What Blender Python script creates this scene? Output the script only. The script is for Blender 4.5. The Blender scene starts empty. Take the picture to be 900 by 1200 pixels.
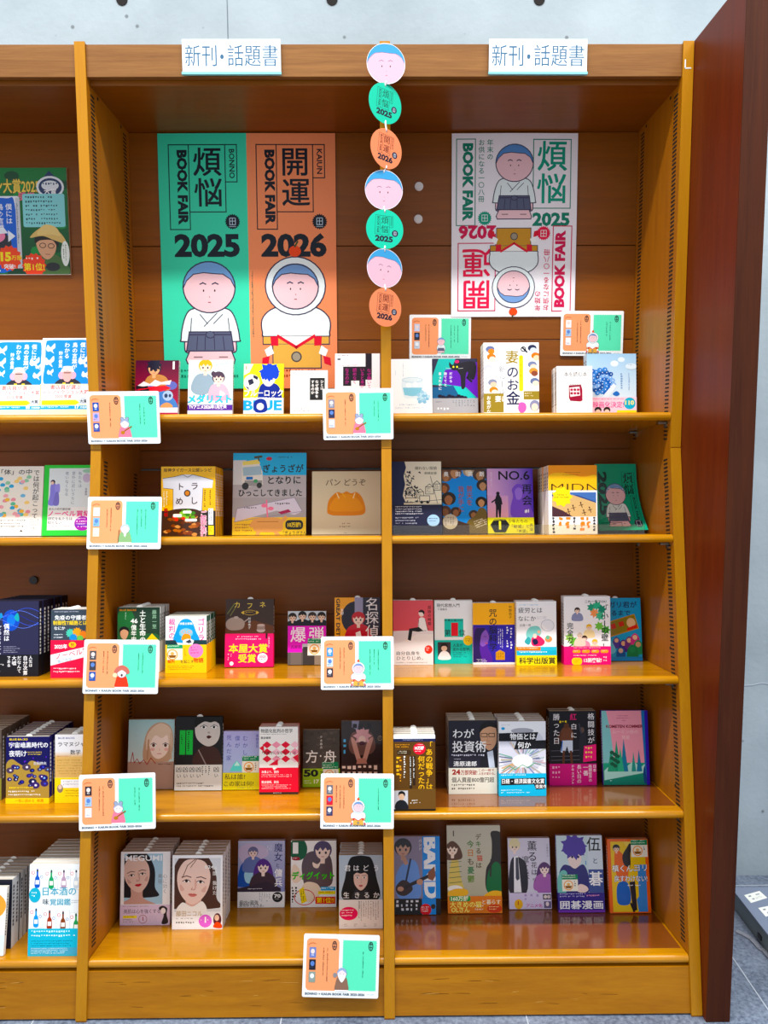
import bpy, bmesh, math, random
from mathutils import Vector, Matrix
from mathutils.geometry import tessellate_polygon

SC = bpy.context.scene
COL = SC.collection
R = math.radians
rng = random.Random(7)
FZ = 1.4171                     # camera height above the floor

# ------------------------------------------------------------------ camera
cam_d = bpy.data.cameras.new('camera')
cam_d.sensor_fit = 'HORIZONTAL'; cam_d.sensor_width = 36.0; cam_d.lens = 36.0
cam_d.clip_start = 0.05; cam_d.clip_end = 50
cam = bpy.data.objects.new('camera', cam_d); COL.objects.link(cam)
CAM_R, CAM_U, CAM_F = Vector((0.999967, -0.006934, -0.004207)), Vector((0.004869, 0.098293, 0.995146)), Vector((0.006487, 0.995133, -0.098323))
m = Matrix((CAM_R, CAM_U, -CAM_F)).transposed().to_4x4()
m.translation = Vector((0, 0, FZ)); cam.matrix_world = m
SC.camera = cam

# ------------------------------------------------------------------ light, exposure
SC.view_settings.view_transform = 'Standard'; SC.view_settings.look = 'None'
SC.view_settings.gamma = 1.0; SC.view_settings.use_curve_mapping = False
SC.view_settings.exposure = 0.35
w = bpy.data.worlds.new('shop_interior'); SC.world = w; w.use_nodes = True
bgn = w.node_tree.nodes['Background']
bgn.inputs[0].default_value = (0.88, 0.95, 1.0, 1); bgn.inputs[1].default_value = 0.76
for i, x in enumerate((-1.75, -0.55, 0.65, 1.85)):      # a row of ceiling strip lights over the aisle
    ld = bpy.data.lights.new('ceiling_strip_light', 'AREA'); ld.shape = 'RECTANGLE'
    ld.size = 0.95; ld.size_y = 0.11; ld.energy = 19; ld.spread = R(118); ld.color = (1.0, 0.985, 0.95)
    lo = bpy.data.objects.new('ceiling_strip_light', ld); COL.objects.link(lo)
    lo.location = (x, 0.85, 2.44 + FZ)
    lo.rotation_euler = (Vector((0, 1.62, 0.0)) - Vector((0, 0.85, 3.86))).to_track_quat('-Z', 'Y').to_euler()

# ------------------------------------------------------------------ colour + materials
def lin(c):
    return c / 12.92 if c <= 0.04045 else ((c + 0.055) / 1.055) ** 2.4
_hc = {}
def hx(s):
    if s not in _hc:
        t = s if len(s) == 6 else ''.join(ch * 2 for ch in s)
        _hc[s] = tuple(lin(int(t[i:i + 2], 16) / 255) for i in (0, 2, 4)) + (1.0,)
    return _hc[s]

def nodes_of(name):
    mt = bpy.data.materials.new(name); mt.use_nodes = True
    nt = mt.node_tree; return mt, nt, nt.nodes['Principled BSDF']
def N(nt, kind, **kw):
    n = nt.nodes.new(kind)
    for k, v in kw.items():
        if hasattr(n, k): setattr(n, k, v)
        else: n.inputs[k.replace('_', ' ')].default_value = v
    return n

def plain(name, c, rough=0.5, metal=0.0, noise=0.06, nscale=30, bump=0.0, coat=0.0):
    mt, nt, b = nodes_of(name); L = nt.links.new
    tc = N(nt, 'ShaderNodeTexCoord'); no = N(nt, 'ShaderNodeTexNoise', Scale=nscale, Detail=4.0)
    L(tc.outputs['Object'], no.inputs['Vector'])
    mx = N(nt, 'ShaderNodeMix', data_type='RGBA')
    col = hx(c)
    mx.inputs[6].default_value = tuple(v * (1 - noise) for v in col[:3]) + (1,)
    mx.inputs[7].default_value = tuple(min(1, v * (1 + noise)) for v in col[:3]) + (1,)
    L(no.outputs['Fac'], mx.inputs[0]); L(mx.outputs[2], b.inputs['Base Color'])
    b.inputs['Roughness'].default_value = rough; b.inputs['Metallic'].default_value = metal
    b.inputs['Coat Weight'].default_value = coat; b.inputs['Coat Roughness'].default_value = 0.12
    if bump:
        bp = N(nt, 'ShaderNodeBump', Strength=bump, Distance=0.002)
        L(no.outputs['Fac'], bp.inputs['Height']); L(bp.outputs['Normal'], b.inputs['Normal'])
    return mt

def wood(name, c1, c2, rough=0.35, sc=(1.2, 18, 18), coat=0.06, spec=0.25):
    """lacquered veneer: long streaky grain along local X of the texture space sc"""
    mt, nt, b = nodes_of(name); L = nt.links.new
    tc = N(nt, 'ShaderNodeTexCoord'); mp = N(nt, 'ShaderNodeMapping'); mp.inputs['Scale'].default_value = sc
    L(tc.outputs['Object'], mp.inputs['Vector'])
    n1 = N(nt, 'ShaderNodeTexNoise', Scale=3.0, Detail=8.0, Roughness=0.62, Distortion=0.5); L(mp.outputs[0], n1.inputs['Vector'])
    n2 = N(nt, 'ShaderNodeTexNoise', Scale=22.0, Detail=3.0); L(mp.outputs[0], n2.inputs['Vector'])
    n3 = N(nt, 'ShaderNodeTexNoise', Scale=1.7, Detail=2.0); L(tc.outputs['Object'], n3.inputs['Vector'])
    a = N(nt, 'ShaderNodeMath', operation='MULTIPLY'); a.inputs[1].default_value = 0.35; L(n2.outputs['Fac'], a.inputs[0])
    s = N(nt, 'ShaderNodeMath', operation='ADD'); L(n1.outputs['Fac'], s.inputs[0]); L(a.outputs[0], s.inputs[1])
    a3 = N(nt, 'ShaderNodeMath', operation='MULTIPLY_ADD'); a3.inputs[1].default_value = 0.35; L(n3.outputs['Fac'], a3.inputs[0]); L(s.outputs[0], a3.inputs[2])
    rp = N(nt, 'ShaderNodeValToRGB'); L(a3.outputs[0], rp.inputs['Fac'])
    e = rp.color_ramp.elements; e[0].position = 0.55; e[0].color = hx(c1); e[1].position = 1.12; e[1].color = hx(c2)
    L(rp.outputs['Color'], b.inputs['Base Color'])
    b.inputs['Roughness'].default_value = rough; b.inputs['Coat Weight'].default_value = coat
    b.inputs['Coat Roughness'].default_value = 0.18; b.inputs['Specular IOR Level'].default_value = spec
    bp = N(nt, 'ShaderNodeBump', Strength=0.06, Distance=0.001); L(n2.outputs['Fac'], bp.inputs['Height']); L(bp.outputs['Normal'], b.inputs['Normal'])
    return mt

def printed(name, rough, coat):
    """printed paper: ink colours come with the shapes, a fine fibre noise lies over them"""
    mt, nt, b = nodes_of(name); L = nt.links.new
    at = N(nt, 'ShaderNodeAttribute', attribute_name='ink')
    tc = N(nt, 'ShaderNodeTexCoord'); no = N(nt, 'ShaderNodeTexNoise', Scale=260.0, Detail=2.0); L(tc.outputs['Object'], no.inputs['Vector'])
    mr = N(nt, 'ShaderNodeMapRange'); mr.inputs['To Min'].default_value = 0.96; mr.inputs['To Max'].default_value = 1.03
    L(no.outputs['Fac'], mr.inputs['Value'])
    mx = N(nt, 'ShaderNodeMix', data_type='RGBA', blend_type='MULTIPLY'); mx.inputs[0].default_value = 1.0
    gm = N(nt, 'ShaderNodeHueSaturation'); gm.inputs['Saturation'].default_value = 1.12; gm.inputs['Value'].default_value = 1.1; L(at.outputs['Color'], gm.inputs['Color']); L(gm.outputs[0], mx.inputs[6]); L(mr.outputs[0], mx.inputs[7]); L(mx.outputs[2], b.inputs['Base Color'])
    b.inputs['Roughness'].default_value = rough; b.inputs['Coat Weight'].default_value = coat; b.inputs['Coat Roughness'].default_value = 0.08
    b.inputs['Specular IOR Level'].default_value = 0.22
    return mt

M = {}
M['case'] = wood('orange_brown_veneer', '9c5a06', 'b06a06', 0.38, (14, 14, 1.0))
M['back'] = wood('brown_back_veneer', '7a4004', '8c4c03', 0.38, (1.0, 14, 20))
M['shelf'] = wood('honey_shelf_wood', 'ae6e04', 'cc8a05', 0.22, (1.0, 9, 16), 0.35)
M['shelf'].node_tree.nodes['Principled BSDF'].inputs['Coat Roughness'].default_value = 0.09
M['edge'] = wood('yellow_edge_veneer', 'aa6e05', 'b87c07', 0.36, (16, 16, 0.8))
M['header'] = wood('oak_header_veneer', '6e4218', '8e5e2c', 0.42, (1.1, 16, 26))
M['kick'] = wood('scuffed_plinth_veneer', '945a02', 'ae7003', 0.38, (1.2, 12, 12))
M['red'] = wood('dark_red_brown_veneer', '581c06', '6c2608', 0.42, (16, 16, 0.9), 0.03, 0.15)
M['redface'] = wood('dark_walnut_edge', '321206', '48200c', 0.45, (16, 16, 0.7), 0.0, 0.15)
M['slot'] = plain('black_slot_shadow_gap', '120a06', 0.8)
M['metal'] = plain('brushed_steel', '8a8880', 0.35, 0.9)
M['cap'] = plain('white_plastic', 'e8e8ea', 0.35)
M['blackcap'] = plain('black_plastic', '151518', 0.4)
M['ink'] = printed('printed_paper', 0.45, 0.0)
M['gloss'] = printed('laminated_print', 0.22, 0.25)
M['pages'] = None

def pages_mat():
    mt, nt, b = nodes_of('page_edges'); L = nt.links.new
    tc = N(nt, 'ShaderNodeTexCoord'); mp = N(nt, 'ShaderNodeMapping'); mp.inputs['Scale'].default_value = (2, 900, 2)
    L(tc.outputs['Object'], mp.inputs['Vector'])
    no = N(nt, 'ShaderNodeTexNoise', Scale=1.0, Detail=2.0); L(mp.outputs[0], no.inputs['Vector'])
    rp = N(nt, 'ShaderNodeValToRGB'); e = rp.color_ramp.elements
    e[0].position = 0.3; e[0].color = hx('b9b2a4'); e[1].position = 0.65; e[1].color = hx('efeae0')
    L(no.outputs['Fac'], rp.inputs['Fac']); L(rp.outputs['Color'], b.inputs['Base Color']); b.inputs['Roughness'].default_value = 0.75
    return mt
M['pages'] = pages_mat()

def clear_mat(name, tint='f4f8f8', rough=0.03):
    mt, nt, b = nodes_of(name)
    b.inputs['Base Color'].default_value = hx(tint); b.inputs['Roughness'].default_value = rough
    b.inputs['Transmission Weight'].default_value = 1.0; b.inputs['IOR'].default_value = 1.46
    return mt
M['clear'] = clear_mat('clear_acrylic', 'f2ead0', 0.06)

def concrete():
    mt, nt, b = nodes_of('fair_faced_concrete'); L = nt.links.new
    tc = N(nt, 'ShaderNodeTexCoord')
    n1 = N(nt, 'ShaderNodeTexNoise', Scale=2.2, Detail=9.0, Roughness=0.6); L(tc.outputs['Object'], n1.inputs['Vector'])
    n2 = N(nt, 'ShaderNodeTexNoise', Scale=60.0, Detail=3.0); L(tc.outputs['Object'], n2.inputs['Vector'])
    vo = N(nt, 'ShaderNodeTexVoronoi', Scale=13.0); L(tc.outputs['Object'], vo.inputs['Vector'])
    rp = N(nt, 'ShaderNodeValToRGB'); e = rp.color_ramp.elements
    e[0].position = 0.3; e[0].color = hx('9caab2'); e[1].position = 0.7; e[1].color = hx('b8c6ce')
    L(n1.outputs['Fac'], rp.inputs['Fac'])
    pr = N(nt, 'ShaderNodeValToRGB'); q = pr.color_ramp.elements
    q[0].position = 0.05; q[0].color = (0.25, 0.25, 0.25, 1); q[1].position = 0.09; q[1].color = (1, 1, 1, 1)
    L(vo.outputs['Distance'], pr.inputs['Fac'])
    mx = N(nt, 'ShaderNodeMix', data_type='RGBA', blend_type='MULTIPLY'); mx.inputs[0].default_value = 0.75
    L(rp.outputs['Color'], mx.inputs[6]); L(pr.outputs['Color'], mx.inputs[7]); L(mx.outputs[2], b.inputs['Base Color'])
    b.inputs['Roughness'].default_value = 0.7
    ad = N(nt, 'ShaderNodeMath', operation='ADD'); L(n1.outputs['Fac'], ad.inputs[0]); L(n2.outputs['Fac'], ad.inputs[1])
    bp = N(nt, 'ShaderNodeBump', Strength=0.25, Distance=0.004); L(ad.outputs[0], bp.inputs['Height']); L(bp.outputs['Normal'], b.inputs['Normal'])
    return mt
M['concrete'] = concrete()

def slate():
    mt, nt, b = nodes_of('blue_grey_slate_tile'); L = nt.links.new
    tc = N(nt, 'ShaderNodeTexCoord')
    n1 = N(nt, 'ShaderNodeTexNoise', Scale=90.0, Detail=4.0, Roughness=0.7); L(tc.outputs['Object'], n1.inputs['Vector'])
    n2 = N(nt, 'ShaderNodeTexNoise', Scale=5.0, Detail=5.0); L(tc.outputs['Object'], n2.inputs['Vector'])
    mm = N(nt, 'ShaderNodeMath', operation='MULTIPLY_ADD'); mm.inputs[1].default_value = 0.5; L(n2.outputs['Fac'], mm.inputs[0]); L(n1.outputs['Fac'], mm.inputs[2])
    rp = N(nt, 'ShaderNodeValToRGB'); e = rp.color_ramp.elements
    e[0].position = 0.55; e[0].color = hx('4a5468'); e[1].position = 0.95; e[1].color = hx('8a96aa')
    L(mm.outputs[0], rp.inputs['Fac']); L(rp.outputs['Color'], b.inputs['Base Color']); b.inputs['Roughness'].default_value = 0.5
    bp = N(nt, 'ShaderNodeBump', Strength=0.15, Distance=0.002); L(n1.outputs['Fac'], bp.inputs['Height']); L(bp.outputs['Normal'], b.inputs['Normal'])
    return mt
M['slate'] = slate()
M['grout'] = plain('pale_grout', 'b4bcc8', 0.8)

# ------------------------------------------------------------------ object helpers
def empty(name, loc=(0, 0, 0), rot=(0, 0, 0)):
    o = bpy.data.objects.new(name, None); COL.objects.link(o); o.location = loc; o.rotation_euler = rot
    o.empty_display_size = 0.05; return o
def tag(o, label=None, cat=None, group=None, kind=None):
    for k, v in (('label', label), ('category', cat), ('group', group), ('kind', kind)):
        if v: o[k] = v
    return o

class MB:
    """collects shapes (with an ink colour each) and links them as ONE mesh object"""
    def __init__(self): self.v = []; self.f = []; self.c = []; self.s = []
    def add(self, vs, fs, col='fff', smooth=False):
        b = len(self.v); self.v += [tuple(p) for p in vs]
        c = hx(col) if isinstance(col, str) else col
        for f in fs: self.f.append(tuple(b + i for i in f)); self.c.append(c); self.s.append(smooth)
    def box(self, x0, x1, y0, y1, z0, z1, col='fff', bev=0.0):
        if not bev:
            vs = [(x, y, z) for x in (x0, x1) for y in (y0, y1) for z in (z0, z1)]
            self.add(vs, [(0, 1, 3, 2), (4, 6, 7, 5), (0, 4, 5, 1), (2, 3, 7, 6), (0, 2, 6, 4), (1, 5, 7, 3)], col)
        else:
            bm = bmesh.new(); bmesh.ops.create_cube(bm, size=1.0)
            for p in bm.verts: p.co = Vector(((x0 + x1) / 2 + p.co.x * (x1 - x0), (y0 + y1) / 2 + p.co.y * (y1 - y0), (z0 + z1) / 2 + p.co.z * (z1 - z0)))
            bmesh.ops.bevel(bm, geom=bm.edges[:], offset=bev, segments=2, affect='EDGES', profile=0.5)
            self.bm(bm, col)
    def bm(self, bm, col='fff', smooth=False):
        bm.verts.index_update(); self.add([p.co for p in bm.verts], [tuple(q.index for q in f.verts) for f in bm.faces], col, smooth); bm.free()
    def prism(self, yz, x0, x1, col='fff', smooth=False):
        """polygon in the YZ plane swept along X"""
        n = len(yz); vs = [(x0, y, z) for y, z in yz] + [(x1, y, z) for y, z in yz]
        tri = tessellate_polygon([[Vector((y, z, 0)) for y, z in yz]])
        self.add(vs, [tuple(t) for t in tri] + [tuple(i + n for i in reversed(t)) for t in tri], col)
        b = len(self.v) - 2 * n
        for i in range(n):
            j = (i + 1) % n; self.f.append((b + i, b + j, b + n + j, b + n + i)); self.c.append(hx(col) if isinstance(col, str) else col); self.s.append(smooth)
    def tube(self, pts, r, seg=8, col='fff'):
        pts = [Vector(p) for p in pts]; rings = []
        for i, p in enumerate(pts):
            d = (pts[min(i + 1, len(pts) - 1)] - pts[max(i - 1, 0)]).normalized()
            a = d.cross(Vector((0, 0, 1)) if abs(d.z) < 0.9 else Vector((1, 0, 0))).normalized(); bb = d.cross(a)
            rings.append([p + r * (math.cos(2 * math.pi * k / seg) * a + math.sin(2 * math.pi * k / seg) * bb) for k in range(seg)])
        vs = [q for ring in rings for q in ring]; fs = []
        for i in range(len(pts) - 1):
            for k in range(seg): fs.append((i * seg + k, i * seg + (k + 1) % seg, (i + 1) * seg + (k + 1) % seg, (i + 1) * seg + k))
        fs += [tuple(reversed(range(seg))), tuple((len(pts) - 1) * seg + k for k in range(seg))]
        self.add(vs, fs, col, True)
    def disc(self, c, r, depth, axis='y', seg=20, col='fff'):
        vs = []
        for s in (0, depth):
            for k in range(seg):
                a = 2 * math.pi * k / seg; u, v = r * math.cos(a), r * math.sin(a)
                vs.append((c[0] + u, c[1] + s, c[2] + v) if axis == 'y' else (c[0] + u, c[1] + v, c[2] + s) if axis == 'z' else (c[0] + s, c[1] + u, c[2] + v))
        self.add(vs, [tuple(range(seg)), tuple(reversed(range(seg, 2 * seg)))] + [(k, (k + 1) % seg, seg + (k + 1) % seg, seg + k) for k in range(seg)], col)
    def mesh(self, name, mat):
        me = bpy.data.meshes.new(name); me.from_pydata(self.v, [], self.f); me.materials.append(mat)
        at = me.color_attributes.new('ink', 'FLOAT_COLOR', 'CORNER'); flat = []
        for f, c in zip(self.f, self.c):
            if isinstance(c, list):
                for k in c: flat.extend(k)
            else: flat.extend(c * len(f))
        at.data.foreach_set('color', flat); me.polygons.foreach_set('use_smooth', self.s); me.update(); return me
    def build(self, name, mat, parent=None, fix=True):
        me = self.mesh(name, mat)
        if fix:
            bm = bmesh.new(); bm.from_mesh(me); bmesh.ops.recalc_face_normals(bm, faces=bm.faces[:]); bm.to_mesh(me); bm.free()
        o = bpy.data.objects.new(name, me); COL.objects.link(o); o.parent = parent; return o

# ------------------------------------------------------------------ printed artwork: flat ink shapes, unit = 1/100 of the sheet's width, y down
_gl = {}
_fc = bpy.data.curves.new('type', 'FONT'); _fo = bpy.data.objects.new('type', _fc)
def glyph(s, bold, res):
    k = (s, bold, res)
    if k not in _gl:
        _fc.body = s; _fc.offset = bold; _fc.resolution_u = res
        me = bpy.data.meshes.new_from_object(_fo)
        vs = [(v.co.x, v.co.y) for v in me.vertices]; fs = [tuple(p.vertices) for p in me.polygons]
        bpy.data.meshes.remove(me)
        xs = [v[0] for v in vs] or [0]
        _gl[k] = (vs, fs, min(xs), max(xs))
    return _gl[k]

def clip(poly, x0, y0, x1, y1):
    for ax, lim, sg in ((0, x0, 1), (0, x1, -1), (1, y0, 1), (1, y1, -1)):
        out = []
        for i in range(len(poly)):
            a, b = poly[i - 1], poly[i]; da, db = sg * (a[ax] - lim), sg * (b[ax] - lim)
            if (da >= 0) != (db >= 0):
                t = da / (da - db); out.append((a[0] + t * (b[0] - a[0]), a[1] + t * (b[1] - a[1])))
            if db >= 0: out.append(b)
        poly = out
        if len(poly) < 3: return []
    return poly

class Art:
    def __init__(self, H): self.H = H; self.ops = []; self.band_y = None; self.xf = None; self.on_band = False; self.bcol = None
    def _put(self, polys, col): self.ops.append((self.on_band, polys, col, 1.0))
    def _tr(self, p):
        if self.xf:
            ox, oy, ca, sa, sc = self.xf; x, y = p
            return (ox + sc * (x * ca - y * sa), oy + sc * (x * sa + y * ca))
        return p
    def at(self, ox=None, oy=0, deg=0, sc=1.0):
        self.xf = None if ox is None else (ox, oy, math.cos(R(deg)), math.sin(R(deg)), sc)
    def band(self, y, col, tilt=0): self.band_y = y; self.on_band = True; self.bcol = col
    def p(self, pts, col):
        q = [self._tr(t) for t in pts]
        xs = [t[0] for t in q]; ys = [t[1] for t in q]
        if min(xs) < 0 or max(xs) > 100 or min(ys) < 0 or max(ys) > self.H: q = clip(q, 0, 0, 100, self.H)
        if len(q) >= 3: self._put([q], col)
    def r(self, x0, y0, x1, y1, col): self.p([(x0, y0), (x1, y0), (x1, y1), (x0, y1)], col)
    def g(self, x0, y0, x1, y1, ca, cb, side=False):
        """printed two-ink blend, top to bottom (side: left to right)"""
        q = [self._tr(t) for t in ((x0, y0), (x1, y0), (x1, y1), (x0, y1))]
        A, B = hx(ca), hx(cb); self._put([q], [A, B, B, A] if side else [A, A, B, B])
    def e(self, cx, cy, rx, ry, col, n=22): self.p([(cx + rx * math.cos(2 * math.pi * k / n), cy + ry * math.sin(2 * math.pi * k / n)) for k in range(n)], col)
    def ring(self, cx, cy, rx, ry, wd, col, n=26): self.l([(cx + rx * math.cos(2 * math.pi * k / n), cy + ry * math.sin(2 * math.pi * k / n)) for k in range(n + 1)], wd, col)
    def rr(self, x0, y0, x1, y1, rad, col):
        pts = []
        for cx, cy, a0 in ((x1 - rad, y0 + rad, -90), (x1 - rad, y1 - rad, 0), (x0 + rad, y1 - rad, 90), (x0 + rad, y0 + rad, 180)):
            pts += [(cx + rad * math.cos(R(a0 + 15 * k)), cy + rad * math.sin(R(a0 + 15 * k))) for k in range(7)]
        self.p(pts, col)
    def b(self, pts, col, sub=5):
        """closed smooth outline through the points"""
        n = len(pts); out = []
        for i in range(n):
            p0, p1, p2, p3 = pts[i - 1], pts[i], pts[(i + 1) % n], pts[(i + 2) % n]
            for k in range(sub):
                t = k / sub; out.append(tuple(0.5 * (2 * p1[j] + (p2[j] - p0[j]) * t + (2 * p0[j] - 5 * p1[j] + 4 * p2[j] - p3[j]) * t * t + (3 * p1[j] - p0[j] - 3 * p2[j] + p3[j]) * t ** 3) for j in (0, 1)))
        self.p(out, col); return out
    def l(self, pts, wd, col):
        h = wd / 2; polys = []
        for (xa, ya), (xb, yb) in zip(pts, pts[1:]):
            d = math.hypot(xb - xa, yb - ya) or 1; ux, uy = (xb - xa) / d * h, (yb - ya) / d * h
            q = [self._tr(t) for t in ((xa - ux - uy, ya - uy + ux), (xb + ux - uy, yb + uy + ux), (xb + ux + uy, yb + uy - ux), (xa - ux + uy, ya - uy - ux))]
            q = clip(q, 0, 0, 100, self.H)
            if q: polys.append(q)
        if polys: self._put(polys, col)
    def fr(self, x0, y0, x1, y1, wd, col): self.l([(x0, y0), (x1, y0), (x1, y1), (x0, y1), (x0, y0)], wd, col)
    def bl(self, pts, col, wd, lc):
        out = self.b(pts, col); self.l(out + out[:1], wd, lc)
    def _text(self, s, x, base, size, col, bold, w, sy=1.0):
        cjk = ord(s[0]) > 0x2000
        vs, fs, a, b = glyph(s, 0.0 if cjk else bold * 0.034, 3 if size > 14 else (2 if size > 4.6 or not cjk else 1))
        d = bold * 0.024
        sh = [(0, 0)] if not cjk or bold < .15 else [(-d, 0), (d, 0)] if bold < .35 else [(d * math.cos(k * math.pi / 4), d * math.sin(k * math.pi / 4)) for k in range(0 if bold > 1.5 else 1, 8, 1 if bold > 1.5 else 2)]
        k = size if w is None else w / max(1e-6, b - a)
        off = a if (w is not None) else 0.0
        for n, (dx, dy) in enumerate(sh):
            polys = []
            for f in fs:
                q = [self._tr((x + (vs[i][0] - off + dx) * k, base - (vs[i][1] + dy) * size * sy)) for i in f]
                xs = [t[0] for t in q]; ys = [t[1] for t in q]
                if min(xs) < 0 or max(xs) > 100 or min(ys) < 0 or max(ys) > self.H: q = clip(q, 0, 0, 100, self.H)
                if len(q) >= 3: polys.append(q)
            if polys: self.ops.append((self.on_band, polys, col, 0.3 if n else 1.0))
    def t(self, s, x, y, size, col, bold=0, w=None, sy=1.0):
        """horizontal line of type, y = top of the characters; w = set width"""
        lat = ord(s[0]) < 0x2000
        self._text(s, x, y + size * sy * (0.72 if lat else 0.86), size, col, bold, w, sy)
    def v(self, s, x, y, size, col, bold=0, pitch=1.03):
        """vertical column of type, x = left edge"""
        for i, ch in enumerate(s):
            if ch in 'ー―': 
                self.l([(x + size * 0.5, y + size * (i * pitch + 0.1)), (x + size * 0.5, y + size * (i * pitch + 0.9))], size * (0.09 + 0.06 * bold), col)
            elif ch != ' ':
                lat = ord(ch) < 0x2000
                self._text(ch, x + (size * 0.22 if lat else 0), y + size * (i * pitch + 0.86), size, col, bold, None)
    def fine(self, x0, y0, x1, y1, n, col, vert=False, fill=0.55, seed=1):
        """lines of print too small to read"""
        g = random.Random(seed * 31 + int(x0 * 7 + y0)); polys = []
        L = (y1 - y0) if vert else (x1 - x0); W = ((x1 - x0) if vert else (y1 - y0)) / n; ch = W * fill
        for i in range(n):
            p = 0.0; end = L * g.uniform(0.72, 1.0)
            while p + ch * 0.7 < end:
                k = ch * g.uniform(0.55, 0.95); o = i * W + g.uniform(0, ch * 0.15)
                if g.random() > 0.08:
                    h2 = ch * g.uniform(0.35, 0.9)
                    q = [(x0 + o, y0 + p), (x0 + o + h2, y0 + p), (x0 + o + h2, y0 + p + k * 0.8), (x0 + o, y0 + p + k * 0.8)] if vert else [(x0 + p, y0 + o), (x0 + p + k * 0.8, y0 + o), (x0 + p + k * 0.8, y0 + o + h2), (x0 + p, y0 + o + h2)]
                    q = clip([self._tr(t) for t in q], 0, 0, 100, self.H)
                    if q: polys.append(q)
                p += ch * 1.08
        if polys: self._put(polys, col)
    def star(self, cx, cy, ro, ri, n, col):
        self.p([((ro if k % 2 == 0 else ri) * math.cos(math.pi * k / n) + cx, (ro if k % 2 == 0 else ri) * math.sin(math.pi * k / n) + cy) for k in range(2 * n)], col)
    # write into mesh builders: P(x, y) -> 3-D point for a layer depth
    def emit(self, mb, which, place, step=1.6e-5, first=4e-5):
        k = 0
        for on, polys, col, inc in self.ops:
            if on != which: continue
            k += inc; dep = first + k * step
            for q in polys:
                vs = [place(x, y, dep) for x, y in q]
                if isinstance(col, list): mb.add(vs, [tuple(range(len(q)))], col)
                elif len(q) <= 4: mb.add(vs, [tuple(range(len(q)))], col)
                else:
                    tri = tessellate_polygon([[Vector((x, y, 0)) for x, y in q]])
                    mb.add(vs, [tuple(t) for t in tri], col)
# ------------------------------------------------------------------ drawing helpers
def fig(a, x, y, r, hair, skin='f2d2c0', cloth='446', long=0, eye='223', body=1, spike=0):
    """small printed figure: head of radius r, hair, shoulders"""
    if long: a.b([(x - 1.3 * r, y - .2 * r), (x, y - 1.3 * r), (x + 1.3 * r, y - .2 * r), (x + 1.5 * r, y + long * r), (x - 1.5 * r, y + long * r)], hair)
    if body: a.b([(x - .5 * r, y + .8 * r), (x + .5 * r, y + .8 * r), (x + 1.9 * r, y + 1.7 * r), (x + 2.2 * r, y + 3.8 * r), (x, y + 4.2 * r), (x - 2.2 * r, y + 3.8 * r), (x - 1.9 * r, y + 1.7 * r)], cloth)
    a.p([(x - .3 * r, y + .6 * r), (x + .3 * r, y + .6 * r), (x + .25 * r, y + 1.5 * r), (x - .25 * r, y + 1.5 * r)], skin)
    a.e(x, y - .12 * r, 1.12 * r, 1.08 * r, hair)
    a.b([(x - .85 * r, y - .3 * r), (x, y - .5 * r), (x + .85 * r, y - .3 * r), (x + .7 * r, y + .6 * r), (x, y + 1.02 * r), (x - .7 * r, y + .6 * r)], skin)
    if spike: a.star(x, y - .65 * r, 1.25 * r, .8 * r, 9, hair)
    else: a.p([(x - r, y - .3 * r), (x - .4 * r, y - 1.05 * r), (x + .6 * r, y - 1.05 * r), (x + r, y - .2 * r), (x + .55 * r, y - .05 * r), (x + .35 * r, y - .4 * r), (x, y), (x - .3 * r, y - .4 * r), (x - .6 * r, y)], hair)
    for s in (-1, 1): a.e(x + s * .38 * r, y + .22 * r, .13 * r, .17 * r, eye, 10)
    a.l([(x - .15 * r, y + .68 * r), (x + .15 * r, y + .68 * r)], .07 * r, 'a55')

def bigface(a, x, y, r, hair, skin, lip='c04048', shade='e0b09c', bangs=1, long=3, tilt=0, brow='533'):
    """photographic cover portrait, simplified: r = half the face width"""
    a.b([(x - 1.25 * r, y - .6 * r), (x - .5 * r, y - 1.7 * r), (x + .6 * r, y - 1.65 * r), (x + 1.3 * r, y - .5 * r), (x + 1.35 * r, y + .9 * r), (x + 1.5 * r, y + long * r), (x - 1.5 * r, y + long * r), (x - 1.35 * r, y + .9 * r)], hair)
    a.b([(x - .42 * r, y + .8 * r), (x + .42 * r, y + .8 * r), (x + .5 * r, y + 1.7 * r), (x + 1.6 * r, y + 2.3 * r), (x - 1.6 * r, y + 2.3 * r), (x - .5 * r, y + 1.7 * r)], shade)
    a.at(x, y, tilt, r)
    a.b([(-.95, -.5), (-.6, -1.15), (0, -1.3), (.6, -1.15), (.95, -.5), (.9, .3), (.55, .95), (0, 1.3), (-.55, .95), (-.9, .3)], skin)
    if bangs: a.b([(-1.05, .2), (-1.1, -.9), (-.3, -1.5), (.5, -1.45), (1.1, -.8), (1.05, .2), (.85, -.5), (.4, -.75), (-.1, -.7), (-.7, -.6)], hair)
    a.b([(.1, -.2), (.2, .2), (.12, .46), (-.12, .46), (-.02, .2)], shade); a.b([(.0, -.5), (.06, .0), (.08, .38), (-.02, .38), (-.04, 0)], skin)
    for s in (-1, 1):
        a.b([(s * .62, .3), (s * .78, .2), (s * .72, .55), (s * .5, .5)], shade)
        a.b([(s * .2, .0), (s * .4, -.09), (s * .6, -.01), (s * .4, .06)], 'f4eeec'); a.e(s * .41, -.02, .085, .085, '2a1a18', 12)
        a.l([(s * .18, .0), (s * .3, -.08), (s * .44, -.1), (s * .64, -.0)], .04, '3a2220'); a.l([(s * .17, -.25), (s * .42, -.31), (s * .7, -.22)], .05, brow)
    for s in (-1, 1): a.e(s * .07, .43, .03, .02, '7a4038', 8)
    a.b([(-.26, .73), (-.09, .66), (0, .69), (.09, .66), (.26, .73), (.1, .85), (-.1, .85)], lip); a.l([(-.24, .735), (0, .745), (.24, .735)], .02, '8a2830')
    a.at()

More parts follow.
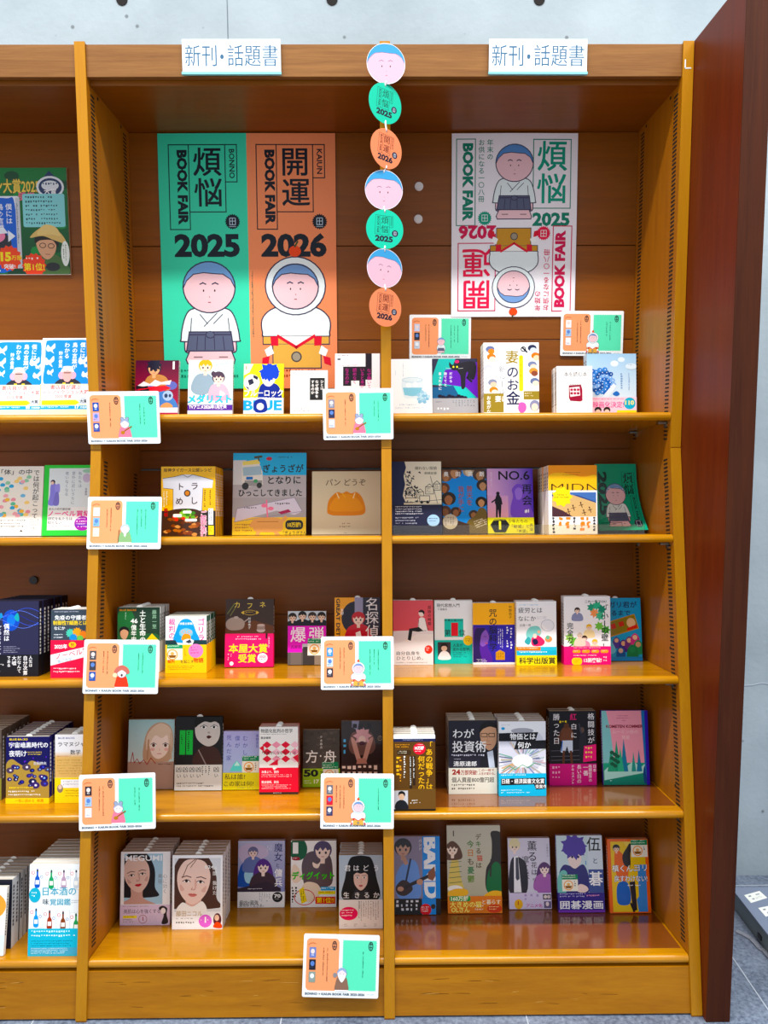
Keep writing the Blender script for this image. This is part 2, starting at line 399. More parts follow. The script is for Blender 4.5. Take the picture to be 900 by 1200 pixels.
LN = '3b3550'
def kid(a, cx, cy, r, ln=LN, cap='7fa8d8', skin='edc8cf', robe='e4f0f2', hak='5a6078', w=.048):
    """round-headed cartoon child in a white robe and grey pleated skirt-trousers"""
    a.at(cx, cy, 0, r)
    a.bl([(-.95, 1.75), (-1.02, 2.4), (-.85, 2.5), (-.7, 2.1)], skin, w, ln); a.bl([(.95, 1.75), (1.02, 2.4), (.85, 2.5), (.7, 2.1)], skin, w, ln)
    a.p([(-.8, 2.4), (.8, 2.4), (.95, 2.8), (.92, 2.95), (-.92, 2.95), (-.98, 2.8)], skin); a.l([(-.8, 2.4), (-.98, 2.8), (-.92, 2.95), (.92, 2.95), (.95, 2.8), (.8, 2.4)], w, ln)
    a.l([(-.65, 2.7), (-.35, 2.7)], w, '8a6a70'); a.l([(.35, 2.7), (.65, 2.7)], w, '8a6a70')
    body = [(-.55, .8), (.55, .8), (.95, 1.1), (1.15, 1.95), (.95, 2.1), (-.95, 2.1), (-1.15, 1.95), (-.95, 1.1)]
    a.bl(body, robe, w, ln)
    a.l([(-.72, 1.2), (-.78, 1.8)], w * .7, ln); a.l([(.72, 1.2), (.78, 1.8)], w * .7, ln); a.l([(-.38, 1.05), (-.1, 1.4)], w * .7, ln); a.l([(.28, 1.0), (-.22, 1.5)], w * .7, ln); a.l([(.5, 1.05), (.15, 1.4)], w * .7, ln)
    a.p([(-.82, 1.72), (.82, 1.72), (.92, 2.46), (-.95, 2.46)], hak); a.l([(-.82, 1.72), (.82, 1.72), (.92, 2.46), (-.95, 2.46), (-.82, 1.72)], w, ln)
    for q in (-.5, -.2, .15, .5): a.l([(q, 1.9), (q * 1.1, 2.4)], w * .7, ln)
    a.l([(-.82, 1.83), (.82, 1.83)], w, ln); a.e(0, 1.83, .17, .13, hak, 12); a.ring(0, 1.83, .17, .13, w * .7, ln, 12)
    a.e(0, 0, 1.02, .98, skin, 30)
    face(a, w, ln, cap); a.ring(0, 0, 1.02, .98, w, ln, 30); a.at()
def face(a, w, ln, cap, capline=1):
    a.b([(-1.01, .02), (-.85, -.55), (-.35, -.93), (.35, -.93), (.85, -.55), (1.01, .02), (.85, -.3), (.55, -.5), (.2, -.52), (-.2, -.56), (-.6, -.5), (-.88, -.25)], cap)
    a.l([(-1.0, .0), (-.88, -.25), (-.6, -.5), (-.2, -.56), (.2, -.52), (.55, -.5), (.85, -.3), (1.0, 0)], w * .8, ln)
    for s in (-1, 1):
        a.l([(s * .24 - .11, -.12), (s * .24, -.17), (s * .24 + .11, -.12)], w, ln); a.e(s * .22, .13, .03, .05, '222', 8)
    a.l([(0, .35), (.02, .4)], w * .5, 'a77'); a.l([(-.04, .58), (.04, .58)], w * .7, '844')
def kid2(a, cx, cy, r, deg=0, ln=LN, cap='7fa0d0', skin='edc8cf', wht='e6f0f2', w=.055, stand='e0b064'):
    """the same child as a stacked New Year rice cake on a wooden stand, an orange on top"""
    a.at(cx, cy, deg, r)
    a.bl([(-.75, .9), (.75, .9), (1.45, 1.35), (1.5, 2.0), (1.2, 2.25), (-1.2, 2.25), (-1.5, 2.0), (-1.45, 1.35)], wht, w, ln)
    a.p([(-1.48, 2.2), (1.48, 2.2), (1.48, 2.55), (-1.48, 2.55)], stand); a.l([(-1.48, 2.2), (1.48, 2.2), (1.48, 2.55), (-1.48, 2.55), (-1.48, 2.2)], w * .8, ln)
    a.p([(-1.05, 2.55), (1.1, 2.55), (1.1, 3.6), (-1.05, 3.6)], stand); a.l([(-1.05, 2.55), (-1.05, 3.6), (1.1, 3.6), (1.1, 2.55)], w * .8, ln)
    a.e(0, 3.1, .24, .24, '4a4440', 16); a.e(0, 3.1, .18, .18, '9a9080', 16)
    a.p([(-.75, 2.2), (.75, 2.2), (0, 2.65)], 'f4f4f4'); a.l([(-.8, 2.2), (0, 2.68), (.8, 2.2)], .13, 'd8283c')
    for s in (-1, 1):
        a.p([(s * .8, 2.2), (s * 1.15, 2.2), (s * 1.12, 2.6), (s * .8, 2.62)], 'd8283c'); a.p([(s * 1.12, 2.6), (s * 1.42, 2.8), (s * 1.3, 3.1), (s * 1.0, 2.95)], 'f6f6f6'); a.p([(s * 1.2, 3.05), (s * 1.52, 3.15), (s * 1.55, 3.5), (s * 1.25, 3.4)], 'd8283c')
    a.e(0, 0, 1.33, 1.26, wht, 30); a.ring(0, 0, 1.33, 1.26, w, ln, 30)
    a.at(cx, cy, deg, r)
    a.e(0, .03, 1.02, .98, skin, 30); face(a, w, ln, cap); a.ring(0, .03, 1.02, .98, w, ln, 30)
    a.e(0, -1.5, .27, .24, 'e8502c', 16); a.l([(0, -1.7), (.12, -1.9)], .07, '3a4a20'); a.at()

def fairbox(a, ink, kanji, side, yr, x=0.0, ys=1.0):
    """the ruled title block: vertical words, two brushed characters, round seal, year"""
    a.fr(x + 6, 6.2, x + 17.3, 52.5, .55, ink); a.fr(x + 17.3, 6.2, x + 37.8, 42.9, .55, ink)
    a.fr(x + 37.8, 6.2, x + 44.4, 26.5 if side == 'BONNO' else 24.3, .55, ink)
    a.at(x + 14.6, 9, 90); a.t('BOOK FAIR', 0, -1.6, 7.2, ink, 1.6, 41); a.at()
    a.at(x + 42.6, 8.6, 90); a.t(side, 0, -.6, 4.2, ink, .6, 16 if side == 'BONNO' else 13.6); a.at()
    a.t(kanji[0], x + 19.4, 7.4, 16.6, ink, .65); a.t(kanji[1], x + 19.8, 24.2, 16.6, ink, .65)
    a.star(x + 41.3, 48.3, 4.4, 3.7, 20, ink); a.fr(x + 39.7, 46.3, x + 42.9, 50, .4, 'bcd'); a.l([(x + 41.2, 46.3), (x + 41.2, 50)], .35, 'bcd'); a.l([(x + 39.7, 48), (x + 42.9, 48)], .35, 'bcd'); a.l([(x + 39.5, 51), (x + 43.1, 51)], .3, 'bcd')
    a.t(yr, x + 7.9, 55.2, 16.3, ink, 1.35, 37.2)

SEAL = lambda a, x, y, r: (a.e(x, y, r, r, 'f0a040'), a.e(x, y, r * .82, r * .82, 'fbf4e0'), a.p([(x - r * .75, y + r * .1), (x + r * .75, y + r * .1), (x + r * .5, y + r * .6), (x - r * .5, y + r * .6)], '8a5a20'), a.e(x, y - r * .2, r * .35, r * .3, 'e8b878'))
def prizetag(a, x, y, w):      # green topped sticker with a round emblem
    a.r(x, y, x + w, y + w * .3, '1f8a5a'); a.fine(x + 1, y + .6, x + w - 1, y + w * .28, 2, 'e8f4ec'); a.r(x, y + w * .3, x + w, y + w, 'f4f0e4'); SEAL(a, x + w * .4, y + w * .65, w * .3); a.fine(x + w * .76, y + w * .4, x + w * .96, y + w * .9, 1, '777', True)

# ------------------------------------------------------------------ the covers
ART = {}
def cover(H, base):
    def deco(fn):
        def make(*k):
            a = Art(H); a.base = base; fn(a, *k); return a
        ART[fn.__name__] = make; return make
    return deco

@cover(168, 'f4f4f6')
def birds(a, n='17'):
    a.b([(7, 12), (14, 4.5), (50, 4), (88, 4), (97, 12), (97, 60), (97, 96), (50, 97), (7, 96), (7, 50)], '1e8fe8')
    for s, x, y in (('僕には', 77, 9), ('鳥の言葉が', 61, 9), ('わかる', 45, 9), ('鈴木俊貴', 34, 27)): a.v(s, x, y, 11 if x != 34 else 8.5, 'fafcff', .7)
    for x, y, q in ((17, 20, 1), (15, 47, 1.1), (84, 46, 1.1), (90, 74, .9), (18, 70, .7), (92, 56, .6)):
        a.b([(x - 9 * q, y + 3 * q), (x - 6 * q, y - 6 * q), (x, y - 1), (x + 8 * q, y - 9 * q), (x + 9 * q, y), (x + 4 * q, y + 5 * q), (x + 7 * q, y + 12 * q), (x, y + 7 * q), (x - 5 * q, y + 8 * q)], 'e6eef6')
    a.b([(30, 96), (40, 84), (53, 82), (68, 84), (80, 97)], '2c2c38'); a.e(42, 77, 7, 8, 'f0b4c8'); a.e(64, 77, 7, 8, 'f0b4c8'); a.b([(44, 70), (53, 66), (62, 70), (60, 86), (53, 91), (46, 86)], 'f2b6b4'); a.b([(40, 70), (44, 62), (53, 59), (62, 62), (66, 70), (53, 67)], 'f4f4f4'); a.e(53, 60, 10, 2, 'fafafa'); a.l([(47, 72), (59, 72)], 2, '444'); a.r(44, 92, 50, 96, 'f4d020'); a.r(60, 92, 66, 96, 'f4d020')
    a.band(95, 'f6eec8'); a.r(2, 98, 98, 127, 'eef2f8')
    a.t('書店員が選ぶ', 20, 97, 9.6, 'e8524a', .5, 62); a.t('ノンフィクション大賞', 5, 107, 9.4, 'e8524a', .4, 92); a.t('2025 受賞', 30, 118, 8, 'e0706a', .4)
    a.p([(4, 129), (72, 128), (80, 133), (72, 138), (4, 138)], 'f8dc1c'); a.e(88, 130, 9, 8, 'c8d4e0'); a.t('大賞', 81, 127, 7, '223', 1)
    a.r(0, 139.5, 100, 147, '24a8dc'); a.fine(3, 141, 68, 146, 1, 'e4f4fa'); a.t(n, 70, 138.6, 9, 'fff', 1.2); a.t('万部突破', 82, 141, 4.4, 'fff', .6)

@cover(147, '5a1230')
def red_comic(a):
    a.g(0, 0, 100, 147, '4a1030', 'b81440'); a.t('1', 82, 3, 24, 'f6eef0', 1.4)
    a.b([(22, 52), (30, 38), (48, 33), (68, 38), (78, 52), (82, 70), (20, 70)], 'c08a58'); fig(a, 43, 20, 15, '1c1c30', 'e8b088', 'b87a48', body=0, spike=1)
    a.b([(30, 62), (60, 68), (94, 96), (100, 130), (70, 120), (40, 110)], '5a86c8'); a.e(84, 60, 13, 10, '6a70b8'); a.e(76, 84, 12, 12, 'aac4e8'); a.e(72, 84, 4, 5, '346'); a.e(81, 84, 3, 4, '346')
    a.p([(8, 64), (70, 60), (84, 66), (62, 74), (6, 78)], 'd82030'); a.l([(6, 64), (26, 62)], 8, '18121c'); a.l([(8, 74), (30, 70)], 5, '18121c')
    a.p([(6, 60), (20, 50), (34, 56), (46, 46), (60, 52), (84, 47), (80, 58), (60, 57), (50, 62), (34, 60), (18, 62)], 'efe2e8'); a.b([(60, 108), (74, 100), (88, 108), (80, 118), (64, 118)], 'd8a070'); a.r(0, 112, 100, 124, 'e8e0e6'); a.r(0, 124, 100, 147, 'b01848')

@cover(143, 'dcf2f2')
def skate_comic(a):
    a.g(0, 0, 100, 80, 'd2efee', 'f2f8fa')
    for x0, y0, x1, y1 in ((10, 30, 30, 60), (60, 12, 96, 6), (4, 78, 40, 68)): a.l([(x0, y0), (x1, y1)], 1.5, 'aee4e0')
    a.b([(14, 40), (28, 31), (48, 34), (58, 52), (48, 76), (20, 80), (6, 66)], '8fa4b4'); fig(a, 38, 15, 14, 'e0b040', 'f6d4c4', '9ab', body=0)
    a.b([(48, 68), (58, 56), (80, 56), (92, 74), (90, 92), (48, 92)], 'f0b4c6'); fig(a, 68, 42, 13, '4a3a4a', 'f4d4c8', 'eab', body=0); a.e(56, 32, 5, 6, '4a3a4a'); a.p([(72, 70), (84, 78), (70, 90)], 'f6f4f8')
    a.t('メダリスト', 1, 80, 20.5, '7030a0', 2.6, 96); a.t('メダリスト', 1, 80, 20.5, '3cd8e0', 1.0, 96)
    a.r(0, 103, 100, 116, '5a3a96'); a.t('TVアニメ2026年1月放送', 3, 104.5, 10, 'f6f2fa', .8, 84); a.r(0, 116, 100, 143, 'e8e4f2')

@cover(150, 'ece628')
def blue_comic(a):
    a.p([(0, 0), (24, 0), (14, 22), (0, 30)], 'f6f4d0'); a.p([(70, 0), (100, 0), (100, 30), (86, 22)], 'e6e020')
    a.b([(40, 60), (58, 48), (84, 54), (94, 76), (92, 102), (40, 102)], '28348c'); a.b([(44, 34), (56, 28), (74, 30), (78, 44), (66, 58), (52, 54)], 'd6d4f0')
    a.star(64, 20, 27, 18, 8, '2a48c4'); a.b([(42, 24), (58, 4), (82, 6), (88, 28), (80, 40), (70, 30), (56, 34), (48, 40)], '2a48c4')
    a.e(55, 38, 3, 4, '2a48c4'); a.e(70, 38, 3, 4, '2a48c4'); a.l([(58, 50), (66, 50)], 1.2, '99b')
    a.e(20, 48, 20, 21, 'f4f4f8'); a.p([(10, 42), (22, 38), (26, 50), (14, 56)], '26283c'); a.p([(24, 28), (36, 34), (34, 42), (24, 36)], '26283c'); a.p([(4, 58), (12, 60), (14, 68)], '26283c'); a.t('1', 3, 5, 13, '223', .6)
    a.r(0, 88, 100, 150, 'e8ecf6'); a.t('ブルーロック', 2, 66, 19, '1c2a70', 2.4, 96); a.t('ブルーロック', 2, 66, 19, 'fbfbff', .8, 96); a.fine(16, 86, 90, 91, 1, 'eef')
    a.t('BLUE', 0, 94, 34, '1f9fe4', 1.2, 96); a.b([(26, 100), (40, 90), (56, 96), (58, 122), (30, 124)], '27358e'); a.e(42, 110, 9, 9, 'f4eef8')

@cover(142, 'f2f2f2')
def white_pocket(a):
    a.t('A・アインシュタイン', 6, 5, 8, '999', .2, 74); a.t('S・フロイト', 6, 23, 8, '999', .2, 36); a.fine(6, 40, 36, 50, 2, 'b4b4b4')
    a.r(52, 21, 92, 82, '17171a'); a.v('ひとは', 80, 27, 9, 'fff', .5); a.v('なぜ戦争を', 66, 27, 9.5, 'fff', .8, 1.05); a.v('するのか', 55, 27, 9.5, 'fff', .8, 1.05); a.fine(8, 104, 60, 116, 2, '888')

@cover(155, 'f0f0f4')
def black_blocks(a):
    a.fine(4, 3, 30, 7, 1, '667'); a.e(9, 13, 4, 2, '445'); a.fine(6, 26, 60, 30, 1, '99a')
    a.p([(68, 0), (82, 0), (82, 60), (68, 60), (68, 74), (54, 74), (54, 62), (36, 62), (36, 74), (18, 74), (18, 30), (68, 30)], '1c1420')
    for s, x, y in (('なぜ働いて', 71, 34), ('いると本が', 56, 33), ('読めなく', 39, 33), ('なるのか', 22, 33)): a.v(s, x, y, 9.6, 'c03890', .2, .95)

@cover(152, 'f4f8fa')
def iced_glass(a):
    a.b([(28, 52), (52, 46), (78, 52), (74, 92), (52, 96), (32, 92)], 'dcecf2'); a.p([(30, 70), (76, 70), (72, 88), (52, 91), (34, 88)], '8cc8dc'); a.ring(53, 51, 24, 6, 1.2, 'b4d4e2'); a.e(44, 64, 7, 6, 'eef6fa'); a.e(60, 62, 7, 6, 'e6f2f8')
    for k in range(16): a.e(78 + 15 * math.cos(k * 2.4) * (k / 16) ** .5, 94 + 14 * math.sin(k * 2.4) * (k / 16) ** .5, 4.6, 4.2, ('a4cfe6', 'bfe0ee', '8fc2de')[k % 3], 8)
    a.fine(30, 10, 35, 50, 1, 'b8c4cc', True); a.fine(12, 28, 16, 44, 1, 'c0ccd2', True); a.fine(22, 110, 76, 116, 1, 'a8c0d0'); a.fine(12, 118, 88, 123, 1, 'a8c0d0')

@cover(143, '2a2a44')
def black_cat(a):
    a.p([(14, 0), (52, 0), (40, 30), (100, 70), (100, 92), (60, 64), (0, 60), (0, 40)], '12b4ac'); a.p([(28, 26), (60, 20), (100, 8), (100, 92), (74, 66), (20, 58)], '6a38b4'); a.p([(0, 66), (46, 62), (62, 91), (0, 91)], '1c5a8a'); a.p([(46, 62), (70, 66), (96, 91), (62, 91)], '14c4bc')
    a.b([(52, 20), (70, 8), (94, 8), (98, 26), (92, 48), (82, 44), (78, 30), (74, 40), (72, 66), (64, 68), (62, 40)], '181420'); a.b([(38, 8), (44, 14), (54, 12), (60, 4), (63, 16), (56, 26), (44, 26), (38, 18)], '181420'); a.l([(88, 20), (78, 44), (86, 52)], 5, '181420')
    a.e(55, 7, 5, 3.4, 'f04878'); a.e(47, 19, 2.2, 2.4, 'e8e020', 8); a.e(55, 19, 2.2, 2.4, 'e8e020', 8); a.l([(42, 23), (30, 22)], .6, 'ddd'); a.l([(58, 23), (68, 22)], .6, 'ddd')
    a.v('だから', 37, 31, 7.4, 'f4f4f8', .7, 1.15); a.v('捨ててと', 25, 31, 7.4, 'f4f4f8', .7, 1.15); a.v('言ったのに', 13, 31, 7.4, 'f4f4f8', .7, 1.15)
    for k in range(9): a.e(16 + 7 * k, 86 + (k % 3) * 2, 5, 4, '141028', 10)
    a.band(91, 'a8aab0'); a.fine(44, 95, 96, 112, 8, '777b84', True); a.fine(6, 98, 22, 102, 1, '667'); a.fine(10, 112, 52, 120, 1, 'f4f4f4', fill=.8)

@cover(139, 'f6f6f4')
def wife_money(a):
    for x, y, c, d in ((12, 12, '6a78a0', 'f08a40'), (14, 26, 'f0803c', 'f4d8c8'), (88, 10, '28304c', 'c8d0dc'), (94, 24, 'f08040', 'f0d0b0'), (88, 40, '7a86a8', 'f4d4c4'), (90, 52, 'f0a060', '8a5040'), (92, 70, '6a7aa0', 'f6dcc8'), (16, 72, '8a90a8', 'f0c8b0'), (18, 86, 'f08a44', 'f6e0d0'), (8, 46, 'c8ccd4', 'e4e6ea')):
        a.e(x, y, 8, 6, c); a.e(x + 2, y + 4, 6, 5, d)
    a.l([(71, 10), (78, 17)], 3, '223'); a.ring(72, 12, 4, 4, 1.6, '223')
    a.t('妻', 39, 14, 25, '9c8436', .6); a.t('の', 41, 42, 23, '1e2550', .6); a.t('お', 41, 65, 23, '1e2550', .6); a.t('金', 40, 88, 26, '1e2550', .8)
    a.v('新ルール', 27, 42, 13, '8c9098', .1, 1.02); a.rr(64, 23, 71.5, 88, 3, 'f4dc20'); a.fine(66.3, 26, 69.5, 84, 1, '8a7a10', True)
    a.r(0, 92, 36, 126, '95833a'); a.t('妻は', 20, 96, 12, 'fff', .5); a.v('お金がない', 5, 96, 8, 'fff', .5); a.r(72, 88, 100, 103, '95833a'); a.fine(74, 91, 97, 100, 2, 'f2ecd0'); a.b([(64, 110), (70, 108), (76, 112), (76, 122), (68, 128), (62, 120)], 'f078c0'); a.e(92, 114, 9, 10, '8a90b0'); a.e(92, 117, 6, 7, 'f6dccc')

@cover(148, 'f6f6f6')
def reading_book(a):
    a.t('本を読む本', 21, 16, 13.4, '222', .1, 64); a.fine(34, 36, 72, 42, 2, 'aaa')
    a.p([(34, 54), (68, 52), (72, 66), (72, 96), (66, 99), (38, 97), (34, 88)], '98203c'); a.p([(36, 60), (64, 57), (66, 82), (38, 86)], 'ecdfe2')
    for k in range(7): a.l([(36 + 5 * k, 57), (39 + 5 * k, 50)], 1.2, '5a1020')
    for k in range(6): a.e(42 + (k % 3) * 9, 66 + (k // 3) * 10, 4, 3.6, ('b8405a', '98203c')[k % 2], 10)

@cover(137, 'bfdcf0')
def hydrangea(a):
    a.g(0, 0, 100, 88, 'a6cbe8', 'd4e8f6'); a.e(56, 20, 8, 6, 'e4f0f8'); a.e(70, 12, 7, 5, 'dceaf6')
    for k in range(46):
        q = (k / 46) ** .5; x, y = 26 + 30 * q * math.cos(k * 2.4), 56 + 26 * q * math.sin(k * 2.4)
        a.e(x, y, 5.4, 4.6, ('5a8fd8', '3c6cc0', '8ab4ea', '2f56a0')[k % 4], 8); a.e(x + 1, y, 1.2, 1.2, 'e6eefc', 6)
    a.p([(30, 88), (54, 60), (60, 66), (44, 88)], 'e0eef8'); a.b([(52, 82), (60, 76), (66, 82), (60, 86)], '4a78c4'); a.e(90, 26, 12, 6, 'd8e8f4'); a.fine(84, 22, 97, 25, 1, '6a88b0')
    a.fine(68, 40, 76, 84, 1, '7a9cc8', True); a.fine(84, 40, 90, 84, 1, '8aa8d0', True)
    a.band(88, 'f8d4e4'); a.fine(8, 91, 78, 95, 1, 'e83c88'); a.t('映画化決定!', 12, 97, 13.5, 'ee5aa0', .5, 62); a.e(22, 114, 7, 6, '221a1c'); a.e(22, 118, 5, 5, 'f4d4c4'); a.e(40, 114, 7, 6, '2a1c18'); a.e(40, 118, 5, 5, 'f4d4c4'); a.e(86, 101, 12, 12, '16b0d8'); a.t('110', 77, 95, 12, 'f4f08c', 1, 18); a.r(60, 115, 100, 137, 'f4e020')

@cover(143, 'efede6')
def immune_white(a):
    cs = ['f4c46a', '6cc4a4', '84c0e8', 'f0b4c0', 'f6d890', '9ad0b0', '5ab0e0', 'e8a0b0']
    g = random.Random(5)
    for k in range(44): a.b([(x0 + q[0], y0 + q[1]) for x0, y0 in [(g.uniform(3, 72), g.uniform(20, 104))] for q in ((-5, 1), (-1, -3.4), (5, -1.5), (4, 3), (-2, 3.6))], cs[k % 8])
    a.t('「体」の中', 14, 6, 12, '3a4048', .4, 62); a.v('では何が起こって', 79, 7, 13, '3a4048', .3, .98)
    a.band(107, 'f4f3ee'); a.fine(4, 110, 70, 128, 3, '444a50', seed=3); a.fine(76, 109, 96, 132, 5, '888', True); a.p([(57, 134), (60, 130), (63, 135)], '222')

@cover(141, '58d862')
def green_aging(a):
    a.r(10, 6.5, 96, 130, 'e6f2f8'); a.v('私たちは', 68, 13, 7.6, '7c8c9c', 0, 1.1); a.v('意外に近いうちに', 55, 13, 7.6, '7c8c9c', 0, 1.1); a.v('老いなくなる', 42, 13, 7.6, '7c8c9c', 0, 1.1)
    a.b([(14, 40), (22, 37), (26, 48), (25, 78), (10, 79), (13, 60)], '9a98ee'); a.b([(22, 42), (31, 38), (32, 54), (24, 54)], 'a8a4f4'); a.b([(24, 56), (30, 56), (31, 79), (20, 79)], '8a86d8'); a.e(18, 34, 4.5, 4.5, '3a3048'); a.e(17, 36, 3, 3.4, 'f2d4c8'); a.e(85, 26, 8, 9, 'd0c4e0'); a.e(88, 12, 12, 4, 'a8d8c0'); a.v('吉森保', 82, 46, 5, '556')
    a.band(84, 'f2f6fa'); a.r(0, 84, 10, 141, '58d862'); a.r(96, 84, 100, 141, '58d862'); a.r(0, 130, 100, 141, '58d862'); a.t('老化の研究最前線!', 12, 85.5, 5.4, '3a4450', .4); a.t('ノーベル賞級', 11, 91, 12.6, 'ee2f9a', .9, 84); a.t('研究を私たちは', 11, 104, 7, '333a44', .3); a.t('知らない', 11, 112, 7, '333a44', .3); a.fine(11, 121, 64, 127, 2, '8a949e')
    a.e(80, 117, 16, 14.5, 'b048c0'); a.g(66, 112, 94, 122, 'c050b8', '7a58d0'); a.fine(68, 106, 92, 127, 4, 'fbeaff')

@cover(129, 'e8ac10')
def tiger_recipe(a):
    a.t('阪神タイガース公認レシピ', 5, 3, 7.4, '2a1a08', .9, 88)
    a.p([(24, 19), (40, 15), (58, 15), (74, 19), (96, 25), (94, 40), (77, 40), (75, 82), (22, 82), (22, 42), (4, 40), (3, 22)], 'd2d0d6'); a.l([(3, 22), (24, 19), (40, 15), (49, 20), (58, 15), (74, 19), (96, 25)], .9, '2a2018'); a.l([(22, 42), (22, 82)], .8, '2a2018'); a.l([(75, 82), (77, 40)], .8, '2a2018'); a.l([(4, 40), (22, 42)], .8, '2a2018')
    a.t('ト', 28, 30, 15, '3c1c10', .7); a.t('ラ', 54, 29, 15, '3c1c10', .7); a.t('め', 26, 57, 15, '3c1c10', .7); a.t('し', 53, 56, 15, '3c1c10', .7); a.e(48, 49.5, 6, 6.4, '241410'); a.e(48, 49.5, 4, 4.4, 'c87828'); a.fine(89, 44, 95, 76, 1, '4a2c0c', True); a.fine(79, 44, 85, 76, 1, '4a2c0c', True); a.fine(4, 46, 14, 76, 2, 'f8f0d0', True)
    a.r(0, 82, 100, 129, '2a201c'); a.b([(10, 84), (40, 78), (70, 82), (76, 104), (70, 129), (8, 129), (2, 104)], '3c2418')
    g = random.Random(3)
    for k in range(40):
        x, y = g.uniform(8, 70), g.uniform(90, 127); a.b([(x - 5, y), (x, y - 3), (x + 5, y - .5), (x + 1, y + 3)], ('7a3a1c', 'a8602c', '5a2814', 'c89058', '8a4824')[k % 5])
    for k in range(12): x, y = g.uniform(32, 62), g.uniform(82, 94); a.e(x, y, 4.5, 3.4, ('5a9a30', '84b848', '3c7a24')[k % 3], 9)
    for k in range(6): a.e(30 + g.uniform(-12, 12), 96 + g.uniform(-6, 6), 3.4, 3, 'd83020', 8)
    a.rr(22, 88, 38, 94, 2, 'f6f0e0'); a.rr(40, 82, 56, 87, 2, 'f6f0e0'); a.rr(44, 97, 66, 102, 2, 'f6f0e0'); a.v('鉄板', 5, 77, 8, 'b01c1c', 1)
    a.v('ご飯が進む', 72, 82, 12, 'fff', 2.4, .82); a.v('ご飯が進む', 72, 82, 12, 'e62c80', .8, .82); a.r(87, 78, 96, 108, 'dfe6f2'); a.fine(88, 80, 95, 106, 2, '446', True); a.r(87, 110, 97, 127, 'f6d428'); a.fine(89, 112, 95, 125, 2, '642', True)

@cover(113, 'b6b2b8')
def dumpling_move(a):
    a.r(0, 0, 100, 31, '46b6ea'); a.p([(0, 62), (100, 62), (100, 89), (0, 89)], 'aaa6ac'); a.r(0, 89, 100, 113, 'f4cc14')
    a.r(0, 10, 18, 44, 'd6d8dc'); a.p([(12, 14), (34, 11), (40, 26), (41, 44), (16, 48), (12, 40)], 'e8e6e0'); a.p([(13, 20), (38, 18), (39, 30), (14, 32)], 'a8c4d4'); a.p([(13, 12), (34, 9), (37, 15), (13, 17)], 'f0e080'); a.r(16, 38, 40, 46, '9a9a9c'); a.e(17, 46, 4.6, 5, '2a2a2c'); a.e(36, 45, 3.6, 4, '2a2a2c'); a.r(18, 33, 27, 37, '3a78c8'); a.e(31, 39, 3, 2.5, '50a070')
    a.l([(30, 6), (38, 5)], 3, '443'); a.l([(34, 5), (35, 10)], 2, '443'); a.e(49, 8, 4, 2.6, 'c04050'); a.fine(62, 5, 88, 9, 1, '245')
    a.t('ぎょうざが', 41, 16, 12, '161616', 1, 55); a.t('となりに', 48, 32, 12, '161616', 1, 44); a.t('ひっこしてきました', 8, 50, 11, '161616', 1, 86)
    a.p([(6, 77), (84, 62), (95, 81), (84, 86), (60, 80), (3, 95)], 'd8d4e8'); a.l([(6, 77), (84, 62), (95, 81), (3, 95), (6, 77)], .7, '8a86a0'); a.fine(16, 75, 40, 80, 1, '333'); a.fine(58, 69, 82, 74, 1, '333'); a.l([(46, 66), (48, 92)], 2, 'f08aa8'); a.e(43, 73, 4, 2.6, 'f08aa8'); a.e(52, 77, 4, 2.6, 'f08aa8'); a.p([(62, 82), (76, 78), (80, 82), (66, 85)], 'a82858')
    a.b([(30, 92), (48, 89), (66, 92), (68, 106), (60, 109), (38, 109), (29, 106)], 'e8b070'); a.l([(36, 108), (34, 113)], 5, 'e8b070'); a.l([(58, 108), (62, 113)], 5, 'e8b070'); a.l([(30, 94), (26, 100)], 5, 'e8b070'); a.l([(68, 94), (72, 90)], 5, 'e8b070'); a.l([(34, 95), (62, 95)], .8, 'a06a30')
    a.rr(72, 93, 96, 106, 5, '1c1a18'); a.t('10万部!', 75, 97, 7, 'f4dc30', 1, 18); a.fine(4, 98, 28, 110, 3, 'a05a10'); a.t('「ぎょうざさん」', 66, 108, 5, '221', .5)

@cover(94, 'd9cfb4')
def bread_please(a):
    a.t('パン どうぞ', 20, 11, 11.5, '4a3420', .2, 58); a.b([(22, 60), (24, 44), (32, 34), (38, 31), (44, 33), (50, 30), (57, 33), (64, 31), (72, 38), (77, 52), (76, 63), (64, 66), (34, 66), (25, 64)], 'e08a1c'); a.b([(26, 58), (30, 44), (40, 36), (50, 34), (60, 37), (70, 46), (73, 58), (50, 60)], 'eb9c2c'); a.l([(36, 33), (39, 40)], 1.6, 'f6dca8'); a.l([(44, 33), (48, 39)], 1.4, 'f0b858'); a.l([(62, 33), (60, 40)], 1.6, 'f6dca8')
    a.fine(44, 77, 58, 81, 1, '6a5440'); a.fine(40, 81.5, 60, 85, 1, '6a5440'); a.fine(46, 91, 52, 93, 1, '7a6450')

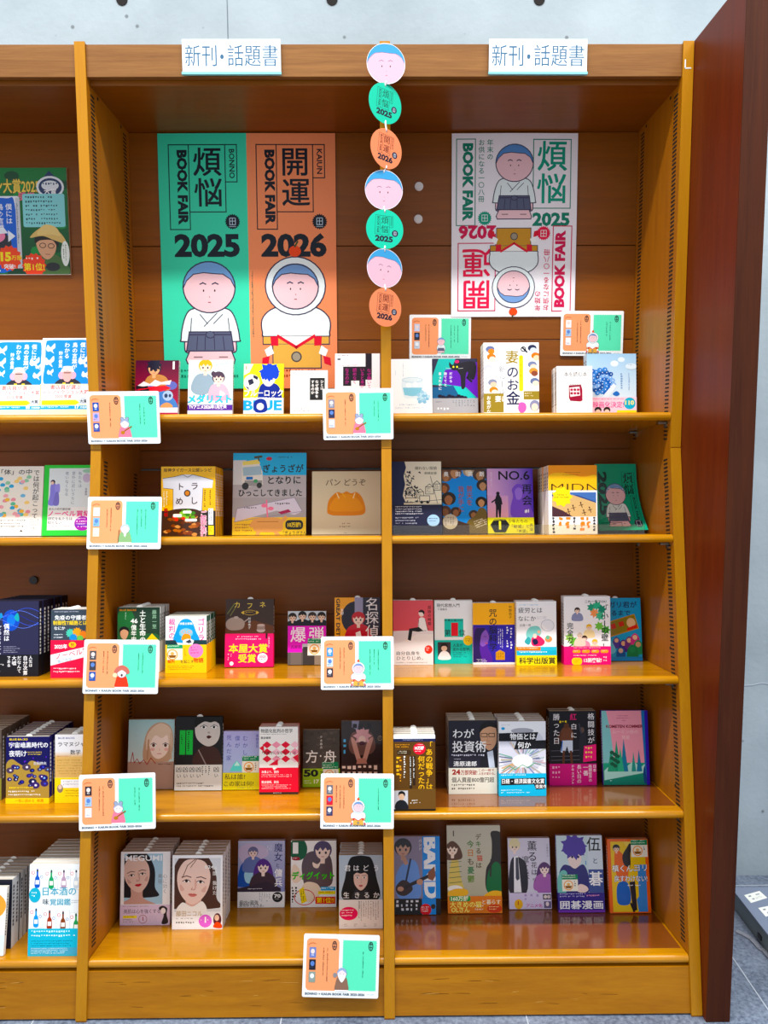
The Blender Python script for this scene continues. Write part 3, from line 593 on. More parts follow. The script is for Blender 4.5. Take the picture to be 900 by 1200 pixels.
@cover(147, 'ece5d0')
def night_street(a):
    a.p([(0, 0), (26, 0), (29, 12), (24, 30), (27, 46), (22, 70), (30, 88), (0, 88)], '2b3150')
    g = random.Random(8)
    for k in range(60): x, y = 24 + g.uniform(0, 14) * (1 + .02 * k) % 40, g.uniform(20, 86); a.p([(x, y), (x + g.uniform(1, 5), y - g.uniform(0, 4)), (x + g.uniform(2, 6), y + g.uniform(1, 5))], '20222c')
    for x, y, q in ((28, 58, 18), (50, 62, 14), (68, 52, 16), (84, 46, 14)): a.fr(x, y, x + q, y + q * .9, 1, '2a2a30'); a.fine(x + 2, y + 2, x + q - 2, y + q * .8, 3, '3a3a40'); a.l([(x, y), (x + q * .5, y - 6), (x + q, y)], 1, '2a2a30')
    a.r(24, 84, 100, 88, 'd8d0b8'); a.r(56, 70, 76, 82, 'ece5d0'); a.fr(56, 70, 76, 82, 1.2, '222'); a.e(60, 83, 3, 3, '222'); a.e(72, 83, 3, 3, '222'); a.l([(30, 84), (100, 78)], .8, '333'); a.l([(78, 30), (92, 86)], .8, '333')
    a.t('帰れない探偵', 47, 10, 7.6, '6a6258', .2, 44); a.t('柴崎友香', 66, 21, 6, '6a6258', .2, 25)
    a.band(88, '242640'); a.fine(7, 91, 66, 110, 4, 'dfe2ee', seed=4); a.fine(7, 113, 56, 130, 3, 'b4bace', seed=6); a.e(83, 120, 12.5, 12, 'a8ccec'); a.fine(74, 115, 92, 125, 2, '34406a')

@cover(143, '2a8adf')
def sky_faces(a):
    for x, y, r, c, s in ((8, 12, 14, '7a5a48', 'a87858'), (28, 4, 15, '6a4a3c', 'b88a68'), (60, 2, 12, 'a89884', 'd8c8b0'), (86, 10, 15, '4a3a34', 'a88060'), (92, 34, 13, '2e2622', 'b08868'), (14, 64, 15, '2c2420', '9a6a4c'), (4, 40, 12, '5c4032', 'a8704c'), (30, 94, 11, '3a2c26', '8a6248'), (88, 72, 12, '1e1a18', 'b88c68'), (6, 92, 12, '4a342a', '7a543c'), (70, 100, 10, '3a3028', '90684a')):
        a.e(x, y, r * 1.1, r, c); a.b([(x - r * .6, y), (x, y - r * .5), (x + r * .6, y), (x + r * .4, y + r * .7), (x, y + r), (x - r * .4, y + r * .7)], s)
    a.b([(52, 143), (56, 116), (72, 104), (84, 86), (96, 88), (100, 100), (100, 143)], '6a5a30'); a.p([(0, 106), (30, 112), (60, 122), (60, 143), (0, 143)], '3c2c24')
    a.v('普天を', 54, 35, 15, 'a0522c', .5); a.v('我が手に', 35, 36, 14.5, 'a0522c', .5)
    for s, x in (('奥', 3), ('田', 30), ('英', 58), ('朗', 84)): a.t(s, x, 3, 12, 'eef0f0', .6)
    a.e(17, 116, 17, 17, 'b8b0a0'); a.fine(6, 106, 28, 126, 4, '5a4a3c', True); a.at(70, 116, -20); a.fine(0, 0, 30, 18, 4, 'f0ead8'); a.at()

@cover(143, 'a888d0')
def silhouette_purple(a):
    a.g(0, 0, 100, 108, 'd4a8d0', '5c48b8', True); a.g(0, 60, 45, 108, 'c89cc8', 'e0a8b8'); a.b([(56, 108), (50, 88), (56, 62), (54, 46), (66, 34), (80, 40), (84, 60), (90, 80), (100, 108)], '7c5cc4'); a.b([(60, 50), (68, 42), (76, 48), (74, 66), (64, 68)], '9878d4')
    a.t('NO.6', 25, 5, 27, '0c0c18', .4, 68); a.v('再会', 75, 34, 23, '0c0c18', .5, 1.1); a.t('#1', 81, 90, 10, 'f4f0fa', 1); a.v('あさのあつこ', 7, 8, 4.4, 'f0e8f4', 0, 1.2)
    a.b([(20, 58), (26, 58), (30, 68), (30, 84), (28, 108), (25, 108), (23, 90), (21, 108), (18, 108), (18, 82), (16, 74)], '100c16'); a.e(23, 55, 3.8, 4, '100c16'); a.l([(18, 68), (10, 74)], 3, '100c16'); a.l([(29, 66), (31, 78)], 3, '100c16')
    a.band(108, 'd8d424'); a.p([(5, 124), (14, 112), (38, 112), (47, 124), (38, 141), (14, 141)], '171717'); a.t('1', 20, 116, 24, 'e8e430', 1.4); a.fine(12, 113, 40, 116, 1, 'e8e430'); a.t('少年たちの', 44, 112, 8.4, '171717', .3, 42); a.t('「破滅」と', 46, 123, 9, '171717', .3); a.t('「希望」', 58, 134, 8, '171717', .3); a.v('再会', 90, 121, 8.4, '333', .2)

@cover(142, 'f29114')
def orange_midn(a):
    a.b([(0, 22), (30, 16), (70, 24), (100, 22), (100, 60), (0, 60)], 'f9bb20'); a.fine(34, 14, 70, 18, 1, '9a5a10'); a.fine(30, 19, 74, 22, 1, '9a5a10'); a.t('MIDN', 6, 37, 25, '2a1408', -.4, 98)
    a.band(52, 'f0f0f4'); a.r(7, 56, 98, 106, '3a4a80'); a.p([(7, 64), (40, 58), (98, 78), (98, 106), (7, 106)], 'd8b480'); a.p([(7, 60), (30, 56), (98, 56), (98, 76), (60, 62)], '5878b4'); a.p([(7, 84), (30, 94), (50, 106), (7, 106)], '4a2c34')
    for x, y in ((50, 84), (72, 94), (40, 92), (84, 88), (66, 78)): a.l([(x, y), (x + 3, y + 9)], 1.6, '54301c'); a.l([(x - 3, y + 5), (x + 5, y + 3)], 1.2, '54301c'); a.e(x, y - 1, 1.6, 1.6, '3a2018', 8)
    a.star(28, 65, 22, 17, 9, 'f6dc28'); a.fine(12, 60, 44, 70, 2, '7a6a10')
    for s, x, c, z in (('', 9, '2a2a30', 7), ('', 22, 'f08c1c', 11), ('', 36, 'f08c1c', 11), ('', 52, '2a2a30', 7), ('', 66, 'f08c1c', 11), ('', 79, 'f08c1c', 11), ('', 93, '2a2a30', 6)): a.fine(x - 2, 107, x - 2 + z, 141, 1, c, True, .95, seed=x); a.fine(x, 108, x - 3 + z, 141, 1, c, True, .95, seed=x + 1)

@cover(140, '22a27e')
def fair_booklet(a):
    ink = '14342e'
    a.at(27, 16, 90); a.t('2025', 0, 0, 27, ink, 1.5, 92); a.at()
    a.fr(64, 16, 94, 68, .8, ink); a.t('煩', 67, 18, 24, ink, .8); a.t('悩', 67, 42, 24, ink, .8); a.fr(80, 68, 94, 122, .8, ink); a.at(91, 71, 90); a.t('BOOK FAIR', 0, 0, 8, ink, .8, 48); a.at()
    kid(a, 46, 64, 23); a.fr(8, 124, 50, 132, .8, ink); a.fine(11, 126.5, 44, 130, 1, ink); a.star(85, 126, 9, 7.6, 20, '2a2a40'); a.fr(81, 121, 89, 131, 1, 'bcd')

@cover(142, '2b2a46')
def dark_swirl(a):
    a.e(48, 36, 16, 20, '2a50b8'); a.e(48, 36, 8, 11, '4a80f0')
    for k in range(5): a.l([(q, 22 + 9 * math.sin(q * .06 + k * .9) + k * 5) for q in range(20, 101, 5)], .8, ('5a70e0', '7a90f0', '3a48a8')[k % 3])
    a.b([(54, 30), (60, 22), (63, 30), (62, 38), (57, 36)], '2aa0a8'); a.b([(24, 26), (30, 22), (32, 30), (27, 32)], '3a90c8')
    a.v('偶然は', 34, 42, 11, 'f0f0f6', .8); a.v('どのようにして', 21, 46, 9, 'e4e4ee', .7); a.fine(34, 85, 66, 99, 4, 'a0a0b8')
    a.band(101, '14141c'); 
    for s, x, z in (('人生は', 82, 7), ('自分次第', 71, 9), ('だなんて', 60, 8), ('大嘘', 50, 9), ('である', 41, 7)): a.v(s, x, 103, z, 'f2f2f6', .6)
    a.fine(4, 118, 36, 124, 1, 'ccc'); a.fine(4, 131, 36, 138, 1, 'ddd')

@cover(178, '39434f')
def immune_red(a):
    a.fine(10, 5, 80, 9, 1, 'dde'); a.t('免疫の守護者', 10, 15, 13, 'f4f4f4', .9, 84); a.t('制御性T細胞とは', 6, 29, 12.4, 'f8d420', .9, 90); a.t('なにか', 8, 44, 10, 'f4f4f4', .7)
    for x, y, r, c in ((52, 62, 13, '5ac0a8'), (70, 60, 14, 'e8a030'), (86, 66, 12, 'f08a50'), (60, 74, 12, '3a90d0'), (78, 76, 10, '70c060')): a.star(x, y, r, r * .72, 11, c)
    a.fine(8, 64, 34, 78, 2, 'e0e4ea')
    a.band(80, 'e8304e'); a.t('2025年', 10, 92, 13, 'fff', .7, 34); a.e(58, 92, 10, 7.5, 'f8c820'); a.t('祝', 53, 87, 10, 'c02030', 1); a.p([(0, 118), (100, 96), (100, 122), (0, 146)], 'f4f2f4'); a.at(12, 116, -11); a.t('ノーベル賞', 0, -1, 17, 'e02850', .4, 90); a.t('坂口志文', 2, 16, 10, '6a9ab4', .4); a.at(); a.fine(8, 152, 90, 168, 2, 'ffe8ec')

@cover(153, '223a2c')
def soil_book(a):
    a.b([(0, 40), (30, 30), (60, 60), (100, 70), (100, 153), (0, 153)], '2c5c38'); a.b([(4, 10), (30, 6), (40, 30), (20, 50), (2, 40)], '2a6a3a'); a.t('BLUE BACKS', 5, 4, 6, 'e8923c', .7, 40); a.v('土と生命の', 52, 7, 15.5, 'f2f6f2', 1, 1.0); a.v('46', 35, 24, 1, 'fff'); a.t('46', 31, 27, 14, 'f2f6f2', .8, 17); a.v('億年史', 32, 41, 13.5, 'f2f6f2', .9); a.v('藤井一至', 82, 6, 11, '9cc8a8', .3); a.fine(18, 12, 24, 34, 1, '9cc8a8', True)
    a.e(16, 56, 12, 11, '18181a'); a.b([(7, 58), (16, 52), (26, 58), (22, 72), (16, 76), (9, 70)], 'd8a888'); a.p([(66, 80), (82, 62), (100, 80)], 'f4c818'); a.band(80, 'f0ede4'); a.fine(6, 86, 90, 140, 6, '446')

@cover(138, 'f0f0f2')
def gorilla(a):
    a.v('ゴリラ', 77, 5, 19, 'ea3c92', .8, 1.0); a.v('裁判の日', 7, 5, 17, 'ea3c92', .7, 1.0)
    a.b([(22, 62), (26, 34), (36, 12), (50, 6), (64, 12), (74, 36), (80, 62)], '2a9ce0'); a.b([(36, 34), (50, 29), (64, 34), (66, 44), (58, 50), (42, 50), (34, 44)], '8ac8ec'); a.ring(44, 38, 5, 3.4, 1.4, 'f09a30'); a.ring(58, 38, 5, 3.4, 1.4, 'f09a30'); a.b([(42, 46), (50, 42), (60, 46), (60, 58), (40, 58)], 'ee9a3a'); a.t('須藤古都離', 34, 15, 6, 'fff', .5, 32); a.e(56, 62, 14, 7, 'f0f0f0'); a.p([(48, 62), (60, 56), (64, 64), (56, 66)], '38404c')
    a.p([(0, 58), (24, 58), (30, 69), (0, 69)], '1c3a40'); a.p([(70, 58), (100, 58), (100, 69), (66, 69)], '1c3a40')
    a.band(69, 'f4c620'); a.r(4, 69, 42, 78, '2a9a6a'); a.fine(6, 71, 40, 77, 1, 'e8f4ec'); a.r(4, 78, 42, 106, 'f2ecda'); SEAL(a, 17, 93, 13); a.e(74, 84, 18, 17, 'f490c8'); a.fine(62, 74, 86, 94, 3, 'd01878'); a.t('を起こす', 36, 106, 8.4, '332', .5); a.t('裁判', 5, 105, 9, 'd82c20', .7); a.t('物語', 68, 101, 12.5, 'd82c20', 1); a.fine(46, 78, 54, 100, 1, 'e89a10', True); a.fine(6, 120, 80, 132, 3, '8a6a10')

@cover(139, '40322e')
def dark_table(a):
    a.p([(0, 60), (60, 44), (100, 56), (100, 72), (0, 72)], '66402e'); a.b([(2, 46), (14, 38), (32, 40), (40, 50), (34, 62), (12, 64), (2, 58)], 'a8948a'); a.l([(38, 48), (46, 42)], 2.5, 'a8948a'); a.e(22, 38, 5, 2.6, 'b8a69c'); a.e(74, 64, 9, 5, 'c8b4ac'); a.r(66, 54, 82, 63, '9a847c'); a.e(74, 54, 8, 2.6, 'c4aca4'); a.l([(4, 30), (18, 10)], 2, '6a7040'); a.l([(10, 34), (20, 18)], 1.6, '7a7a48')
    a.t('カ', 17, 5, 14, 'e8cc70', .2); a.t('フ', 43, 7, 14, 'e8cc70', .2); a.t('ネ', 70, 5, 14, 'e8cc70', .2); a.ring(51, 28, 13, 5, .8, 'd8b860'); a.fine(42, 26, 60, 30, 1, 'd8b860'); a.p([(32, 28), (38, 24), (38, 32)], 'd8b860'); a.p([(70, 28), (64, 24), (64, 32)], 'd8b860'); a.v('阿部暁子', 47, 38, 5.6, 'eee', .2, 1.1)
    a.band(71, 'ee2468'); a.fine(22, 76, 78, 86, 2, 'ffc4d8'); a.t('本屋大賞', 8, 92, 19, 'f6d820', 1.1, 80); a.t('受賞', 28, 113, 18, 'f6d820', 1.1, 36); a.e(78, 121, 10.5, 10, 'fbe8f0'); a.t('2025', 71, 116, 6, 'e02060', .8, 14); a.fine(70, 122, 86, 127, 1, 'e02060'); a.r(84, 71, 88, 82, '3a1420'); a.fine(90, 78, 95, 108, 1, 'ffd0e0', True); a.e(14, 132, 4, 4, 'fff'); a.fine(6, 112, 18, 128, 2, 'ffc4d8', True)

@cover(138, 'c4ccd4')
def bomb_photo(a):
    for x, y, c in ((12, 16, '2a2420'), (38, 12, '1c1a1c'), (64, 14, '3a302c'), (88, 14, '241e1c')): fig(a, x, y, 10, c, 'e4c4b0', '23242e')
    a.r(0, 96, 100, 138, '5a5450'); a.r(40, 92, 70, 138, '3a3432'); a.r(70, 96, 100, 138, '8a7a6c'); a.r(8, 104, 36, 138, '6c625c')
    a.r(0, 38, 100, 84, 'e63cc8'); a.r(0, 84, 38, 106, 'ea40cc'); a.t('爆', 6, 40, 42, 'f8f2f8', .4); a.t('弾', 54, 40, 42, 'f8f2f8', .4); a.t('呉勝浩', 8, 88, 9, '8a1478', .4); prizetag(a, 52, 70, 44)

@cover(145, 'f0a314')
def detective(a):
    a.at(12, 2, 90); a.t('GREAT DETECTIVE', 0, 0, 11, '241408', 1, 130); a.at(); a.e(46, 44, 31, 36, '1c1428'); a.r(44, 0, 64, 60, '9a98b8'); a.r(62, 0, 100, 145, '241c30'); a.v('矢野', 13, 24, 7, 'fff', .3)
    a.b([(34, 90), (40, 62), (62, 60), (70, 90)], 'd02030'); fig(a, 52, 46, 13, 'c42a34', 'f4dcd0', 'c8283a'); a.p([(46, 76), (56, 72), (60, 90), (48, 92)], 'f4f0f0')
    a.v('名探偵', 67, 0, 30, 'f6f4f8', .3, .98)

@cover(160, 'f2eeee')
def solitude(a):
    a.r(0, 0, 100, 76, 'e27078'); a.b([(0, 90), (0, 76), (100, 76), (100, 84), (60, 84), (30, 100), (0, 106)], 'e8e2e6')
    a.b([(64, 48), (72, 42), (80, 48), (82, 74), (64, 76)], 'f4f2f2'); a.l([(64, 48), (64, 75), (82, 75), (80, 48)], 1, '222'); a.l([(79, 50), (84, 74)], 4, 'f4f2f2'); a.l([(80, 48), (86, 74)], .9, '222'); a.p([(64, 66), (76, 76), (62, 78), (48, 76), (44, 100), (36, 98), (40, 70)], '1c1a1e'); a.b([(64, 28), (70, 24), (77, 28), (76, 38), (68, 40), (64, 34)], 'f6e4dc'); a.b([(63, 29), (70, 23), (78, 27), (77, 36), (73, 30)], '201a1e'); a.e(33, 99, 6, 2, 'f6e8e0')
    a.v('孤独の時間。', 86, 13, 9, '2a1418', .4, 1.12); a.t('自分自身を', 8, 126, 10, '2a2a2e', .1, 58); a.t('ひとりじめ。', 8, 138, 10.5, '2a2a2e', .1, 66); a.e(88, 122, 10, 10.5, 'e6584e'); a.fine(82, 117, 94, 127, 2, 'fff'); a.fine(8, 153, 90, 157, 1, '887')

@cover(166, 'eef1f4')
def thought_intro(a):
    a.t('現代思想入門', 6, 8, 10, '26303c', .5, 60); a.t('千葉雅也', 8, 20, 6.4, '444c58', .3); a.r(26, 48, 76, 96, '36c4b4'); a.t('新書大賞2022', 26, 49, 6, '22303a', .6, 48); a.t('第', 26, 76, 17, '1c2a34', .6); a.t('1', 44, 60, 42, 'e02030', 2.2, 18); a.t('位', 64, 76, 17, '1c2a34', .6)
    a.band(104, '35c6b8'); a.r(8, 109, 42, 154, '38343a'); a.b([(10, 154), (14, 138), (25, 132), (37, 138), (41, 154)], 'f0eef0'); a.e(25, 124, 8, 9, 'e8c8b4'); a.b([(16, 126), (17, 115), (25, 112), (33, 115), (34, 128), (30, 120), (20, 120)], '181416'); a.e(88, 105, 12.5, 13, 'f8d020'); a.fine(80, 100, 96, 110, 2, '8a5010'); a.t('人生が', 48, 113, 9, '12303c', .5, 26); a.t('変わる哲学。', 48, 124, 9, '12303c', .5, 46); a.fine(48, 136, 92, 152, 3, '1c5058')

@cover(147, 'f9b312')
def curse_brain(a):
    a.r(0, 52, 100, 147, '4640a6'); a.b([(0, 64), (14, 58), (32, 62), (40, 80), (34, 100), (46, 130), (40, 147), (0, 147)], '5a3a98'); a.b([(16, 66), (30, 64), (38, 80), (34, 96), (22, 104), (14, 90)], '8a64c0'); a.b([(4, 70), (16, 60), (30, 62), (20, 76), (16, 110), (20, 140), (2, 147)], '2e2258'); a.l([(26, 80), (32, 80)], 1.2, '2e2258'); a.e(32, 96, 4, 2.4, 'a05890')
    a.v('咒の脳科学', 38, 14, 20, '1a1420', .6, 1.02); a.v('中野信子', 86, 6, 7.4, '3a2a08', .3, 1.1); a.fine(60, 62, 74, 112, 3, 'eceaff', True); a.fine(80, 57, 87, 112, 1, 'f4f2ff', True, .85); a.fine(89, 60, 96, 124, 1, 'f4f2ff', True, .85); a.p([(54, 118), (64, 112), (76, 118), (76, 136), (54, 136)], 'c89030'); a.fine(55, 119, 75, 134, 4, '8a5a10', True); a.fine(8, 134, 36, 144, 3, 'f0eaf8'); a.r(0, 142, 100, 147, 'eee')

@cover(159, 'eeeef2')
def fatigue(a):
    a.fine(8, 8, 60, 12, 1, '4ab0d8'); a.t('疲労とは', 5, 15, 14.6, '22242c', .3, 60); a.t('なにか', 5, 36, 14, '22242c', .3, 44); a.t('近藤一博', 8, 56, 7, '555', .1); a.fine(52, 38, 84, 46, 2, 'aab')
    a.b([(24, 80), (34, 64), (54, 62), (62, 76), (52, 92), (30, 96)], '8ad0cc'); a.b([(20, 100), (30, 88), (36, 98), (30, 108)], '4aa8b0'); a.b([(38, 92), (52, 84), (70, 98), (64, 110), (40, 110)], 'e8587c'); a.e(46, 86, 5, 6, 'f2dcd0'); a.b([(40, 96), (50, 94), (54, 104), (44, 108)], '22204a'); a.b([(60, 50), (86, 46), (94, 66), (84, 76), (70, 62)], 'e4e6ee'); a.ring(78, 60, 16, 14, .8, '99a'); a.e(80, 94, 9, 8, 'f0a070'); a.e(78, 90, 5, 5, '70b898'); a.e(56, 76, 4, 4, 'f0c0a0')
    a.band(113, 'f4e214'); a.p([(0, 113), (60, 113), (60, 122), (0, 122)], 'f08030'); a.fine(4, 115, 58, 120, 1, 'fff4d8'); a.r(0, 122, 100, 134, '38b8dc'); a.r(60, 113, 100, 122, '58c4e4'); a.fine(6, 124, 90, 131, 1, 'f8ffff'); a.t('科学出版賞', 6, 139, 17, '1a1a1c', 1, 90)

@cover(146, 'f0f0f4')
def first_grade(a):
    for x, y, c in ((60, 24, '3a9a7c'), (72, 20, '48b48c'), (82, 28, '2f8a70'), (66, 36, 'f0a070'), (78, 42, '54b890'), (76, 64, '7ac058'), (90, 72, '5aa848'), (20, 96, '6ab84c'), (28, 104, '84c860'), (12, 88, 'a0d070')): a.star(x, y, 11, 6.5, 7, c)
    for x, y, h, c in ((29, 30, '3a2a24', '8a90b4'), (54, 66, 'e8b838', 'f4e0b0'), (44, 90, '4a2e22', 'f0a0b8'), (66, 98, 'f4c020', 'f8e8c0'), (34, 84, 'd8c8b8', 'f0d8c8')): fig(a, x, y, 5.5, h, 'f4d8c8', c)
    a.v('「小1の壁」', 80, 18, 16, '1c1c20', .5, .98); a.v('完全ガイド', 6, 56, 14.5, '1c1c20', .5, 1.02); a.t('これ一冊でOK!', 46, 8, 6.6, '333', .4, 46)
    a.band(107, 'f0307e'); 
    for k in range(4): a.rr(18 + 20 * k, 114, 35 + 20 * k, 121, 3.4, 'f6a030'); a.fine(21 + 20 * k, 116, 33 + 20 * k, 119, 1, 'fff')
    a.fine(20, 109, 94, 112, 1, 'ffe0ec'); a.fine(20, 125, 90, 129, 1, 'fff0f6'); a.t('13刷突破!', 42, 133, 10, 'fff', .9, 38); a.rr(16, 131, 38, 146, 6, 'f8d838'); a.fine(20, 136, 34, 143, 2, 'c05020'); a.fine(84, 128, 96, 143, 2, 'ffd8e8')

@cover(124, '3ca2d6')
def snack_book(a):
    a.t('ガリガリ君が', 6, 7, 13, '123a68', 1, 86); a.t('できるまで', 12, 24, 12, '123a68', 1, 66); a.at(56, 56, -16); a.r(-38, -15, 36, 15, 'b88a28'); a.r(-36, -13, 34, 13, '8a7a2c'); a.fine(-34, -9, 12, 10, 1, 'c83020', fill=.8); a.e(24, 0, 9, 10, 'e8c49a'); a.p([(12, 8), (34, 6), (34, 13), (12, 13)], 'd83028'); a.at()
    for x, y, r, c, d in ((48, 84, 7, '5a4aa0', 'e0b898'), (62, 90, 8, '4a3a90', 'd8b090'), (74, 84, 8, '6a3a80', 'e8c0a0'), (86, 78, 8, 'c85090', 'e8c8a8'), (92, 92, 9, '2a8a58', 'c8a080'), (80, 102, 10, '1f7a4a', '2f8a5a'), (56, 104, 8, '2e5aa0', 'c8b0a0'), (38, 96, 5, '8a5a40', 'e8c0a8')): a.b([(x - r, y + 2 * r), (x - r, y), (x, y - r), (x + r, y), (x + r, y + 2 * r)], c); a.e(x, y, r * .6, r * .6, d)
    a.b([(0, 70), (16, 66), (34, 80), (46, 104), (30, 112), (0, 108)], '7ac8ec'); a.r(0, 116, 100, 124, '1c86cc')

@cover(160, '6a5c50')
def brown_plain(a):
    a.r(0, 0, 100, 30, '7a6c60'); a.fine(8, 40, 92, 60, 1, 'eee'); a.r(0, 110, 100, 160, '8a8a40')

@cover(155, '1d1c54')
def dark_cosmos(a):
    a.t('BLUE BACKS', 8, 4, 6, 'e8cc30', .8, 42); a.t('宇宙暗黒時代の', 7, 13, 13.6, 'f4f4f8', .8, 90); a.t('夜明け', 7, 32, 15, 'f4f4f8', .8, 40); a.fine(48, 35, 86, 45, 2, 'e8cc30'); a.b([(2, 60), (14, 52), (30, 62), (44, 68), (58, 56), (76, 62), (98, 80), (100, 142), (0, 142), (0, 80)], 'a88c4c')
    g = random.Random(4)
    for k in range(26): x, y, q = g.uniform(4, 96), g.uniform(66, 118), g.uniform(3, 8); a.e(x, y, q * 1.3, q, ('26246c', '3c2c6a', '4a3a50', '1c1c48')[k % 4], 14); a.e(x + 1, y, q * .4, q * .35, ('8ab4f4', 'e8e0ff', '5a60d8')[k % 3], 8)
    for k in range(10): a.e(g.uniform(10, 96), g.uniform(4, 60), 1.2, 2.4, '6a4ac8', 6)
    a.t('吉田伸夫', 64, 58, 8, 'e8e8f4', .3, 30); a.fine(8, 116, 88, 124, 1, 'f4dc40'); a.fine(6, 125, 92, 140, 2, 'f4f4f4'); a.band(142, 'f4d216'); a.t('一気に読める', 22, 144, 8, 'd87a18', .6, 44); a.t('推薦', 72, 144, 8, 'd87a18', .6)

@cover(180, 'e6e4e6')
def ramanujan(a):
    a.r(0, 58, 100, 113, 'd8b274'); a.g(0, 44, 100, 60, 'e6e4e6', 'd8b274'); a.t('BLUE BACKS', 8, 7, 6, '6a70a0', .7, 44); a.t('ラマヌジャン', 8, 19, 13, '1c1c24', .5, 86); a.t('数学', 40, 40, 14, '1c1c24', .5); a.fine(6, 56, 50, 60, 1, 'b03028'); a.fine(6, 66, 94, 108, 6, 'b08c50')
    a.band(113, 'f4d618'); a.r(16, 118, 100, 140, 'eceef2'); a.e(14, 142, 8, 11, '8a7a68'); a.e(14, 138, 5, 6, 'e0c8b4'); a.fine(22, 122, 90, 136, 2, 'aab'); a.fine(28, 146, 90, 166, 3, 'a88010')

@cover(148, 'b0958a')
def beige_girl(a):
    a.g(0, 0, 100, 90, 'a2cad0', 'c8dce0'); a.b([(36, 90), (34, 50), (44, 20), (66, 6), (90, 14), (98, 44), (92, 84), (76, 90)], 'c0a088'); a.b([(46, 40), (56, 28), (80, 28), (88, 50), (84, 72), (68, 84), (54, 78), (47, 60)], 'f0dcd2'); a.b([(40, 66), (40, 36), (54, 16), (72, 8), (92, 22), (96, 60), (88, 50), (84, 34), (72, 40), (58, 34), (48, 50)], 'dcc4ae')
    for s in (-1, 1): a.e(68 + s * 13, 55, 5.4, 4.2, 'f8f4f2', 14); a.e(68 + s * 13, 55, 3.4, 3.8, '5a3c34', 12); a.l([(68 + s * 13 - 6, 53), (68 + s * 13, 49.6), (68 + s * 13 + 6, 53)], 1.2, '3a2824'); a.e(68 + s * 15, 64, 5, 3, 'e8b8b0')
    a.l([(68, 62), (69, 66)], .9, 'c89888'); a.l([(64, 73), (72, 73)], 1.3, 'c8706c'); a.l([(44, 44), (42, 84)], 3, 'b08c74'); a.l([(92, 30), (94, 84)], 3, 'cdb29c')
    a.r(0, 90, 100, 148, 'b0948a'); a.l([(6, 92), (10, 70), (14, 92), (20, 84), (26, 94), (34, 86), (42, 96), (50, 82), (60, 94)], 1.4, 'a0302c'); a.fine(66, 94, 96, 99, 1, '4a3a38')

@cover(153, '17171b')
def doll_dark(a):
    a.b([(40, 100), (44, 74), (64, 60), (88, 66), (98, 84), (98, 100)], '3c2420'); a.l([(50, 70), (66, 100)], 2.4, '8a7a78'); a.b([(40, 20), (46, 0), (98, 0), (100, 30), (96, 40), (44, 36)], '0a0a0c')
    a.b([(42, 20), (54, 8), (76, 6), (92, 14), (95, 36), (88, 54), (72, 62), (56, 56), (44, 42)], 'c9c2be'); a.b([(42, 22), (48, 2), (94, 0), (94, 14), (84, 10), (74, 12), (62, 10), (50, 16)], '0c0a0c')
    for x in (60, 82): a.b([(x - 6, 22), (x, 18), (x + 6, 21), (x + 1, 25)], 'f0eeec'); a.e(x, 21.6, 2.8, 2.8, '141214', 10); a.l([(x - 7, 21), (x, 17), (x + 7, 20)], 1.2, '1a1618')
    a.e(71, 33, 3, 2.4, 'a89c98'); a.b([(66, 42), (71, 39), (77, 42), (71, 46)], '4a2024'); a.r(9, 28, 21, 79, '34b84c'); a.r(23, 28, 37, 79, '34b84c'); a.fine(26, 31, 34, 76, 1, '0c2a10', True); a.fine(12, 34, 19, 66, 1, '0c2a10', True)
    a.band(100, 'd8d8d6'); 
    for x in (2, 16, 30, 44): a.t('凶', x, 103, 13, '222', .2); a.t('い', x + 2, 118, 10, '222', .2)
    a.fine(58, 103, 78, 128, 3, '333', True); a.t('凶', 82, 103, 13, '222', .2); a.t('い', 84, 118, 9, '222', .2); a.fine(5, 137, 88, 148, 2, '333')

@cover(155, 'b4b8e4')
def lilac_house(a):
    a.g(0, 0, 100, 110, 'b8b4e2', 'b0c4ea'); a.p([(18, 106), (28, 88), (38, 78), (48, 90), (58, 106)], '70dcd8'); a.p([(30, 92), (38, 80), (46, 92)], 'c8f8f0'); a.v('むかし', 52, 12, 15, '5a5cae', .1, 1.25); a.v('僕が', 31, 12, 15, '5a5cae', .1, 1.25); a.v('死んだ家', 8, 10, 15, '5a5cae', .1, 1.2); a.v('東野圭吾', 88, 8, 9, '5a5cae', .2, 1.05); prizetag(a, 52, 66, 46)
    a.band(110, 'e8dc28'); a.t('私は誰?', 5, 113, 16, '4a4a20', .3, 56); a.t('この家は何?', 4, 132, 15, '4a4a20', .3, 80); a.fine(40, 149, 96, 153, 1, '776')

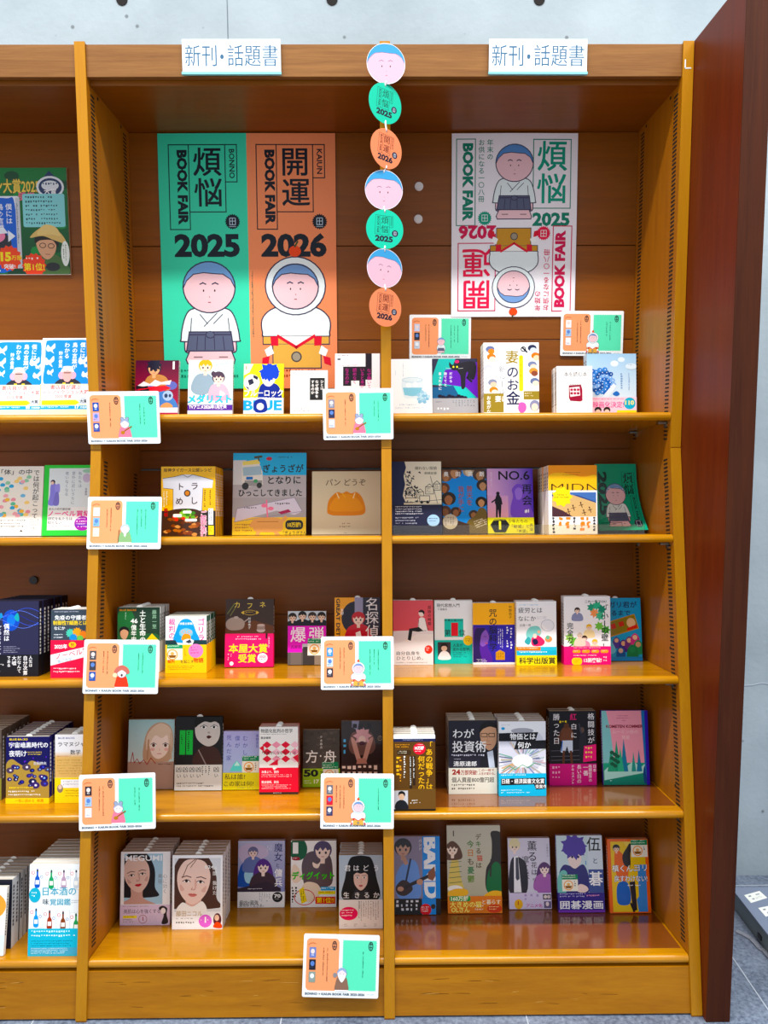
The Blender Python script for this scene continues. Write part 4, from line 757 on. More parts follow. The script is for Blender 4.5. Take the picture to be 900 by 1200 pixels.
@cover(172, 'efece8')
def red_pattern(a):
    a.t('物語化批判の哲学', 4, 5, 11, '28282c', .5, 82); a.fine(4, 18, 78, 22, 1, '666'); a.t('難波優輝', 4, 25, 6.4, '28282c', .5)
    for i in range(4):
        for j in range(3):
            x, y, c = 8 + 24 * i, 46 + 18 * j, ('e0203c', 'f0a0b4', 'e0203c', 'f4c4d0')[(i + 2 * j) % 4]
            a.p([(x, y), (x + 12, y - 9), (x + 24, y), (x + 12, y + 9)], c)
    a.p([(0, 54), (12, 46), (12, 64)], 'e0203c'); a.p([(100, 70), (86, 78), (100, 92)], 'e0203c'); a.p([(24, 98), (48, 82), (48, 98)], 'e0203c')
    a.t('「何者かにならない」は', 8, 62, 9, '1c1c20', .6, 86); a.fine(40, 76, 60, 80, 1, '222'); a.band(104, 'df1c36'); a.p([(30, 98), (38, 110), (46, 104)], 'efece8'); a.t('本書より、要約', 6, 111, 7.5, 'ffe8ea', .5, 44); a.fine(6, 121, 90, 130, 2, 'ffd4d8'); a.t('難波優輝、解説', 6, 137, 7.5, 'ffe8ea', .5, 44); a.fine(6, 147, 90, 160, 3, 'ffd4d8'); a.r(0, 166, 100, 172, '3a2a24'); a.fine(36, 167.4, 66, 170.5, 1, 'eee')

@cover(152, '4b433d')
def ark(a):
    g = random.Random(9)
    for k in range(30): a.e(g.uniform(0, 100), g.uniform(0, 100), g.uniform(3, 10), g.uniform(2, 5), ('544b44', '433c37', '5c524a')[k % 3], 10)
    a.v('夕木春央', 46, 16, 7.4, 'e8e4dc', .3, 1.25); a.t('方', 6, 54, 36, 'f4f2ee', .6); a.t('舟', 56, 54, 36, 'f4f2ee', .6); a.e(48, 70, 2.4, 2.4, 'f4f2ee', 8); prizetag(a, 52, 86, 44); a.band(103, '9ac422'); a.t('50', 2, 106, 24, '14140c', 1.4, 40); a.t('万部', 46, 110, 16, '14140c', 1.1); a.t('17', 30, 132, 14, 'f4f4e0', 1, 14); a.fine(4, 134, 26, 146, 2, 'e8f0c8'); prizetag(a, 55, 92, 42)

@cover(162, '2c2226')
def antler_comic(a):
    a.b([(18, 60), (26, 30), (40, 26), (58, 24), (76, 32), (84, 62), (70, 80), (30, 80)], '6a4c48'); a.b([(24, 40), (36, 50), (50, 92), (64, 50), (78, 40), (70, 70), (56, 108), (44, 108), (30, 70)], 'c89a90'); a.star(52, 36, 24, 15, 8, 'd8a8b0'); a.e(51, 46, 9, 10, 'e8ccc4'); a.e(51, 54, 8, 5, '4a2030'); a.p([(40, 90), (60, 90), (70, 130), (30, 130)], 'b88478')
    a.p([(26, 0), (44, 0), (40, 22), (26, 16)], '8a8aa8'); a.fine(28, 6, 80, 24, 1, '1c1420', fill=.9); a.fine(4, 44, 18, 100, 1, '6ab8e8', True, .85); a.ring(95, 42, 5, 5.4, 1, 'c8b090'); a.t('1', 93, 38, 7, 'c8b090', .4); a.band(103, '3a2a2c'); a.fine(2, 106, 98, 136, 2, 'f0dcd4', fill=.8)

@cover(180, '5b3d1d')
def war_brown(a):
    a.r(0, 0, 100, 9, 'f0eef0'); a.r(0, 9, 100, 16, '20264c'); a.fine(22, 11, 76, 14, 1, 'c8ccdc'); a.fine(4, 22, 46, 32, 2, 'e89a28'); a.rr(8, 36, 42, 48, 4, '3c2812'); a.fine(11, 38, 40, 46, 2, 'f0e4c8')
    a.v('「あの戦争」は', 77, 16, 17, 'f6b81c', .7, .98); a.v('何だったのか', 58, 50, 17, 'f6b81c', .7, .98); a.e(62, 33, 15, 14, 'e0283a'); a.t('10万部', 51, 28, 9, 'fff', 1, 22); a.fine(52, 22, 72, 26, 1, 'fff'); a.fine(52, 38, 72, 42, 1, 'fff')
    a.fine(6, 52, 16, 108, 1, 'f6b81c', True, .9); a.fine(14, 52, 22, 122, 1, 'f0a040', True, .8); a.fine(24, 50, 31, 122, 1, 'f4f0e8', True, .8); a.r(38, 50, 44, 132, '2c1c0e'); a.fine(39, 52, 43, 130, 1, 'f4f0e8', True, .8); a.r(46, 50, 52, 120, '2c1c0e'); a.fine(47, 52, 51, 118, 1, 'f4f0e8', True, .8); a.v('辻田真佐憲', 88, 132, 7, 'f4f0e8', .3, 1.05)
    a.band(128, '6a4a26'); a.r(0, 132, 34, 176, 'c8c4c8'); a.b([(4, 176), (6, 160), (18, 154), (30, 160), (34, 176)], '1a1a20'); a.e(19, 146, 7, 8.5, 'dcb498'); a.b([(11, 146), (12, 136), (20, 133), (27, 138), (26, 146), (22, 140), (14, 141)], '141214'); a.fine(40, 154, 68, 166, 2, 'f4f0e8'); a.r(0, 176, 100, 180, '20180f')

@cover(152, '24232f')
def invest(a):
    a.b([(66, 98), (70, 70), (82, 62), (100, 66), (100, 98)], '1a1a22'); a.p([(80, 66), (92, 62), (96, 98), (84, 98)], 'c8d0e0'); a.b([(66, 24), (72, 10), (86, 6), (98, 14), (100, 40), (94, 56), (84, 62), (74, 54), (67, 40)], 'c89c80'); a.b([(64, 26), (68, 8), (84, 2), (98, 8), (100, 16), (86, 13), (72, 18)], '18161a'); a.fr(68, 27, 80, 34, 1.2, '201c1c'); a.fr(84, 27, 96, 34, 1.2, '201c1c'); a.l([(80, 29), (84, 29)], 1, '201c1c'); a.l([(76, 50), (88, 50)], 1.6, '9a5c50'); a.l([(82, 32), (80, 43), (85, 43)], 1, 'a87c64')
    a.t('わが', 9, 17, 21, 'f4f4f6', .3, 44); a.t('投資術', 8, 42, 25, 'f4f4f6', .4, 70); a.fine(6, 70, 76, 75, 1, 'dde', fill=.8); a.fine(11, 79, 28, 82, 1, 'ccd'); a.t('清原達郎', 10, 84, 11.5, 'f4f4f6', .3, 48)
    a.band(98, 'ddd9cc'); a.t('24', 7, 101, 14, '9a2424', 1.4, 17); a.t('万部突破!', 25, 102, 11, '9a2424', 1, 34); a.t('この一冊で', 62, 100, 6, '9a2424', .7, 32); a.t('人生が変わる。', 62, 107, 6, '9a2424', .7, 34); a.t('個人資産800億円超', 6, 117, 11.5, '33302c', .5, 88); a.fine(6, 131, 66, 146, 2, '55504a')

@cover(158, 'e4e4ea')
def price_book(a):
    g = random.Random(12); a.e(50, 60, 50, 52, 'd0d0dc')
    for k in range(70):
        an = g.uniform(0, 6.28); r0, r1 = g.uniform(16, 30), g.uniform(34, 70); a.l([(50 + r0 * math.cos(an), 82 + r0 * .7 * math.sin(an)), (50 + r1 * math.cos(an), 82 + r1 * .7 * math.sin(an))], g.uniform(.8, 2.4), ('8890b8', 'c8a0a8', 'a8b0a0', 'b8b8c8', 'd0a878', '7ca89a', '6a6a88')[k % 7])
    a.e(50, 84, 22, 14, 'f0f0f4'); a.l([(8, 104), (22, 94), (34, 102), (50, 92), (62, 98), (76, 88)], 1.4, '5ab080'); a.r(0, 0, 100, 24, 'e8e8ec'); a.e(50, 20, 24, 6, 'a4a4ae'); a.fine(6, 7, 28, 10, 1, '889'); a.e(9, 15, 4, 3, '3aa0dc')
    a.p([(0, 25), (84, 23), (78, 42), (0, 42)], '14141a'); a.p([(38, 42), (100, 40), (100, 58), (32, 59)], '14141a'); a.t('物価とは', 24, 25, 14.6, 'f8f8fa', .7, 54); a.t('何か', 40, 43, 14.6, 'f8f8fa', .7, 28)
    a.band(110, '18b6e2'); a.fine(4, 112, 60, 117, 1, 'd8f4fc'); a.p([(4, 121), (98, 119), (98, 133), (4, 135)], '16161c'); a.t('日経・経済図書文化賞', 6, 121, 11, 'fff', .7, 90); a.p([(74, 133), (98, 132), (98, 143), (78, 144)], '16161c'); a.t('受賞作', 77, 134, 8, 'fff', .6); a.fine(4, 144, 66, 154, 2, 'd8f4fc')

@cover(157, '16161e')
def boxing(a):
    for y in (84, 96, 104): a.l([(4, y), (98, y - 2)], .9, '6a6a78')
    a.b([(24, 44), (32, 34), (46, 36), (52, 50), (48, 64), (30, 66), (22, 58)], '6a4230'); a.e(37, 31, 5.5, 6, '5a3626'); a.p([(28, 62), (50, 62), (50, 86), (42, 88), (38, 74), (32, 90), (24, 86)], 'd0dcee'); a.l([(28, 64), (26, 84)], 2, '4a7ad0'); a.l([(31, 86), (30, 112)], 5, '5a3828'); a.l([(46, 86), (48, 110)], 5, '5a3828'); a.l([(24, 48), (16, 66)], 5, '5a3626'); a.b([(64, 60), (70, 46), (78, 50), (80, 110), (66, 112)], '22242e'); a.e(70, 40, 5, 6, '5a4a44'); a.l([(68, 46), (64, 28)], 3, '3a3a48')
    a.v('格闘技が', 82, 4, 15, 'f4f4f8', .2, 1.12); a.t('紅', 44, 5, 15, 'e8247c', .5); a.v('白に', 46, 26, 13.5, 'f4f4f8', .2, 1.35); a.v('勝った日', 8, 5, 15, 'f4f4f8', .2, 1.12); a.fine(22, 20, 44, 26, 1, 'e8d020', fill=.9); a.p([(74, 74), (102, 70), (106, 104), (72, 108)], 'f04a88'); a.fine(77, 76, 99, 104, 3, 'f8e878')
    a.band(111, 'd01c80'); 
    for s, x, z in (('日本', 92, 8), ('格闘技界の', 83, 7.4), ('一番', 71, 12), ('長い日の', 58, 10), ('ドキュメント', 46, 7)): a.v(s, x, 113, z, 'f8eef4', .3, 1.0)
    a.fine(6, 116, 28, 148, 3, 'f4b8d8')

@cover(156, 'efa6b8')
def comet(a):
    a.p([(0, 0), (10, 0), (18, 40), (24, 100), (20, 156), (0, 156)], '8cccd0'); a.g(0, 110, 93, 156, '36a888', '1f7a6c'); a.p([(2, 126), (20, 110), (36, 104), (50, 118), (66, 106), (80, 120), (93, 110), (93, 130), (2, 146)], 'b4e4dc')
    for x, y0, w, c in ((30, 62, 9, '2f9a78'), (46, 58, 8, '1f7ea4'), (78, 82, 6, '1f7ea4'), (66, 86, 5, '3a9a90'), (38, 76, 7, '47b48c'), (18, 80, 9, '3ca07c')): a.p([(x, y0), (x + w, 128), (x - w, 128)], c)
    for k in range(8): a.e(20 + (k % 3) * 6, 88 + k * 4, 5, 4, '1f5a44', 8)
    a.b([(86, 130), (90, 116), (96, 122), (97, 150), (88, 152)], '1c4a8a'); a.p([(86, 0), (95, 0), (95, 156), (90, 120), (88, 60)], '3c7cb8'); a.r(93, 0, 100, 156, '4434b0')
    a.fine(34, 10, 62, 13, 1, 'a03850'); a.fine(32, 15, 64, 18, 1, 'a03850'); a.fine(44, 20, 56, 23, 1, 'a03850'); a.t('KOMETEN KOMMER', 9, 30, 8.4, '8a1c34', 1, 80); a.t('ムーミン谷の', 22, 40, 9, 'f6ccd2', .5, 56); a.t('彗星', 42, 52, 9, 'f6ccd2', .5); a.fine(12, 146, 22, 150, 1, 'dff')

@cover(137, '20222e')
def dark_navy(a):
    a.fine(80, 60, 88, 120, 1, 'ccd', True)
@cover(143, 'f0ece6')
def orange_white(a):
    a.e(60, 40, 40, 30, 'f0a860'); a.r(0, 100, 100, 143, 'd8ecf2')

@cover(172, 'eef1f2')
def sake(a):
    bt = ((15, 10, '3a66c8'), (42, 12, '3aa06a'), (66, 12, 'b89ab0'), (14, 84, '4aa0e4'), (40, 88, 'a84a3a'), (66, 90, '8a4a30'), (91, 94, '3a9a5a'), (90, 12, 'c8d0d8'))
    for x, y, c in bt:
        a.rr(x - 11, y - 2, x + 12, y + 36, 2, 'f8f8f8'); a.fr(x - 11, y - 2, x + 12, y + 36, .5, 'c8ccd0')
        a.b([(x - 1.6, y), (x + 1.6, y), (x + 1.8, y + 11), (x + 4.4, y + 17), (x + 4.6, y + 33), (x - 4.6, y + 33), (x - 4.4, y + 17), (x - 1.8, y + 11)], c); a.r(x - 3.6, y + 20, x + 3.6, y + 28, 'f4f0ea'); a.r(x - 1.6, y, x + 1.6, y + 4, '333a44'); a.ring(x - 8, y + 6, 2.6, 3, .8, 'e85868', 12); a.ring(x + 8, y + 14, 2.2, 2.6, .8, '5a88c8', 12)
    a.t('日本酒の', 26, 43, 17, '22a0bc', .3, 64); a.t('味', 26, 65, 12, '3a4650', .3); a.t('覚図鑑', 40, 65, 13, '22a0bc', .3, 40); a.fine(82, 68, 98, 75, 2, '889'); a.e(11, 58, 11, 14, '18b0cc'); a.fine(5, 52, 17, 64, 2, 'e8fafc')
    a.band(121, '18b8d6'); a.fine(6, 124, 96, 140, 2, 'e0f8fc'); a.fine(6, 143, 92, 156, 3, '0a6a84'); a.r(4, 156, 98, 170, '5aa8c4'); a.fine(6, 157, 96, 169, 4, 'd8f0f8', seed=5)

@cover(145, 'f0eef0')
def beauty_white(a):
    a.r(7, 4, 85, 104, 'a8c8dc'); b = Art(200); bigface(a, 33, 46, 27, '17141a', 'd8b8ac', 'b82c38', 'c49c92', 0, 1.6, -8); a.r(0, 0, 7, 145, 'f0eef0'); a.r(0, 104, 100, 145, 'f0eef0'); a.r(85, 0, 100, 104, 'f0eef0'); a.r(0, 0, 100, 4, 'f0eef0')
    a.t('MEGUMI', 9, 7, 15, 'eef0f4', .5, 74); a.v('心に効く', 85, 44, 9.5, '9a9ca4', .1, 1.05); a.v('美容', 75, 44, 9.5, '8a8c96', .1, 1.1); a.band(105, 'dac6de'); a.fine(6, 107, 74, 110, 1, '554'); a.t('美肌は心を強くする', 7, 113, 9.4, '5c4c64', .3, 74); a.r(6, 126, 34, 131, 'f0dc28'); a.fine(8, 127, 32, 130, 1, '332'); a.fine(6, 133, 36, 141, 2, '665'); a.ring(46, 133, 8, 8, 1, 'a06068'); a.t('1', 43.6, 128, 11, 'a03040', .6); a.b([(78, 112), (86, 107), (95, 112), (94, 124), (97, 140), (84, 142), (88, 124)], '2a2428'); a.e(87, 117, 5, 6, 'f0e6e6'); a.fine(60, 126, 76, 142, 4, 'c4b4cc', True)

@cover(144, 'f0eff2')
def beauty_brown(a):
    a.r(4, 6, 96, 110, 'd6d8dc'); bigface(a, 42, 52, 34, '4a3028', 'ecccc0', 'd08078', 'dcb0a4', 0, 1.5, 4); a.l([(48, 6), (30, 20), (20, 44)], 1.4, '6a4838'); a.l([(50, 6), (36, 24)], 1.2, '6a4838'); a.b([(10, 112), (20, 92), (40, 100), (60, 90), (66, 112)], 'f0ece8'); a.r(0, 0, 4, 144, 'f0eff2'); a.r(96, 0, 100, 144, 'f0eff2'); a.r(0, 0, 100, 6, 'f0eff2'); a.r(0, 112, 100, 144, 'f0eff2')
    a.t('824', 64, 20, 9, 'f4f0ee', .2, 18); a.v('時間', 80, 22, 9, 'f4f0ee', .2, 1.08); a.v('抜けた', 80, 50, 9, 'f4f0ee', .2, 1.08); a.t('藤田ニコル', 8, 108, 11.5, 'b49a68', .2, 52); a.fine(8, 122, 46, 126, 1, '776'); a.fine(8, 129, 48, 137, 1, '554'); a.e(66, 128, 13, 12.5, 'e078d8'); a.t('1', 62.5, 120, 15, 'fff', 1); a.fine(57, 125, 62, 131, 1, 'fff'); a.fine(70, 125, 76, 131, 1, 'fff'); a.e(90, 126, 8, 13, '5a2430'); a.e(89, 122, 4.6, 6, 'f0c8b0'); a.b([(82, 140), (88, 130), (98, 134), (98, 142)], 'e05030')

@cover(137, 'a8acd0')
def witch_novel(a):
    a.g(0, 0, 100, 105, 'b8bcdc', '8c90c4'); a.b([(0, 20), (20, 6), (56, 12), (64, 30), (40, 40), (10, 44)], 'c4b8d8'); a.b([(0, 74), (8, 48), (26, 44), (44, 52), (46, 76), (30, 92), (0, 94)], '3a5cb0'); a.b([(14, 66), (30, 60), (42, 72), (36, 86), (18, 86)], 'a8d4ec'); fig(a, 32, 24, 10, '6a6a90', 'e8d0cc', '6a78b0'); fig(a, 54, 54, 13, '5a3a8a', 'f0dcd8', '3a2a38', 2.6); a.p([(30, 92), (60, 84), (92, 98), (92, 105), (0, 105), (0, 98)], '2e2436')
    a.v('魔女', 77, 5, 19, '26286a', .3, 1.02); a.t('と', 80, 46, 10, '26286a', .3); a.v('傭兵', 78, 58, 18, 'f6f6fa', .6, 1.08); a.fine(62, 10, 74, 24, 3, 'e8e8f4', True); a.fine(22, 98, 56, 102, 1, 'f0f0fa'); a.band(105, 'eeeef2'); a.t('最凶×最強', 4, 122, 9.4, '2a2a34', .3, 40); a.t('異世界で生きる。', 4, 129.5, 6.5, '2a2a34', .3, 52); a.fine(46, 107, 72, 126, 5, 'aab', True); a.e(85, 116, 11, 10.5, '16161c'); a.t('70', 78, 110, 9.5, 'f4f4f4', 1.2, 14); a.fine(80, 119, 91, 122, 1, 'ddd')

@cover(141, 'f2f0f2')
def green_comic(a):
    a.b([(24, 50), (34, 28), (56, 22), (84, 30), (92, 62), (86, 96), (36, 98), (26, 76)], '5a4c56'); a.b([(48, 46), (58, 50), (66, 44), (60, 58), (50, 56)], 'f0dcd0'); fig(a, 70, 22, 18, '54486a', 'f0d8d0', '4a3e48', body=0); a.b([(22, 104), (34, 88), (58, 92), (66, 110), (52, 128), (26, 126)], 'eedac8'); a.b([(0, 76), (6, 50), (18, 60), (24, 80), (10, 90)], 'ecd8c8'); a.ring(30, 120, 22, 16, 1.6, 'd84040'); a.e(16, 18, 20, 24, '1f5a3c'); a.t('1', 4, 4, 30, 'f4f4f4', 1.6, 12); a.e(11, 38, 9, 4, 'a02030'); a.fine(5, 36, 17, 40, 1, 'fff')
    a.t('ディグイット', 3, 66, 17, '1a6a20', 2.2, 92); a.t('ディグイット', 3, 66, 17, '4ad838', .8, 92); a.p([(18, 104), (28, 98), (36, 128), (24, 134)], 'f4d838'); a.fine(22, 104, 31, 130, 2, '332', True); a.fine(2, 98, 16, 134, 2, '222', True, .8); a.r(66, 98, 98, 106, '38a8e0'); a.fine(68, 100, 96, 104, 1, 'fff'); a.r(60, 107, 98, 114, 'f0e030'); a.fine(62, 108.5, 96, 112.5, 1, 'c02020'); a.r(54, 119, 98, 134, 'e02820'); a.t('第1位!!', 57, 120.5, 12, 'f8e838', 1, 38)

@cover(165, 'b4c0cc')
def long_hair_photo(a):
    a.b([(10, 100), (14, 50), (24, 10), (40, 2), (60, 2), (76, 10), (86, 50), (90, 100)], '141416'); a.b([(34, 44), (40, 36), (60, 36), (66, 44), (64, 66), (50, 80), (36, 66)], 'dcbcb0'); a.b([(30, 46), (32, 20), (50, 12), (68, 20), (70, 46), (60, 40), (50, 42), (40, 40)], '141416')
    for s in (-1, 1): a.e(50 + s * 8, 51, 4, 1.8, 'f0eaea', 10); a.e(50 + s * 8, 51, 1.9, 1.9, '1a1214', 8); a.l([(50 + s * 8 - 5, 46), (50 + s * 8 + 5, 46)], 1, '3a2c2c')
    a.l([(51, 54), (52, 62), (48, 62)], .8, 'b89488'); a.b([(45, 69), (50, 67), (55, 69), (50, 72)], 'b86a68'); a.b([(38, 78), (50, 84), (62, 78), (70, 100), (30, 100)], '2a2a30')
    for s, x in (('君', 12), ('は', 32), ('ど', 54), ('う', 78)): a.t(s, x, 22, 15, 'f6f6f8', .2)
    for s, x in (('生', 9), ('き', 34), ('る', 56), ('か', 78)): a.t(s, x, 83, 15, 'f6f6f8', .2)
    a.band(100, 'e6e2e2'); a.e(22, 131, 21, 15, 'e83c6c'); a.fine(6, 122, 38, 140, 3, 'fff'); a.fine(44, 103, 94, 152, 9, '9a9698', True); a.fine(46, 104, 50, 122, 1, '556', True)
    for x in (16, 38, 60, 84): a.fine(x - 4, 154, x + 5, 162, 2, '8a8688')

@cover(160, '8b8199')
def band_comic(a):
    a.r(62, 0, 100, 160, '1f8ce8'); a.at(96, 2, 90); a.t('BAND', 0, 0, 40, 'f4f6fa', 1.6, 126); a.at(); a.r(90, 0, 100, 160, '1f8ce8'); a.v('バンド', 54, 6, 7, 'f4f4f8', .3, 1.2)
    a.b([(8, 124), (4, 84), (16, 60), (36, 48), (50, 56), (56, 84), (58, 122), (36, 130)], '7ea2e4'); fig(a, 20, 24, 17, '231c26', 'c8a090', '7ea2e4', body=0); a.l([(20, 42), (26, 54)], 9, 'c09684'); a.l([(36, 48), (22, 110)], 4, '2a3050'); a.b([(4, 104), (18, 90), (34, 96), (40, 110), (24, 122), (8, 118)], '3c2c2c'); a.l([(26, 104), (84, 78)], 7, '2c2228'); a.p([(74, 74), (88, 62), (90, 82), (84, 92), (74, 88)], '8a5a44'); a.e(14, 108, 7, 5, 'c89a84'); a.e(56, 94, 7, 6, 'c89a84')
    a.band(128, '14141a'); 
    a.fine(4, 131, 56, 158, 5, 'e4e4ee', True, .7)
    a.r(60, 128, 90, 160, '1f8ce8'); a.e(68, 150, 12, 12, 'e02c34'); a.fine(59, 144, 77, 156, 3, 'fff'); a.e(84, 144, 5, 5, '222')

@cover(155, 'bdb8a4')
def cat_apron(a):
    a.g(0, 0, 100, 125, 'c8c4b4', 'b4ae98'); a.t('1', 9, 9, 14, '3a342a', .6)
    a.b([(2, 118), (6, 70), (14, 54), (20, 60), (24, 90), (30, 118)], 'd8c070')
    for k in range(6): a.l([(4, 66 + 9 * k), (26, 64 + 9 * k)], 1.2, '6a7a4a')
    fig(a, 10, 42, 11, '5a3a2c', 'f0d8c8', 'd8c070', 1.6, body=0); a.e(14, 112, 14, 6, 'f2ece4'); a.b([(0, 118), (16, 112), (36, 114), (34, 124), (0, 124)], 'f0b84c')
    a.b([(74, 118), (72, 80), (82, 60), (84, 30), (82, 14), (90, 10), (102, 14), (110, 30), (110, 118)], '2a2222'); a.b([(72, 112), (76, 84), (88, 66), (98, 70), (102, 90), (102, 118), (80, 120)], '1f6a3a'); a.l([(82, 62), (80, 90)], 3, '2a2222'); a.b([(70, 122), (84, 116), (100, 118), (100, 126), (70, 126)], 'f0b84c')
    for k, (s, c) in enumerate(zip('デキる猫は', ('5a4a2c', '4a7a3c', '5a4a2c', 'c84a30', '5a4a2c'))): a.t(s, 53 + (2 if k == 3 else 0), 15 + 12.6 * k, 11.5, c, .7)
    for k, (s, c) in enumerate(zip('今日も憂鬱', ('4a7a3c', 'c87a28', '5a4a2c', '3c7a48', '6a8a3c'))): a.t(s, 37, 27 + 15.4 * k, 13.5, c, .7)
    a.band(125, 'e27a26'); a.rr(3, 125, 42, 134, 3, '3a9a48'); a.t('160万部', 6, 126, 9, 'f8f4d8', 1, 32); a.t('大きめの猫', 4, 134, 11.5, 'f8ec80', .9, 58); a.t('と暮らす', 62, 131, 9, 'f8ecd0', .5); a.t('OLさん', 6, 145, 10.5, 'f8ec80', .9, 34); a.e(86, 147, 14, 7.5, 'd84020'); a.fine(76, 143, 97, 151, 2, 'f8e8a0'); a.fine(50, 141, 72, 152, 2, 'f8ecd0')

@cover(159, 'd6d2e4')
def flower_comic(a):
    a.b([(2, 122), (4, 62), (14, 42), (32, 46), (44, 64), (42, 122)], '2c2834'); a.p([(14, 42), (24, 40), (30, 122), (12, 122)], 'f0eef4'); a.p([(18, 44), (24, 44), (26, 92), (20, 96), (17, 90)], '4a4a58'); fig(a, 16, 18, 12, 'e0d4ac', 'f2dcd4', '222', body=0, spike=1)
    a.b([(68, 122), (70, 92), (84, 84), (100, 92), (100, 122)], 'a06ab0'); fig(a, 86, 70, 12, '5a3a6a', 'f4dcd8', 'a86ab0', 2.8); a.v('薫る', 46, 6, 24, '1e1a24', .3, 1.0); a.v('花は', 54, 54, 15, '1e1a24', .3, 1.05); a.v('凛と咲く', 32, 40, 18, '2a2430', .2, .98); a.v('三香見サカ', 92, 14, 5, '6a6478', 0, 1.2); a.t('り', 56, 90, 10, '2a2430', .3)
    a.band(123, 'd8cce8'); a.e(22, 148, 10, 11, 'f0b428'); a.t('1', 18, 141, 12, 'c03028', 1); a.fine(36, 126, 78, 142, 3, 'b09ac8', True); a.t('アニメ化', 40, 147, 9, 'c83898', .8, 38); a.r(80, 126, 99, 138, '4a4450'); a.e(86, 132, 4, 4, 'e8d8d4'); a.e(94, 132, 4, 4, 'd8c4c8'); a.r(82, 142, 99, 157, '6a5a80'); a.e(90, 148, 4, 5, 'ecd8dc')

@cover(157, 'c8dce4')
def go_comic(a):
    a.b([(6, 117), (4, 80), (16, 60), (40, 66), (58, 60), (68, 84), (66, 117)], '3c3a78'); a.b([(0, 90), (10, 72), (22, 78), (18, 117), (0, 117)], '7ac0b8'); a.b([(24, 40), (34, 34), (52, 38), (52, 56), (40, 68), (28, 60)], 'f0dcd8'); a.star(38, 22, 30, 19, 9, '5c4ca4'); a.b([(14, 30), (22, 8), (40, 2), (58, 10), (64, 32), (52, 42), (42, 32), (28, 42)], '5c4ca4'); a.e(34, 44, 2.6, 3, '2a2a60', 8); a.e(47, 44, 2.6, 3, '2a2a60', 8); a.b([(40, 112), (48, 100), (62, 104), (66, 112), (54, 118)], 'f0d8d4')
    a.r(68, 0, 100, 70, 'd4e0ec'); a.r(68, 70, 100, 117, '4a5a98'); a.t('伍', 66, 3, 31, '121218', .5); a.t('と', 77, 46, 13, '2a3a6a', .4); a.t('碁', 68, 74, 31, 'f6f6fa', .9); a.t('1', 60, 52, 12, '3a8ad0', .5); prizetag(a, 10, 80, 34)
    a.band(117, '3a3286'); a.fine(4, 118, 60, 128, 2, 'c8c4ec'); a.fine(62, 121, 96, 128, 1, 'f0a8d0'); a.t('囲碁漫画', 4, 133, 18, 'f8f6fc', .8, 92); a.r(0, 152, 100, 157, '7a48b0')

@cover(171, 'e8621f')
def orange_comic(a):
    a.r(8, 6, 92, 168, 'e8c444'); a.r(72, 60, 92, 168, '5a92d8'); a.p([(40, 6), (92, 6), (92, 34), (60, 40)], 'ecd070'); a.b([(16, 60), (20, 26), (36, 34), (50, 60), (44, 96), (24, 92)], 'e86a2a'); a.b([(36, 40), (48, 20), (56, 10), (60, 22), (56, 34), (54, 64), (40, 60)], '1e1a22'); fig(a, 22, 22, 8, '1c1820', 'eeccb4', 'e86a2a', body=0)
    a.b([(18, 140), (22, 104), (44, 100), (52, 126), (48, 150), (26, 152)], '3a6ac0'); a.p([(50, 100), (64, 98), (66, 164), (56, 166)], '221e28'); a.p([(66, 140), (90, 110), (92, 168), (70, 168)], '5a92d8'); a.l([(52, 150), (58, 166)], 5, '1a161e')
    a.t('槙くん、', 10, 60, 17, '3a1a10', 2, 56); a.t('槙くん、', 10, 60, 17, 'fbf8f2', .7, 56); a.t('ヨリ', 64, 58, 18, '1a2a60', 2, 30); a.t('ヨリ', 64, 58, 18, 'eef4fc', .7, 30); a.t('戻すわけない!', 14, 84, 16, '2a2a60', 2, 80); a.t('戻すわけない!', 14, 84, 16, 'f6f6fa', .7, 80); a.fine(46, 106, 80, 112, 1, 'fff'); prizetag(a, 58, 2, 40)
# ------------------------------------------------------------------ setting: floor, wall, ceiling
TH = 0.18307; S_, C_ = math.sin(TH), math.cos(TH)
KY, KZ, DB = 2.0, -0.0328 + FZ, 0.3216           # knee of the front, depth of the cases
TOPZ, HB = 0.968 + FZ, 0.888 + FZ

mb = MB()
mb.box(-3.2, 3.2, -1.6, 2.345, -0.05, 0.0)
fl = mb.build('floor', M['slate']); fl['kind'] = 'structure'
mb = MB()
for x in (-2.05, -1.45, -0.85, -0.245, 0.355, 0.957, 1.557, 2.157): mb.box(x - 0.0015, x + 0.0015, -1.6, 2.344, 0.0, 0.0006)
for y in (-0.7, -0.1, 0.5, 1.1, 1.69, 2.29): mb.box(-3.2, 3.2, y - 0.0015, y + 0.0015, 0.0, 0.0007)
o = mb.build('floor_joints', M['grout']); o['kind'] = 'structure'
mb = MB(); mb.box(-3.2, -0.431, 2.345, 2.45, 0.0, 3.9); mb.box(-0.4275, 3.2, 2.345, 2.45, 0.0, 3.9); mb.box(-0.432, -0.427, 2.350, 2.45, 0, 3.9)
wall = mb.build('wall_back', M['concrete']); wall['kind'] = 'structure'
for i, x in enumerate((-0.731, -0.128, 0.469)):
    mb = MB(); mb.disc((x, 2.342, 1.250 + FZ), 0.016, 0.006); o = mb.build('wall_mark_%d' % (i + 1), M['slot']); o['kind'] = 'structure'  # raised black discs stand in for the dark form-tie holes in the concrete
mb = MB(); mb.tube([(1.08 + .03 * k, 2.3445, 0.632 + .004 * math.sin(k * 1.9) + .0006 * k) for k in range(12)], 0.0014, 5); o = mb.build('wall_mark_4', M['grout']); o['kind'] = 'structure'  # thin pale tube standing in for a crack line in the concrete

